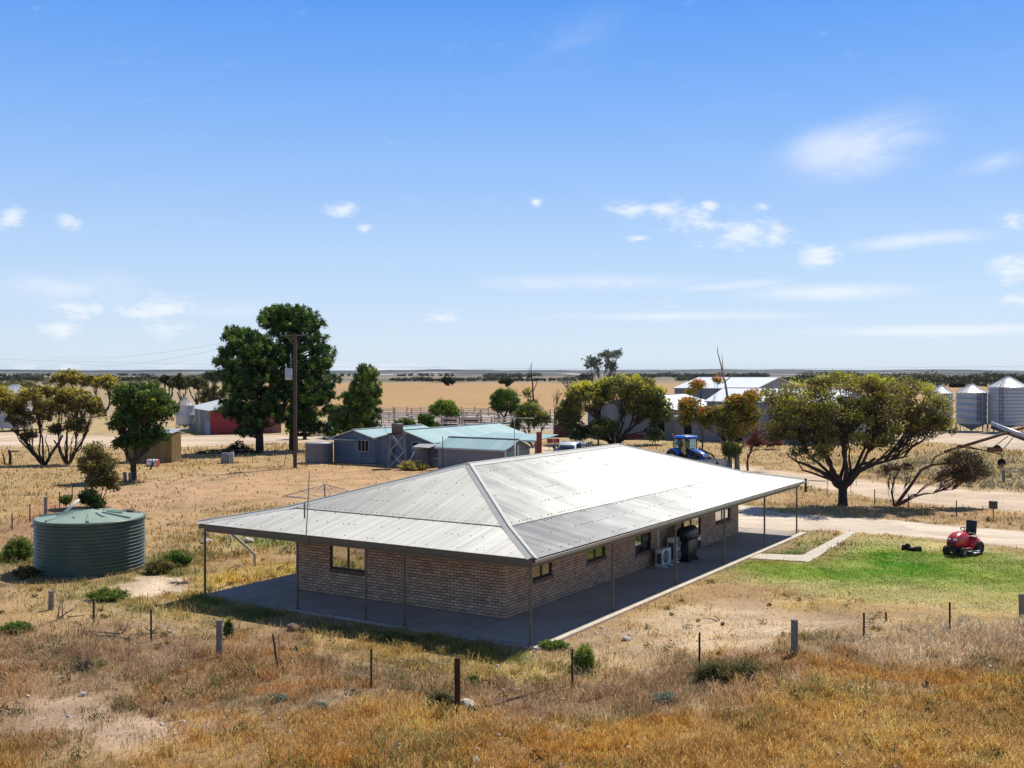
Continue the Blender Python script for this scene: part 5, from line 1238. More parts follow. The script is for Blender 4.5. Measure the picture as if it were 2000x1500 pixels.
o = mb.build('burnt_stump', mat('charred_wood', (.02, .016, .014), rough=.9)); place(o, (X, Y, 0)); tag(o, 'small black forked stump in front of the white drum', 'stump')
# ================================================================== VEHICLES
RED = mat('red_paint', (.60, .02, .035), rough=.34, var=.12, coat=.35, dirt=(.42, .06, .06), dscale=3); TYRE = mat('tyre_rubber', (.022, .02, .018), rough=.85, var=.3, vscale=10, dirt=(.10, .075, .055), dscale=5)
BLKP = mat('black_plastic', (.02, .02, .022), rough=.5, var=.2); CHR = mat('bright_metal', (.65, .65, .65), rough=.3, metal=.7); LAMP = mat('lamp_lens', (.7, .7, .68), rough=.12, var=.05)
def wheel(T, x, y, r, w, rim=.6, rimm=None, nm='wheel', tread=0):
    m = MB(); m.lathe([(r * rim, -w / 2), (r * .9, -w / 2), (r, -w * .36), (r, w * .36), (r * .9, w / 2), (r * rim, w / 2)], 30, c=(x, y, r), axis='y', cap=False)
    if tread:
        for k in range(tread):
            q = 2 * PI * k / tread
            for s in (-1, 1): m.box((x + math.cos(q) * r, y + s * w * .22, r + math.sin(q) * r), (.05, w * .4, .09), Matrix.Rotation(-q, 3, 'Y') @ Matrix.Rotation(s * .5, 3, 'X'))
    W = m.build(nm, TYRE, T)
    m = MB(); m.lathe([(.01, -w * .18), (r * rim * .5, -w * .22), (r * rim * .92, -w * .42), (r * rim * 1.0, -w * .47), (r * rim, w * .47), (r * rim * .92, w * .42), (r * rim * .5, w * .22), (.01, w * .18)], 24, c=(x, y, r), axis='y'); m.build('rim', rimm or CHR, W)
    return W
def sec(x, pts): return [(x, y, z) for y, z in pts]
def hoodsec(x, w, zb, zt, r=.5):
    h = zt - zb
    return sec(x, [(-w, zb), (-w, zb + h * .55), (-w * .93, zb + h * .8), (-w * .72, zb + h * .95), (-w * .3, zt), (w * .3, zt), (w * .72, zb + h * .95), (w * .93, zb + h * .8), (w, zb + h * .55), (w, zb)])
# ---- ride-on mower (x forward)
X, Y, _ = gp(1890, 1086); hd = math.atan2(-.62, -.80)
T = thing('ride_on_mower', 'red ride-on lawn mower with black seat parked on the lawn edge', 'ride-on mower', (X, Y + .35, 0), hd)
m = MB(); m.loft([hoodsec(.02, .27, .42, .98), hoodsec(.25, .29, .42, 1.0), hoodsec(.55, .29, .42, .97), hoodsec(.78, .275, .42, .88), hoodsec(.9, .25, .44, .76), hoodsec(.94, .22, .48, .68)]); B = m.build('hood', RED, T)
m = MB(); m.rbox((.93, 0, .53), (.05, .4, .2), .02); m.build('grille', mat('dark_red_grille', (.12, .01, .015), rough=.5), B)
for s in (-1, 1):
    m = MB(); m.rbox((.9, s * .13, .72), (.08, .17, .08), .03); m.build('headlight', LAMP, B)
m = MB(); m.loft([sec(-.62, [(-.42, .5), (-.42, .62), (-.3, .72), (.3, .72), (.42, .62), (.42, .5)]), sec(-.35, [(-.44, .45), (-.44, .68), (-.32, .76), (.32, .76), (.44, .68), (.44, .45)]), sec(-.05, [(-.42, .32), (-.42, .42), (-.3, .5), (.3, .5), (.42, .42), (.42, .32)])]); m.build('rear_fender', RED, T)
m = MB(); m.rbox((-.02, 0, .32), (1.0, .8, .06), .02); m.build('foot_plate', RED, T)
m = MB(); m.rbox((.08, 0, .62), (.24, .3, .58), .05); m.build('dashboard', BLKP, T)
m = MB(); m.tube([(.1, 0, .88), (-.08, 0, 1.04)], .025, 8); c = Vector((-.1, 0, 1.05)); R = Matrix.Rotation(-.7, 3, 'Y')
m.tube([tuple(c + R @ Vector((math.cos(t) * .18, math.sin(t) * .18, 0))) for t in np.linspace(0, 2 * PI, 25)], .02, 6, caps=False); m.tube([tuple(c + R @ Vector((-.18, 0, 0))), tuple(c + R @ Vector((.18, 0, 0)))], .015, 5); m.build('steering_wheel', BLKP, T)
m = MB(); m.rbox((-.42, 0, .86), (.46, .46, .13), .05, 3); m.rbox((-.64, 0, 1.13), (.13, .46, .56), .05, 3, Matrix.Rotation(-.15, 3, 'Y')); m.build('seat', BLKP, T)
m = MB(); m.tube([(-.3, .3, .7), (-.15, .36, .95)], .015, 6); m.tube([(-.35, .36, .72), (-.25, .42, .9)], .015, 6); m.rbox((-.32, .34, .77), (.25, .1, .05), .02); m.build('levers', CHR, T)
for s in (-1, 1):
    wheel(T, .68, s * .38, .2, .17, rimm=mat('grey_rim', (.2, .2, .2), rough=.5), nm='front_wheel'); wheel(T, -.5, s * .4, .29, .24, rimm=BLKP, nm='rear_wheel')
m = MB(); m.rbox((.08, 0, .17), (.75, 1.12, .14), .05, 2); m.build('mower_deck', BLKP, T)
m = MB(); m.rbox((.1, .62, .16), (.4, .16, .05), .02); m.rbox((-.1, .6, .22), (.2, .1, .03), .01); m.build('chute', CHR, T)
m = MB(); m.rbox((.5, 0, .3), (.75, .34, .22), .03); m.build('chassis', BLKP, T)

# ---- blue farm tractor (x forward)
BLUE = mat('tractor_blue', (.02, .17, .80), rough=.36, var=.12, coat=.3, dirt=(.06, .17, .5), dscale=2); DKB = mat('dark_engine', (.02, .022, .03), rough=.6, var=.3); TGL = glass_mat('tractor_glass', .3, (.35, .55, .5)); CREAM = mat('cream_rim', (.42, .37, .30), rough=.5)
Yt = 85.5; X = (1343 - 1000) / F * Yt; hd = math.atan2(-.86, .52)
T = thing('tractor', 'blue farm tractor with cab and a wide pale front blade behind the house', 'tractor', (X, Yt, 0), hd)
for s in (-1, 1): wheel(T, -.65, s * .86, .82, .46, .58, CREAM, 'rear_wheel', 22); wheel(T, 1.62, s * .78, .56, .36, .56, CREAM, 'front_wheel', 18)
m = MB(); m.loft([hoodsec(.55, .37, .95, 1.72), hoodsec(1.2, .36, .95, 1.66), hoodsec(1.75, .33, .95, 1.52), hoodsec(2.05, .28, .98, 1.34), hoodsec(2.12, .22, 1.02, 1.22)]); m.build('bonnet', BLUE, T)
m = MB(); m.rbox((1.2, 0, .8), (1.7, .5, .5), .05); m.rbox((-.3, 0, .8), (1.4, .8, .55), .05); m.build('engine_block', DKB, T)
for s in (-1, 1):
    m = MB(); m.rbox((1.3, s * .372, 1.28), (1.1, .02, .4), .008); m.build('side_grille', DKB, T)
    m = MB(); pts = [(-1.35, 1.25), (-1.15, 1.55), (-.65, 1.75), (-.1, 1.55), (.05, 1.2)]
    m.loft([[(x, s * .62, z), (x, s * 1.12, z - .02), (x, s * 1.12, z - .08), (x, s * .62, z - .06)] for x, z in pts]); m.build('mudguard', BLUE if s < 0 else BLUE, T)
# cab
m = MB(); cz0, cz1 = 1.2, 2.5
bot = [(.5, -.5), (.5, .5), (-.2, .72), (-.95, .62), (-.95, -.62), (-.2, -.72)]; top = [(.42, -.58), (.42, .58), (-.2, .74), (-.95, .62), (-.95, -.62), (-.2, -.74)]
for (a, b) in zip(bot, top): m.tube([(a[0], a[1], cz0 - .1), (b[0], b[1], cz1)], .04, 5)
for lst, z in ((bot, cz0), (top, cz1)):
    for i in range(6): m.tube([(lst[i][0], lst[i][1], z), (lst[(i + 1) % 6][0], lst[(i + 1) % 6][1], z)], .035, 5)
m.build('cab_frame', BLKP, T)
m = MB()
for i in range(6): j = (i + 1) % 6; m.add([(bot[i][0], bot[i][1], cz0), (bot[j][0], bot[j][1], cz0), (top[j][0], top[j][1], cz1), (top[i][0], top[i][1], cz1)], [(0, 1, 2, 3)])
m.build('cab_glass', TGL, T)
m = MB(); m.rbox((-.22, 0, 2.62), (1.62, 1.5, .2), .09, 3, taper=(.9, .86)); m.build('cab_roof', BLUE, T)
m = MB(); m.rbox((-.1, 0, 2.735), (.7, .8, .04), .015); m.build('roof_hatch', mat('pale_hatch', (.5, .55, .55), rough=.4), T)
m = MB(); m.lathe([(.06, 0), (.07, .08), (.05, .16), (.01, .18)], 12, c=(-.95, -.72, 2.66)); m.build('beacon', mat('orange_beacon', (.9, .12, .03), rough=.3), T)
m = MB(); m.rbox((-.5, 0, 1.35), (.5, .5, .5), .05); m.rbox((-.72, 0, 1.75), (.14, .46, .6), .05); m.build('driver_seat', BLKP, T)
m = MB(); m.tube([(.35, -.3, 1.3), (.12, 0, 1.7)], .03, 6); m.build('steering_column', BLKP, T)
m = MB(); m.tube([(.7, -.42, 1.5), (.7, -.42, 2.45)], .045, 8); m.build('exhaust', DKB, T)
for s in (-1, 1):
    m = MB(); m.tube([(.45, s * .6, 2.35), (.5, s * 1.0, 2.35)], .015, 5); m.rbox((.5, s * 1.08, 2.25), (.05, .16, .3), .02); m.build('wing_mirror', BLKP, T)
    m = MB(); m.tube([(.55, s * .55, 1.25), (.8, s * .55, 1.72), (2.35, s * .55, 1.3), (2.95, s * .55, .62)], .085, 4, False); m.tube([(.9, s * .55, 1.0), (1.9, s * .55, 1.25)], .05, 6); m.build('loader_arm', DKB, T)
    m = MB(); m.rbox((.1, s * .62, .75), (.4, .3, .05), .01); m.rbox((.12, s * .66, .45), (.36, .28, .05), .01); m.build('step', BLKP, T)
for s in (-1, 1):
    m = MB(); m.rbox((2.12, s * .14, 1.2), (.05, .14, .1), .02); m.build('headlight', LAMP, T)
m = MB(); prof = [(2.75, .85), (3.25, .98), (3.35, .95), (3.3, .9), (2.85, .78), (2.78, .4), (3.3, .12), (3.35, .06), (2.7, .1), (2.66, .5)]
m.loft([[(x, y, z + .1) for x, z in prof] for y in (-1.65, 1.65)], smooth=False); BK = m.build('front_blade', mat('worn_white_steel', (.80, .79, .75), rough=.45, metal=.2, var=.12, vscale=2), T)
for s in (-1, 1):
    m = MB(); m.prism([(2.7, s * 1.66, .2), (3.34, s * 1.66, .16), (3.32, s * 1.66, 1.04), (2.75, s * 1.66, .95)], (0, s * .03, 0)); m.build('end_plate', mat('grey_plate', (.35, .34, .33), rough=.5), BK)

# ---- white ute with canopy trailer behind
WHT = mat('white_car_paint', (.78, .79, .78), rough=.25, var=.02, coat=.6); CGL = glass_mat('windscreen_glass', .25, (.10, .14, .2))
Yu = 92.5; X = (1110 - 1000) / F * Yu; hd = math.atan2(-.96, -.22)
T = thing('white_car', 'white four-wheel drive parked behind the house ridge', 'car', (X, Yu, 0), hd)
def csec(x, w, z0, z1, rt=.12): return sec(x, [(-w, z0), (-w * 1.0, (z0 + z1) / 2), (-w * .97, z1 - rt), (-w * .86, z1), (w * .86, z1), (w * .97, z1 - rt), (w, (z0 + z1) / 2), (w, z0)])
m = MB(); m.loft([csec(-2.2, .8, .45, 1.02), csec(-2.1, .88, .4, 1.08), csec(.9, .9, .4, 1.06), csec(1.2, .88, .4, 1.02), csec(2.1, .84, .4, .92), csec(2.3, .72, .45, .8)]); B = m.build('body', WHT, T)
m = MB(); m.loft([csec(-2.0, .78, 1.04, 1.62), csec(-1.6, .8, 1.04, 1.74), csec(.1, .8, 1.04, 1.74), csec(.35, .77, 1.04, 1.68), csec(1.02, .84, 1.02, 1.06)]); CB = m.build('cabin', WHT, T)
m = MB(); m.add([(.55, -.62, 1.50), (.55, .62, 1.50), (.97, .70, 1.12), (.97, -.70, 1.12)], [(0, 1, 2, 3)])
m.v = [(x + .035, y, z + .03) for x, y, z in m.v]; m.build('windscreen', CGL, CB)
for s in (-1, 1):
    m = MB()
    for a, b_, c, d in ((-.75, .28, -.75, .75), (-1.8, -.85, -1.9, -.85)): m.add([(a, s * .79, 1.62), (b_, s * .79, 1.62), (d, s * .845, 1.12), (c, s * .845, 1.12)], [(0, 1, 2, 3)])
    m.build('side_window', CGL, CB)
    m = MB(); m.rbox((.85, s * 1.02, 1.16), (.12, .22, .18), .04); m.build('wing_mirror', BLKP if s < 0 else WHT, T)
    m = MB(); m.rbox((2.2, s * .6, .76), (.14, .3, .14), .04); m.build('headlight', LAMP, B)
    for x in (1.45, -1.4): wheel(T, x, s * .78, .37, .25, .6)
for s in (-.55, .55):
    m = MB(); m.tube([(-1.5, s, 1.8), (.1, s, 1.8)], .02, 5); m.build('roof_rail', BLKP, CB)
m = MB(); m.rbox((2.28, 0, .5), (.14, 1.5, .22), .04); m.rbox((2.3, 0, .72), (.06, .8, .14), .02); m.build('bumper', BLKP, B)
Yc = 97; X = (1139 - 1000) / F * Yc; T = thing('cage_trailer', 'grey box trailer with framed sides behind the white car', 'trailer', (X, Yc, 0), math.atan2(-.9, -.3))
m = MB(); m.rbox((0, 0, .95), (1.9, 1.15, .9), .02); m.build('box', mat('grey_sheet_box', (.24, .26, .28), rough=.5, metal=.3), T)
m = MB()
for x in (-.95, -.3, .3, .95):
    for s in (-.6, .6): m.bx(x - .03, x + .03, s - .03, s + .03, .45, 1.5)
for s in (-.6, .6): m.bx(-1, 1, s - .03, s + .03, 1.44, 1.5)
m.build('frame', IRON, T); wheel(T, 0, .65, .3, .2); wheel(T, 0, -.65, .3, .2)
m = MB(); m.tube([(.95, 0, .5), (1.9, 0, .45)], .04, 5); m.build('drawbar', IRON, T)
Yc = 107; X = (1080 - 1000) / F * Yc; T = thing('farm_implement', 'small dark red implement on a drawbar left of the white car', 'implement', (X, Yc, 0), .15)
m = MB(); m.rbox((-.3, 0, .95), (.55, .5, .45), .05); m.rbox((.35, 0, .95), (.55, .5, .45), .05); m.build('hopper', mat('faded_red', (.26, .02, .03), rough=.6, var=.3, vscale=3), T)
m = MB(); m.rbox((.2, 0, .62), (1.9, .12, .08), .02); m.tube([(-.3, 0, .9), (-.4, 0, 0)], .03, 5); m.tube([(.6, 0, .6), (.7, 0, 0)], .03, 5); m.build('drawbar', TRIMG, T)
wheel(T, .3, -.35, .25, .15); wheel(T, .3, .35, .25, .15)
# ================================================================== TREES
BARK = mat('mallee_bark', (.05, .032, .025), rough=.9, var=.35, vscale=6, bump=.5, bscale=12)
BARKL = mat('pale_bark', (.26, .21, .17), rough=.85, var=.35, vscale=4, bump=.4)
BARKR = mat('reddish_bark', (.13, .05, .035), rough=.85, var=.35, vscale=4)
BARKG = mat('grey_dead_bark', (.20, .17, .15), rough=.9, var=.3, vscale=4)
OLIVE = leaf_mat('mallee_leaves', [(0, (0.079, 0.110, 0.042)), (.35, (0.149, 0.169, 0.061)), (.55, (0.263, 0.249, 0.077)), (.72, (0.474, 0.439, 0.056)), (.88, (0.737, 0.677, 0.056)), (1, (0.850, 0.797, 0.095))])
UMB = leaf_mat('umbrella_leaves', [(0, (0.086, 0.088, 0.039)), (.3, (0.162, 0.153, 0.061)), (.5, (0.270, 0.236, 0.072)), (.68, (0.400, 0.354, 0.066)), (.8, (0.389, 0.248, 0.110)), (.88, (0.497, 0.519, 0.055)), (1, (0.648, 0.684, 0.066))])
GOLD = leaf_mat('golden_mallee_leaves', [(0, (.08, .085, .035)), (.3, (.15, .13, .05)), (.5, (.25, .20, .055)), (.7, (.46, .38, .05)), (1, (.70, .58, .07))])
ORNG = leaf_mat('orange_tip_leaves', [(0, (.08, .09, .035)), (.3, (.17, .165, .045)), (.5, (.36, .34, .05)), (.68, (.56, .50, .05)), (.82, (.66, .36, .08)), (1, (.75, .25, .10))])
PINE = leaf_mat('pine_needles', [(0, (0.018, 0.039, 0.020)), (.4, (0.039, 0.081, 0.024)), (.62, (0.094, 0.172, 0.031)), (1, (0.242, 0.368, 0.055))], trans=.18)
PINE2 = leaf_mat('young_pine_needles', [(0, (0.030, 0.061, 0.024)), (.4, (0.066, 0.121, 0.030)), (.7, (0.165, 0.241, 0.036)), (1, (0.330, 0.414, 0.066))], trans=.12)
DKGR = leaf_mat('dark_green_leaves', [(0, (0.031, 0.064, 0.020)), (.4, (0.061, 0.118, 0.024)), (.7, (0.155, 0.234, 0.042)), (.92, (0.345, 0.396, 0.083)), (1, (0.655, 0.594, 0.066))])
BRGR = leaf_mat('bright_green_leaves', [(0, (0.058, 0.111, 0.023)), (.4, (0.117, 0.195, 0.033)), (.75, (0.234, 0.312, 0.039)), (1, (0.416, 0.468, 0.052))])
GREYL = leaf_mat('grey_green_leaves', [(0, (0.090, 0.112, 0.083)), (.5, (0.180, 0.210, 0.150)), (1, (0.330, 0.375, 0.270))])
REDL = leaf_mat('red_shrub_leaves', [(0, (.10, .03, .03)), (.5, (.24, .08, .075)), (1, (.40, .22, .19))])
BRWN = leaf_mat('brown_scrub_leaves', [(0, (0.078, 0.058, 0.039)), (.4, (0.143, 0.111, 0.058)), (.7, (0.247, 0.182, 0.078)), (1, (0.390, 0.286, 0.117))])
SHRB = leaf_mat('shrub_leaves', [(0, (0.065, 0.072, 0.026)), (.4, (0.156, 0.143, 0.046)), (.7, (0.312, 0.260, 0.078)), (.92, (0.468, 0.351, 0.156)), (1, (0.650, 0.520, 0.065))])
DRKF = leaf_mat('far_dark_leaves', [(0, (.03, .038, .022)), (.5, (.06, .066, .034)), (1, (.12, .115, .05))])
OLFAR = leaf_mat('far_olive_leaves', [(0, (.07, .075, .035)), (.5, (.15, .145, .06)), (1, (.30, .27, .08))])

def foliage(name, mat_, parent, C, R, per, size, seed, topbias=.3, spread=.18, clumpvar=.22, base=.3, flat=1.0, asp=.42, smooth=False, kind=None, cz=None, loc=None):
    r = np.random.default_rng(seed); C = np.asarray(C, float); R = np.asarray(R, float)
    if R.ndim == 1: R = np.repeat(R[:, None], 3, 1); R[:, 2] *= flat
    n = len(C); N = n * per; idx = np.repeat(np.arange(n), per)
    d = r.normal(size=(N, 3)); d /= np.linalg.norm(d, axis=1)[:, None]
    rad = r.random(N) ** .42
    P_ = C[idx] + d * rad[:, None] * R[idx] * (1 + .22 * r.normal(size=(N, 1)) * .6)
    # leaf frame: random, leaning outward
    a = d * .6 + r.normal(size=(N, 3)) * .8; a /= np.linalg.norm(a, axis=1)[:, None]
    b = np.cross(a, r.normal(size=(N, 3))); b /= np.linalg.norm(b, axis=1)[:, None]
    s = size * r.uniform(.55, 1.45, N)[:, None]
    V = np.stack([P_ - a * s, P_ + b * s * asp, P_ + a * s, P_ - b * s * asp], 1).reshape(-1, 3)
    Fq = np.arange(N * 4).reshape(-1, 4)
    zmin, zmax = (C[:, 2] - R[:, 2]).min(), (C[:, 2] + R[:, 2]).max()
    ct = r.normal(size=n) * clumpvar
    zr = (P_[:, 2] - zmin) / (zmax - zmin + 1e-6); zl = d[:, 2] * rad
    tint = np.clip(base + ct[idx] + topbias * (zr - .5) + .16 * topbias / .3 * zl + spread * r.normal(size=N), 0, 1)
    if loc is not None: V = V - np.array(loc)
    o = np_mesh(name, V, Fq, mat_, parent, attrs={'tint': ('FACE', 'FLOAT', tint)})
    return o
def curve(p, q, sag_=0.0, out=None, n=6, wob=.0, r=None):
    """smooth limb from p to q; leaves p in direction out"""
    p = Vector(p); q = Vector(q); L = (q - p).length
    c = p + (Vector(out).normalized() * L * .45 if out is not None else (q - p) * .5 + Vector((0, 0, sag_)))
    pts = []
    for i in range(n + 1):
        t = i / n; w = (1 - t) ** 2 * p + 2 * t * (1 - t) * c + t * t * q
        if 0 < i < n and wob and r is not None: w = w + Vector((r.uniform(-1, 1), r.uniform(-1, 1), r.uniform(-1, 1))) * wob
        pts.append(w)
    return pts
def tree(name, label, base, ells, leafm, bark=BARK, Y=None, seed=1, nclump=60, per=90, size=.1, cr=.55, flat=.7, stems=6, trunk_r=.22, fork=1.5, inner=.55, depth=.85,
         topbias=.35, base_t=.3, clumpvar=.18, spread=.14, cat='tree', group=None, spray=0, twig=True, lean=(0, 0), out_up=.8, bare=0, stem_list=None):
    """ells: crown lobes in photo pixels (cx, cy, rx, ry[, depth offset m])"""
    if Y is None: X, Y, _ = gp(*base)
    else: X = (base[0] - 1000) / F * Y
    r = random.Random(seed); T = thing(name, label, cat, (X, Y, 0), 0, group)
    area = sum(e[2] * e[3] for e in ells); C = []; R = []
    for e in ells:
        off = e[4] if len(e) > 4 else 0; c = Vector(ap(e[0], e[1], Y)) + Vector((0, off, 0)); rx = e[2] / F * Y; rz = e[3] / F * Y; ry = rx * depth
        n = max(3, int(nclump * e[2] * e[3] / area))
        for k in range(n):
            for _ in range(20):
                d = Vector((r.gauss(0, 1), r.gauss(0, 1), r.gauss(0, 1))); d.normalize(); s = r.uniform(inner, 1.0)
                if d.z < -.35 and r.random() < .6: continue
                break
            crr = cr * r.uniform(.6, 1.3); sh = max(.2, 1 - crr / max(rx, crr * 1.2) * .75), max(.2, 1 - crr * flat / max(rz, crr) * .75)
            C.append((c.x + d.x * s * rx * sh[0], c.y + d.y * s * ry * sh[0], max(.25, c.z + d.z * s * rz * sh[1]))); R.append(crr)
    # limbs
    mb = MB(); base_p = Vector((X, Y, 0)); top = base_p + Vector((lean[0] * fork, lean[1] * fork, fork))
    if fork > .5:
        mb.tube([base_p + Vector((0, 0, -.15)), base_p + Vector((0, 0, .12)), base_p.lerp(top, .5) + Vector((r.uniform(-.05, .05), 0, 0)), top], [trunk_r * 1.45, trunk_r * 1.15, trunk_r, trunk_r * .95], 10)
    else: top = base_p
    # main nodes: farthest-point picks among the clumps
    idx = [r.randrange(len(C))]
    while len(idx) < min(stems, len(C)):
        best = max(range(len(C)), key=lambda i: min((Vector(C[i]) - Vector(C[j])).length for j in idx) * r.uniform(.7, 1)); idx.append(best)
    nodes = []
    for i in idx:
        q = Vector(C[i]); nodes.append(top.lerp(q, .62) + Vector((0, 0, -.12 * (q.z - top.z))))
    allC = [Vector(c) for c in C]
    owner = [min(range(len(nodes)), key=lambda j: (nodes[j] - c).length) for c in allC]
    for j, q in enumerate(nodes):
        s0 = top + Vector((r.uniform(-.5, .5) * trunk_r, r.uniform(-.5, .5) * trunk_r, -.1 if fork > .5 else -.05)); L = (q - s0).length
        hx = Vector((q.x - s0.x, q.y - s0.y, 0)); out = hx.normalized() * .9 + Vector((0, 0, out_up)) if hx.length > .01 else Vector((0, 0, 1))
        rs = trunk_r * (.62 if fork > .5 else .75) * r.uniform(.75, 1.1)
        pts = curve(s0, q, 0, out, 7, L * .03, r); mb.tube(pts, [rs * (1 - .6 * i / 7) for i in range(8)], 8)
        mine = [i for i in range(len(C)) if owner[i] == j]
        r.shuffle(mine)
        for i in mine:
            c = allC[i]; t0 = r.choice([7, 7, 6, 5]); s = pts[t0]; L = (c - s).length
            if L < .15: continue
            k = max(.012, rs * .28 * r.uniform(.7, 1.1)); pp = curve(s, c, .06 * L, (q - s0).normalized() + (c - s).normalized() * 1.2 + Vector((0, 0, .25)), 5, L * .05, r)
            mb.tube(pp, [k, k * .85, k * .7, k * .5, k * .35, k * .2], 5)
            if twig:
                for _ in range(3):
                    e = c + Vector((r.uniform(-1, 1), r.uniform(-1, 1), r.uniform(-.5, 1))).normalized() * R[i] * r.uniform(.6, 1.0); mb.tube([pp[4], pp[4].lerp(e, .6) + Vector((0, 0, .04)), e], [k * .3, k * .2, .004], 3, caps=False)
    for _ in range(bare):
        j = r.randrange(len(nodes)); q = nodes[j]; d = (q - top).normalized(); e = q + (d + Vector((r.uniform(-.6, .6), r.uniform(-.6, .6), r.uniform(.0, .5)))) * r.uniform(.6, 1.6); mb.tube(curve(q, e, 0, d, 4, .08, r), [.035, .03, .022, .014, .006], 4)
    if stem_list:
        for pts_, r0, r1 in stem_list:
            pw = [Vector(ap(x, y, Y)) for x, y in pts_]; n = len(pw); mb.tube(pw, [r0 + (r1 - r0) * i / (n - 1) for i in range(n)], 8)
    mb.build('trunk', bark, T, world=True)
    keep = [i for i in range(len(C))]
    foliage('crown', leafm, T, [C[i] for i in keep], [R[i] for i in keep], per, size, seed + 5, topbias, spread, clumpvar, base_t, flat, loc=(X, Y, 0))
    return T

# ---- big umbrella tree on the right
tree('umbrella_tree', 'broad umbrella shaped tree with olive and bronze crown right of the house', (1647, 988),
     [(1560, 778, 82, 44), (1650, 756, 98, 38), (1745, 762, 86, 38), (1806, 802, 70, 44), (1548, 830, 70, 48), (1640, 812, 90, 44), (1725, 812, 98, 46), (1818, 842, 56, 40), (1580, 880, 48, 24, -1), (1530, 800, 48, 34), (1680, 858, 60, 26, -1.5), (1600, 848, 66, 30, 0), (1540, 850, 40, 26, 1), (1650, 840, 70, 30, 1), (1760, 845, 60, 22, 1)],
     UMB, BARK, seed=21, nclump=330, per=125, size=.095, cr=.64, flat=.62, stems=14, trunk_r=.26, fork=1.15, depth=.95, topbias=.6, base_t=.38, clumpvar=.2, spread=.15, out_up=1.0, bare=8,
     stem_list=[([(1640, 950), (1625, 938), (1590, 925), (1568, 918), (1560, 905), (1540, 890)], .08, .03)])
# ---- leaning scrub beneath it
X, Y, _ = gp(1748, 990)
tree('leaning_scrub_tree', 'low leaning tree with crooked bare stem and brown scrubby crown by the driveway', (1748, 990),
     [(1880, 900, 48, 28), (1905, 925, 38, 24), (1860, 930, 34, 18)], BRWN, BARKR, seed=31, nclump=60, per=110, size=.07, cr=.42, flat=.7, stems=4, trunk_r=.07, fork=.12, base_t=.4, clumpvar=.25, topbias=.25, bare=16, out_up=.6,
     stem_list=[([(1749, 990), (1765, 968), (1782, 945), (1800, 918), (1822, 908), (1850, 905), (1875, 905)], .11, .04), ([(1748, 990), (1742, 960), (1748, 935), (1760, 915)], .07, .03), ([(1818, 912), (1826, 893), (1845, 885)], .05, .03)])
tree('scrub_bush', 'thin wispy dark scrub branch left of the leaning stem', (1746, 988), [(1745, 915, 24, 12), (1775, 912, 20, 9), (1728, 922, 12, 7)], BRWN, BARKR, seed=33, nclump=22, per=45, size=.06, cr=.3, stems=3, trunk_r=.03, fork=.1, base_t=.2, bare=6, cat='bush')
# ---- orange tipped tree
tree('orange_tipped_tree', 'mallee with yellow green crown and orange tips in front of the white sheds', (1440, 924),
     [(1405, 815, 42, 28), (1440, 790, 34, 26), (1465, 812, 24, 30), (1375, 808, 26, 18), (1430, 840, 34, 22), (1470, 775, 22, 18), (1345, 795, 26, 24), (1340, 825, 14, 14)],
     ORNG, BARKL, seed=41, nclump=185, per=115, size=.11, cr=.6, flat=.75, stems=8, trunk_r=.2, fork=1.6, base_t=.42, clumpvar=.22, topbias=.35, bare=10, Y=83.5,
     stem_list=[([(1430, 862), (1422, 800), (1420, 770), (1416, 745), (1412, 735), (1408, 712), (1402, 690), (1401, 677)], .12, .02), ([(1416, 745), (1425, 738), (1432, 730), (1439, 720)], .05, .015), ([(1412, 722), (1411, 705), (1410, 690)], .04, .01)])
tree('orange_sapling', 'thin wispy sapling with orange leaves in front of the white shed roof', (1372, 845), [(1363, 752, 20, 14), (1402, 742, 13, 10), (1350, 765, 14, 10)], ORNG, BARK, Y=104, seed=43, nclump=34, per=50, size=.12, cr=.45, stems=4, trunk_r=.08, fork=2.2, base_t=.62, clumpvar=.2, bare=8, topbias=.4)
tree('bushy_sucker', 'dense dark green ball of leaves low on the orange tipped tree', (1430, 922), [(1427, 882, 22, 21)], OLIVE, BARK, Y=82.6, seed=44, nclump=26, per=150, size=.1, cr=.45, stems=3, trunk_r=.04, fork=.1, base_t=.28, cat='bush')
tree('red_stemmed_tree', 'thin red stemmed tree with reddish sparse leaves beside the orange tipped tree', (1461, 924), [(1462, 868, 14, 16), (1480, 845, 18, 20), (1500, 860, 16, 12)], REDL, BARKR, Y=84.5, seed=45, nclump=26, per=36, size=.08, cr=.4, stems=4, trunk_r=.07, fork=1.3, base_t=.4, bare=10,
     stem_list=[([(1461, 922), (1459, 905), (1466, 882), (1476, 850), (1482, 820), (1490, 795)], .09, .03)])
for i, (x, y, w, lab) in enumerate(((1510, 862, 26, 'low red bush behind the left side of the umbrella tree'), (1478, 862, 16, 'low red bush behind the thin red stem'))):
    tree('red_bush', lab, (x, 882), [(x, y, w, 13)], REDL, BARKR, Y=108, seed=47 + i, nclump=24, per=70, size=.13, cr=.5, stems=3, trunk_r=.03, fork=.1, base_t=.45, cat='bush', group='red bushes behind the tracks')
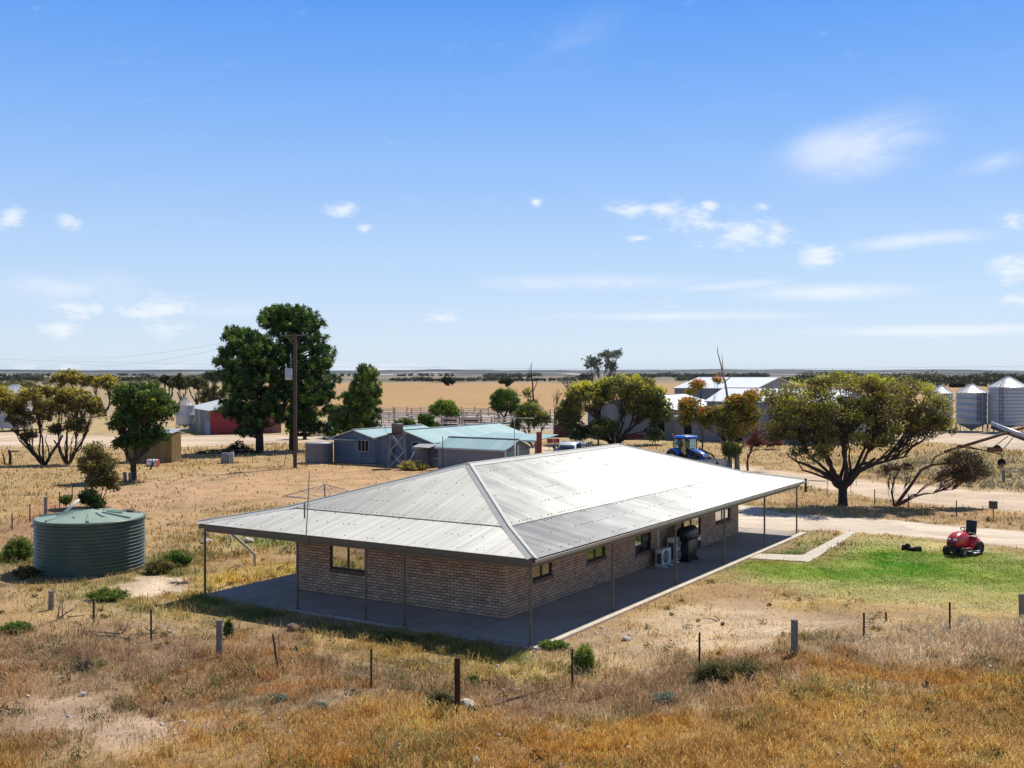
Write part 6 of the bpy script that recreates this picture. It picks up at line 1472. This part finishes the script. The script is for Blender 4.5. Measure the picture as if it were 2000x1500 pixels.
# ---- round mallee behind the ridge
tree('round_mallee', 'large round olive mallee with yellow green top behind the house ridge', (1200, 868),
     [(1150, 775, 52, 34), (1215, 758, 60, 32), (1268, 770, 34, 36), (1110, 812, 32, 36), (1290, 808, 28, 40), (1245, 765, 40, 30), (1180, 835, 36, 22, -1), (1130, 850, 22, 14), (1280, 850, 20, 14), (1245, 800, 30, 16)],
     OLIVE, BARK, seed=51, nclump=300, per=110, size=.15, cr=.8, flat=.8, stems=14, trunk_r=.26, fork=.3, inner=.7, base_t=.34, clumpvar=.16, topbias=.6, bare=8, depth=.8)
tree('slim_sapling', 'thin dark stem standing left of the round mallee base', (1169, 872), [(1168, 838, 12, 10)], OLIVE, BARK, seed=53, nclump=8, per=60, size=.12, cr=.5, stems=2, trunk_r=.09, fork=1.3)
tree('tall_sparse_gum', 'tall sparse grey-green gum rising above the round mallee', (1165, 850), [(1190, 694, 30, 16), (1158, 712, 26, 20), (1208, 690, 14, 10), (1192, 716, 22, 16), (1145, 735, 24, 14)], GREYL, BARKG, Y=150, seed=54, nclump=120, per=16, size=.19, cr=.6, flat=.7, stems=7, trunk_r=.2, fork=5, base_t=.4, bare=26, inner=.2)
tree('bare_grey_tree', 'bare grey branching tree left of the tall sparse gum', (1112, 840), [(1108, 745, 22, 18), (1128, 738, 12, 12)], GREYL, BARKG, Y=155, seed=55, nclump=22, per=5, size=.18, cr=.7, stems=7, trunk_r=.15, fork=5, bare=30)
tree('bare_grey_tree', 'small bare twiggy tree standing against the field left of the round mallee', (1083, 825), [(1086, 770, 12, 16)], GREYL, BARKR, Y=150, seed=56, nclump=10, per=3, size=.12, cr=.5, stems=5, trunk_r=.1, fork=2.6, bare=18)
# ---- tall bare tree and shrubby trees left of it
tree('bare_spindly_tree', 'tall bare spindly tree with a few leaves against the field', (1043, 835), [(1030, 768, 12, 18), (1042, 790, 14, 16)], OLIVE, BARK, Y=150, seed=61, nclump=18, per=24, size=.2, cr=.6, stems=5, trunk_r=.18, fork=3.4, bare=12,
     stem_list=[([(1043, 800), (1041, 770), (1040, 745), (1037, 722), (1039, 708)], .14, .03), ([(1040, 745), (1033, 728), (1036, 712)], .06, .02), ([(1041, 765), (1050, 745), (1053, 735)], .06, .02)])
tree('shrubby_mallee', 'shrubby olive mallee with spreading stems by the rust red column', (1042, 872), [(1022, 815, 26, 22), (1055, 818, 24, 22), (1035, 795, 24, 14), (1008, 835, 14, 16)], OLIVE, BARK, Y=112, seed=62, nclump=64, per=95, size=.13, cr=.6, stems=7, trunk_r=.12, fork=.25, base_t=.34, topbias=.35, bare=4)
tree('round_green_tree', 'dense round mid green tree at the right end of the stock yards', (985, 824), [(985, 782, 34, 28), (972, 795, 22, 18), (1004, 800, 16, 16)], BRGR, BARK, Y=165, seed=63, nclump=70, per=110, size=.2, cr=.85, stems=5, trunk_r=.2, fork=1.0, base_t=.3, topbias=.3, clumpvar=.14)
tree('round_yellow_green_tree', 'round yellow-green tree in front of the crop field above the aqua roof', (868, 836), [(868, 798, 31, 22), (852, 802, 16, 14), (882, 806, 18, 14)], BRGR, BARKL, Y=150, seed=64, nclump=60, per=110, size=.18, cr=.75, stems=5, trunk_r=.12, fork=1.0, base_t=.62, topbias=.3, clumpvar=.14)
tree('green_bush', 'deep green bush left of the round yellow-green tree', (836, 838), [(832, 820, 20, 14), (845, 832, 18, 9)], BRGR, BARK, Y=140, seed=65, nclump=34, per=110, size=.16, cr=.6, stems=3, trunk_r=.05, fork=.1, base_t=.12, topbias=.2, cat='bush')
tree('green_bush', 'low dark green bush just above the left aqua roof', (795, 838), [(792, 826, 24, 9)], BRGR, BARK, Y=138, seed=66, nclump=28, per=90, size=.15, cr=.55, stems=3, trunk_r=.05, fork=.1, base_t=.2, cat='bush')
# ---- pines
def pine(name, label, base, Y, layers, leafm, seed, cr, per, size, trunk_r, ztop_px, base_t=.3, twist=.0, kf=1.0, topb=.2):
    X = (base - 1000) / F * Y; r = random.Random(seed); T = thing(name, label, 'pine tree', (X, Y, 0)); C = []; R = []; mb = MB()
    ztop = HC - (ztop_px - HOR) / F * Y; px_top = layers[-1][1]
    def axis(z): 
        t = z / ztop; return Vector((X + ((px_top - 1000) / F * Y - X) * t * t, Y, z))
    mb.tube([axis(ztop * i / 8) + Vector((0, 0, -.1 if i == 0 else 0)) for i in range(9)], [trunk_r * (1.15 - .95 * i / 8) for i in range(9)], 9)
    for (py, cx, hw_, hh, n) in layers:
        c = Vector(ap(cx, py, Y)); rx = hw_ / F * Y; rz = hh / F * Y
        for k in range(int(n * kf)):
            q = r.uniform(0, 2 * PI); s = r.uniform(.35, 1.0) ** .7; p = Vector((c.x + math.cos(q) * rx * s, c.y + math.sin(q) * rx * s * .95, c.z + r.uniform(-1, 1) * rz + (1 - s) * rz * .6)); C.append(tuple(p)); rr_ = cr * r.uniform(.6, 1.25); R.append(rr_)
            a = axis(min(ztop * .97, max(1.5, p.z - (p - axis(p.z)).length * .35))); pp = curve(a, p, 0, (p - a).normalized() + Vector((0, 0, -.1)), 4, .1, r); mb.tube(pp, [.09, .07, .05, .035, .02], 4)
    mb.build('trunk', BARK, T, world=True)
    # upward pointing tufts: several small clumps per branch end
    r2 = np.random.default_rng(seed); CC = []; RR = []
    for c, rad in zip(C, R):
        k = 6
        for _ in range(k):
            d = r2.normal(size=3); d /= np.linalg.norm(d); d[2] = abs(d[2]) * .7 - .15; CC.append(np.array(c) + d * rad * .95); RR.append((rad * .3, rad * .3, rad * .42))
        CC.append(np.array(c)); RR.append((rad * .5, rad * .5, rad * .28))
    foliage('crown', leafm, T, CC, np.array(RR), per, size, seed + 3, topb, .12, .24, base_t, asp=.2, loc=(X, Y, 0)); return T  # needle tint brightens upward: sunlit tufts put into the colour
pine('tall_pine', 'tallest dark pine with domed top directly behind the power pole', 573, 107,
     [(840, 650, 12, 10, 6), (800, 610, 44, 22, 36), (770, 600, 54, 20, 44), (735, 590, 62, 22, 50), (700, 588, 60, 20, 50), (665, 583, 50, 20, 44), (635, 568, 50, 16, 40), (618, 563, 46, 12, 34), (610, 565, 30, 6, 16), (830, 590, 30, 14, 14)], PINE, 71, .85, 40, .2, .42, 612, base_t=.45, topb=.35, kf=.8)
pine('broad_pine', 'broad dark pine in front and left of the tallest pine', 507, 104,
     [(840, 490, 22, 10, 12), (815, 500, 60, 14, 34), (790, 495, 56, 14, 34), (760, 490, 60, 18, 44), (725, 487, 58, 18, 46), (695, 485, 50, 16, 40), (672, 488, 44, 14, 30), (655, 480, 34, 9, 20)], PINE, 72, .9, 40, .2, .36, 655, base_t=.42, topb=.35, kf=.8)
pine('conical_pine', 'smaller conical young pine right of the tall pines', 700, 128,
     [(836, 693, 42, 12, 50), (812, 698, 40, 12, 50), (785, 708, 31, 12, 44), (760, 714, 23, 12, 34), (738, 715, 13, 9, 18), (724, 715, 5, 8, 6)], PINE2, 73, .8, 46, .2, .2, 716, base_t=.5, kf=1)
# ---- left trees
tree('left_mallee', 'leftmost multi-stemmed mallee with golden top at the photo edge', (86, 908),
     [(20, 790, 34, 28), (60, 775, 30, 24), (40, 815, 34, 24), (85, 800, 30, 26), (5, 770, 20, 18), (55, 850, 20, 14)], GOLD, BARK, seed=81, nclump=100, per=85, size=.12, cr=.55, flat=.7, stems=8, trunk_r=.14, fork=.1, base_t=.3, topbias=.7, clumpvar=.15, bare=14, out_up=.75,
     stem_list=[([(84, 906), (70, 890), (55, 870), (40, 852), (22, 838)], .17, .09), ([(84, 906), (83, 870), (82, 850)], .1, .06), ([(88, 908), (100, 885), (112, 868), (122, 850)], .13, .08)])
tree('left_mallee', 'second multi-stemmed mallee with golden top just right of the leftmost one', (131, 906),
     [(120, 790, 34, 26), (165, 790, 34, 28), (140, 770, 32, 18), (190, 805, 22, 26), (150, 830, 30, 20), (105, 840, 20, 14)], GOLD, BARK, seed=82, nclump=105, per=85, size=.12, cr=.55, flat=.7, stems=9, trunk_r=.13, fork=.1, base_t=.3, topbias=.7, clumpvar=.15, bare=14, out_up=.9,
     stem_list=[([(130, 904), (122, 888), (114, 875), (105, 860)], .1, .06), ([(130, 904), (129, 880), (130, 850)], .1, .06), ([(134, 905), (145, 885), (160, 862), (172, 840)], .13, .07)])
tree('dark_green_tree', 'dense upright dark green tree in front of the ochre hut', (260, 944),
     [(275, 775, 58, 36), (300, 800, 52, 38), (250, 820, 48, 36), (290, 850, 44, 28), (255, 865, 38, 18), (235, 770, 26, 26)], DKGR, BARK, Y=77, seed=83, nclump=170, per=130, size=.115, cr=.55, flat=.85, stems=8, trunk_r=.22, fork=1.2, base_t=.36, topbias=.35, clumpvar=.14)
tree('shrubby_small_tree', 'small brown-green shrubby tree behind the green water tank', (188, 990),
     [(190, 905, 44, 30), (185, 880, 28, 18), (195, 935, 40, 22), (222, 950, 16, 9)], SHRB, BARK, Y=62, seed=84, nclump=95, per=125, size=.075, cr=.42, stems=6, trunk_r=.07, fork=.4, base_t=.42, topbias=.35, clumpvar=.14, spread=.2)
tree('dark_low_bush', 'dark green low bush beneath the shrubby small tree', (172, 998), [(172, 972, 26, 22), (190, 985, 18, 14)], DKGR, BARK, Y=60.5, seed=85, nclump=34, per=130, size=.07, cr=.35, stems=4, trunk_r=.03, fork=.1, base_t=.18, topbias=.2, cat='bush')
tree('bright_green_bush', 'small bright green bush against the left side fence', (127, 990), [(127, 976, 14, 11)], BRGR, BARK, Y=60, seed=86, nclump=16, per=120, size=.06, cr=.25, stems=3, trunk_r=.02, fork=.1, base_t=.35, cat='bush')
def bush(px, pyb, w, h, m_, label, seed, name='bush', per=26, size=None, base_t=.4):
    """low tuft of arching leafy stems"""
    X, Y, _ = gp(px, pyb); W_ = w / F * Y / 2; H_ = h / F * Y; s = (size or .0011 * Y); r = np.random.default_rng(seed); T = thing(name, label, 'bush', (X, Y, 0))
    n = int(26 + w * h / 30); mb = MB(); C = []; R = []
    for i in range(n):
        q = r.uniform(0, 2 * PI); e = r.random() ** .6; tip = Vector((math.cos(q) * W_ * e, math.sin(q) * W_ * e * .8, H_ * r.uniform(.35, 1.1) * (1 - .55 * e * e))); o = Vector((tip.x * .35, tip.y * .35, 0))
        mb.tube([o, o.lerp(tip, .5) + Vector((0, 0, .1 * H_)), tip], [.008, .006, .003], 3, caps=False)
        for t in (.45, .75, 1.0): C.append(tuple(o.lerp(tip, t) + Vector((0, 0, .06 * H_)))); R.append((W_ * .16 + .02, W_ * .16 + .02, H_ * .15 + .02))
    mb.build('stems', BARK, T); foliage('leaves', m_, T, C, np.array(R), per, s, seed + 2, .35, .16, .2, base_t, asp=.3)
    return T
bush(35, 1094, 56, 40, BRGR, 'bright green bush left of the water tank', 90, base_t=.45)
bush(50, 1128, 50, 20, SHRB, 'olive weeds at the foot of the water tank, left side', 91)
bush(345, 1106, 60, 26, BRGR, 'green leafy clump right of the water tank', 92, base_t=.35)
bush(310, 1120, 60, 26, SHRB, 'yellowish weeds against the right side of the water tank', 93, base_t=.5)
bush(1141, 1312, 42, 46, BRGR, 'bright yellow-green bush beside an iron dropper near the slab corner', 94, base_t=.6)
bush(445, 1248, 18, 34, DKGR, 'narrow green weed beside the tall wooden fence post', 95)
bush(1392, 1335, 70, 34, SHRB, 'dark olive weed clump right of the front fence dropper', 96, base_t=.25)
bush(1455, 1330, 60, 30, SHRB, 'dark weed clump between the dropper and the square timber post', 97, base_t=.22)
bush(1300, 1372, 60, 14, GREYL, 'grey-green weed clump in the golden grass', 98, base_t=.9)
bush(210, 1172, 80, 20, BRGR, 'low bright green weeds below the water tank', 100, base_t=.4)
bush(30, 1236, 70, 18, BRGR, 'low green weeds at the left photo edge below the tank', 102, base_t=.3)
bush(540, 1370, 44, 11, GREYL, 'small grey-green weed rosette left of the corner post', 103, base_t=.9)
bush(620, 1385, 40, 10, GREYL, 'another small grey-green weed rosette close to the corner post', 104, base_t=.9)
bush(925, 1340, 30, 16, BRGR, 'tiny green weed just right of the corner post', 105)
bush(862, 1385, 60, 30, SHRB, 'dark weeds at the left foot of the rusty corner post', 106, base_t=.3)
bush(1080, 1268, 60, 14, BRGR, 'green weeds along the slab edge at the near corner', 107, base_t=.5)
bush(950, 920, 70, 22, SHRB, 'tan dry bush by the narrower rain tank', 108, base_t=.85)
bush(805, 918, 60, 16, SHRB, 'tan dry weeds beneath the tank stand', 109, base_t=.85)
# ---- far background trees, each its own
def far_tree(i, px, pyc, w, h, Y, m_, label, dense=1.0):
    tree('background_tree', label, (px, 800), [(px - w * .2, pyc, w * .36, h * .5), (px + w * .2, pyc + h * .05, w * .34, h * .45), (px, pyc - h * .1, w * .3, h * .45)], m_, BARK, Y=Y, seed=200 + i, nclump=int(46 * dense), per=70, size=.0013 * Y, cr=w / F * Y * .12, stems=5, trunk_r=.0016 * Y, fork=max(.6, 1.0), base_t=.45, topbias=.5, twig=False, group='trees scattered beyond the farmyard')
FT = [(140, 742, 84, 40, 150, GOLD, 'tall golden topped tree rising behind the left mallees'), (97, 765, 50, 26, 170, GOLD, 'small golden tree between the left mallees and the tall golden one'), (205, 748, 70, 36, 190, GOLD, 'dark tree with orange crown left of the dark green tree'), (50, 757, 70, 20, 200, OLFAR, 'pale green tree above the leftmost mallee'), (10, 758, 50, 20, 210, OLFAR, 'pale green tree at the extreme left of the field edge'),
      (355, 748, 50, 36, 260, OLFAR, 'grey-olive tree with visible trunks right of the dark green tree'), (385, 752, 48, 32, 250, OLFAR, 'olive tree in the middle of the group left of the pines'), (330, 745, 36, 26, 280, DRKF, 'dark small tree peeking over the dark green tree'), (415, 775, 60, 44, 190, OLFAR, 'light olive tree touching the left edge of the broad pine'), (418, 735, 44, 26, 175, GREYL, 'grey twiggy tree crown behind the broad pine'), (160, 775, 40, 30, 165, GOLD, 'sparse golden tree behind the second mallee'),
      (875, 744, 24, 16, 640, DRKF, 'lone round dark tree in the far field'), (990, 745, 30, 14, 600, DRKF, 'lone dark tree on the field edge by the spindly tree'), (595, 820, 60, 60, 125, DKGR, 'green bushy tree between the two pine trunks'), (665, 822, 50, 40, 132, PINE2, 'leafy low tree joining the tall pine and the conical pine'),
      (1760, 770, 60, 30, 200, BRWN, 'brownish tree seen through the umbrella tree crown'), (1945, 756, 26, 12, 520, DRKF, 'dark bush between two silos in the distance'), (1870, 752, 30, 10, 560, DRKF, 'low dark bush above the hopper silo, left side')]
for i, (px, pyc, w, h, Y, m_, lab) in enumerate(FT): far_tree(i, px, pyc, w, h, Y, m_, lab)
# ---- far tree belts as one mass
def belt(name, label, x0, x1, Y, hgt, n, seed, m_=DRKF, dy=80, gaps=None, size=.9):
    r = np.random.default_rng(seed); px = r.uniform(x0, x1, n * 3); ok = vnoise(px, px * 0, 60, seed) > (gaps or 0); px = px[ok][:n]; n = len(px)
    yy = Y + r.uniform(0, dy, n); X = (px - 1000) / F * yy; h = hgt * r.uniform(.55, 1.15, n) * (.7 + .6 * vnoise(px, px * 0, 30, seed + 1)); C = np.stack([X, yy, h * .6], 1); R = np.stack([h * r.uniform(.6, 1.2, n), h * .8, h * .5], 1)
    o = foliage(name, m_, None, C, R, 60, size, seed, .3, .15, .2, .35); tag(o, label, 'tree belt', kind='stuff')
belt('tree_belt', 'far dark belt of scrub trees at the left below the hills', -80, 660, 880, 5.2, 420, 1, dy=160, size=.8, gaps=.12)
belt('tree_belt', 'far dark belt of scrub trees on the right below the hills', 1560, 2100, 700, 6.4, 420, 2, dy=120, size=.8)
belt('tree_belt', 'thin far line of scrub trees beyond the middle of the field', 640, 1580, 930, 3.6, 330, 3, dy=120, gaps=.36, size=.7)
belt('tree_belt', 'second far line of scrub trees in the middle distance', 900, 1500, 1500, 6, 260, 4, dy=500, gaps=.3, size=1.2)
belt('tree_belt', 'scattered far scrub across the plain below the hills', -100, 2100, 1900, 5.5, 330, 5, dy=1800, gaps=.45, size=1.5)
belt('tree_belt', 'low scrub on the right plain beyond the silos', 1820, 2100, 560, 2.6, 60, 6, dy=120, gaps=.3, size=.5)
belt('tree_belt', 'near edge scrub of the plain on the far left', -60, 340, 560, 3.2, 90, 7, m_=OLFAR, dy=200, gaps=.4, size=.5)
# low weeds of the far right pasture
r_ = np.random.default_rng(5); n = 260; py = r_.uniform(905, 962, n); px = r_.uniform(1690, 2030, n); Yv = HC * F / (py - HOR); Xv = (px - 1000) / F * Yv
k = sdist(ROAD_HI, Xv, Yv) < -.6; Xv = Xv[k]; Yv = Yv[k]; n = len(Xv); hh = r_.uniform(.1, .3, n)
o = foliage('pasture_weeds', GREYL, None, np.stack([Xv, Yv, hh * .6], 1), np.stack([hh * 1.6, hh * 1.4, hh], 1), 40, .055, 6, .2, .2, .25, .35); tag(o, 'low grey-green weeds in the pasture right of the umbrella tree', 'weeds', kind='stuff')
r_ = np.random.default_rng(8); n = 900; Yv = np.sqrt(r_.uniform(20 ** 2, 60 ** 2, n)); Xv = r_.uniform(-.52, .52, n) * Yv
q = sample(Xv, Yv); k = (q[2] > .3) & (sdist(SLAB, Xv, Yv) < -.3) & (sdist(LAWN, Xv, Yv) < -.3) & (fbm(Xv, Yv, 4, 44) > .42); Xv = Xv[k]; Yv = Yv[k]; n = len(Xv); hh = r_.uniform(.05, .15, n)
o = foliage('ground_weeds', SHRB, None, np.stack([Xv, Yv, hh * .7], 1), np.stack([hh * 1.6, hh * 1.5, hh], 1), 46, .035, 9, .2, .2, .3, .3); tag(o, 'low green and brown weeds dotted through the dry grass', 'weeds', kind='stuff')
# ================================================================== LIGHT, SKY, HAZE, CAMERA
SUN_AZ = math.atan2(.60, .80); SUN_EL = math.radians(56)
d = Vector((math.sin(SUN_AZ) * math.cos(SUN_EL), math.cos(SUN_AZ) * math.cos(SUN_EL), math.sin(SUN_EL)))
sl = bpy.data.lights.new('sun', 'SUN'); sl.energy = 5.0; sl.angle = math.radians(.5); sl.color = (1, .955, .88)
so = bpy.data.objects.new('sun', sl); COL.objects.link(so); so.rotation_euler = d.to_track_quat('Z', 'Y').to_euler(); so.location = d * 200
W = bpy.data.worlds.new('World'); scene.world = W; W.use_nodes = True; nt = W.node_tree; nt.nodes.clear(); L = nt.links
out = nd(nt, 'ShaderNodeOutputWorld'); bg = nd(nt, 'ShaderNodeBackground'); bg.inputs[1].default_value = SKY_STR; L.new(bg.outputs[0], out.inputs[0])
sky = nd(nt, 'ShaderNodeTexSky', sky_type='NISHITA', sun_disc=False, sun_elevation=SUN_EL, sun_rotation=SUN_AZ, altitude=50, air_density=1.0, dust_density=.35, ozone_density=2.2)
hs = nd(nt, 'ShaderNodeHueSaturation', i_Saturation=1.28, i_Value=1.0, i_Hue=.507); L.new(sky.outputs[0], hs.inputs['Color'])
tc = nd(nt, 'ShaderNodeTexCoord'); sp = nd(nt, 'ShaderNodeSeparateXYZ'); L.new(tc.outputs['Generated'], sp.inputs[0])
az = nd(nt, 'ShaderNodeMath', operation='ARCTAN2'); L.new(sp.outputs[0], az.inputs[0]); L.new(sp.outputs[1], az.inputs[1])
el = nd(nt, 'ShaderNodeMath', operation='ARCSINE'); L.new(sp.outputs[2], el.inputs[0])
cb = nd(nt, 'ShaderNodeCombineXYZ'); L.new(az.outputs[0], cb.inputs[0]); L.new(el.outputs[0], cb.inputs[1])
def M(op, a, b=None, c=None):
    n = nd(nt, 'ShaderNodeMath', operation=op)
    for i, v in enumerate((a, b, c)):
        if v is None: continue
        if isinstance(v, (int, float)): n.inputs[i].default_value = v
        else: L.new(v, n.inputs[i])
    return n.outputs[0]
gr = ramp(nt, M('DIVIDE', M('MAXIMUM', el.outputs[0], 0.0), PI / 2), [(0, (.74, .86, 1.0)), (.03, (.62, .78, 1.0)), (.07, (.50, .70, 1.0)), (.11, (.37, .59, 1.0)), (.155, (.235, .48, .99)), (.21, (.12, .36, .95)), (.31, (.06, .17, .46)), (.45, (.07, .11, .22)), (1, (.06, .08, .13))])
gm = nd(nt, 'ShaderNodeMix', data_type='RGBA', blend_type='MULTIPLY', i_0=1.0); L.new(gr, gm.inputs[6]); gm.inputs[7].default_value = (SKY_G / SKY_STR,) * 3 + (1,)
sm = nd(nt, 'ShaderNodeMix', data_type='RGBA', i_0=.85); L.new(hs.outputs[0], sm.inputs[6]); L.new(gm.outputs[2], sm.inputs[7])
def noise(scale, det, sx=1, sy=2.2, rough=.55, off=0, dist=0.0, rot=0):
    mp = nd(nt, 'ShaderNodeMapping'); mp.inputs['Scale'].default_value = (sx, sy, 1); mp.inputs['Location'].default_value = (off, off * .7, 0); mp.inputs['Rotation'].default_value = (0, 0, rot); L.new(cb.outputs[0], mp.inputs[0])
    n = nd(nt, 'ShaderNodeTexNoise', i_Scale=scale, i_Detail=det, i_Roughness=rough, i_Distortion=dist); L.new(mp.outputs[0], n.inputs['Vector']); return n.outputs[0]
def blob(px, py, rx, ry, rot=0):
    a = math.atan((px - 1000) / F); e = math.atan((HOR - py) / F * math.cos(a)); mp = nd(nt, 'ShaderNodeMapping', vector_type='TEXTURE'); mp.inputs['Location'].default_value = (a, e, 0); mp.inputs['Rotation'].default_value = (0, 0, math.radians(rot)); mp.inputs['Scale'].default_value = (rx / F, ry / F, 1); L.new(cb.outputs[0], mp.inputs[0])
    g = nd(nt, 'ShaderNodeTexGradient', gradient_type='SPHERICAL'); L.new(mp.outputs[0], g.inputs[0]); return g.outputs['Fac']
puffs = [(150, 606, 60, 22), (190, 603, 40, 22), (125, 642, 55, 22), (320, 604, 105, 30), (330, 640, 60, 28), (260, 610, 80, 20), (18, 430, 26, 40, -50), (134, 434, 34, 17), (665, 412, 45, 24), (714, 447, 28, 14), (1047, 396, 18, 14), (1240, 408, 55, 24), (1300, 408, 60, 28), (1360, 440, 85, 38, -15), (1450, 455, 90, 34), (1510, 462, 45, 34), (1385, 402, 28, 18), (1245, 466, 42, 12), (1595, 500, 58, 34), (1975, 432, 40, 28, -20), (1990, 525, 60, 34), (1985, 583, 60, 18), (860, 620, 60, 16), (730, 722, 130, 14), (45, 718, 45, 14), (130, 720, 34, 10), (335, 718, 60, 12), (900, 722, 50, 9), (1490, 405, 30, 14)]
acc = None
for q in puffs:
    b = blob(q[0], q[1], q[2] * (1.3 if q[2] > 50 else 1.05), q[3] * (1.4 if q[2] > 50 else 1.15), q[4] if len(q) > 4 else 0); acc = b if acc is None else M('SMOOTH_MAX', acc, b, .15)
n1 = noise(38, 7, rough=.6); n2 = noise(130, 5, off=3)
n3 = noise(16, 3, off=5); pn = M('ADD', M('ADD', M('MULTIPLY', n1, .5), M('MULTIPLY', n2, .2)), M('MULTIPLY', n3, .3))
pd = M('ADD', M('MULTIPLY', acc, 1.0), M('MULTIPLY', M('SUBTRACT', pn, .5), 3.0))
mr = nd(nt, 'ShaderNodeMapRange', interpolation_type='SMOOTHSTEP', i_1=.27, i_2=1.12); L.new(pd, mr.inputs[0])
puff = M('MULTIPLY', mr.outputs[0], M('MINIMUM', M('MULTIPLY', acc, 5.0), 1.0))
wisps = [(1680, 290, 260, 95, 12), (1180, 552, 330, 30, 0), (1300, 618, 430, 16, 0), (1830, 645, 380, 18, 0), (1950, 315, 130, 34, 10), (1170, 60, 360, 120, 20), (1850, 60, 300, 90, 30), (1800, 470, 200, 24, 3), (450, 610, 260, 40, 0), (1620, 570, 260, 26, 0), (1450, 200, 300, 60, 20), (120, 560, 260, 60, 0), (1200, 270, 80, 50, 60), (1400, 560, 200, 16, 3)]
acc2 = None
for i, q in enumerate(wisps):
    b = M('MULTIPLY', blob(*q), .30 if i in (5,) else .16 if i in (6, 10, 12) else (.6 if i in (4, 8, 11) else .95)); acc2 = b if acc2 is None else M('MAXIMUM', acc2, b)
w1 = noise(7, 9, sx=1, sy=3.2, rough=.66, off=7, dist=1.2, rot=.12); w2 = noise(5, 4, sx=1, sy=1.6, off=11)
wd = M('MULTIPLY', acc2, M('MULTIPLY', M('MULTIPLY', w1, w2), 4.0)); mr2 = nd(nt, 'ShaderNodeMapRange', interpolation_type='SMOOTHSTEP', i_1=.12, i_2=1.1, i_4=.8); L.new(wd, mr2.inputs[0])
cirrus = M('MULTIPLY', noise(3.5, 8, sx=1.0, sy=2.0, rough=.6, off=21, dist=1.0, rot=-.5), .16)
cl = M('MAXIMUM', puff, M('ADD', mr2.outputs[0], 0.0))
mx = nd(nt, 'ShaderNodeMix', data_type='RGBA'); L.new(M('MULTIPLY', cl, .7), mx.inputs[0]); L.new(sm.outputs[2], mx.inputs[6]); mx.inputs[7].default_value = CLOUD_C
L.new(mx.outputs[2], bg.inputs[0])

if HAZE > 0:
    hm = bpy.data.materials.new('haze_air'); hm.use_nodes = True; n_ = hm.node_tree; n_.nodes.clear(); o_ = nd(n_, 'ShaderNodeOutputMaterial'); v = nd(n_, 'ShaderNodeVolumePrincipled'); v.inputs['Color'].default_value = (.60, .74, .95, 1); v.inputs['Density'].default_value = HAZE; v.inputs['Anisotropy'].default_value = .2
    n_.links.new(v.outputs[0], o_.inputs['Volume']); mb = MB(); mb.bx(-12500, 12500, -500, 13500, -12, 70); ho = mb.build('haze', hm); tag(ho, 'thin pale air over the whole plain', 'haze', kind='stuff')

cam = bpy.data.cameras.new('camera'); co = bpy.data.objects.new('camera', cam); COL.objects.link(co); scene.camera = co
co.location = (0, 0, HC); co.rotation_euler = (PI / 2 - math.atan(22 / F), 0, 0)
cam.sensor_width = 36; cam.sensor_fit = 'HORIZONTAL'; cam.lens = F / 2000 * 36; cam.clip_start = .5; cam.clip_end = 40000
scene.render.engine = 'CYCLES'
vs = scene.view_settings; vs.view_transform = 'Standard'; vs.look = 'None'; vs.gamma = 1; vs.exposure = EXPO
scene.cycles.max_bounces = 6; scene.cycles.transparent_max_bounces = 12; scene.cycles.volume_bounces = 0
scene.cycles.sample_clamp_indirect = 6
print('objects', len(bpy.data.objects), 'polys', sum(len(o.data.polygons) for o in bpy.data.objects if o.type == 'MESH'))
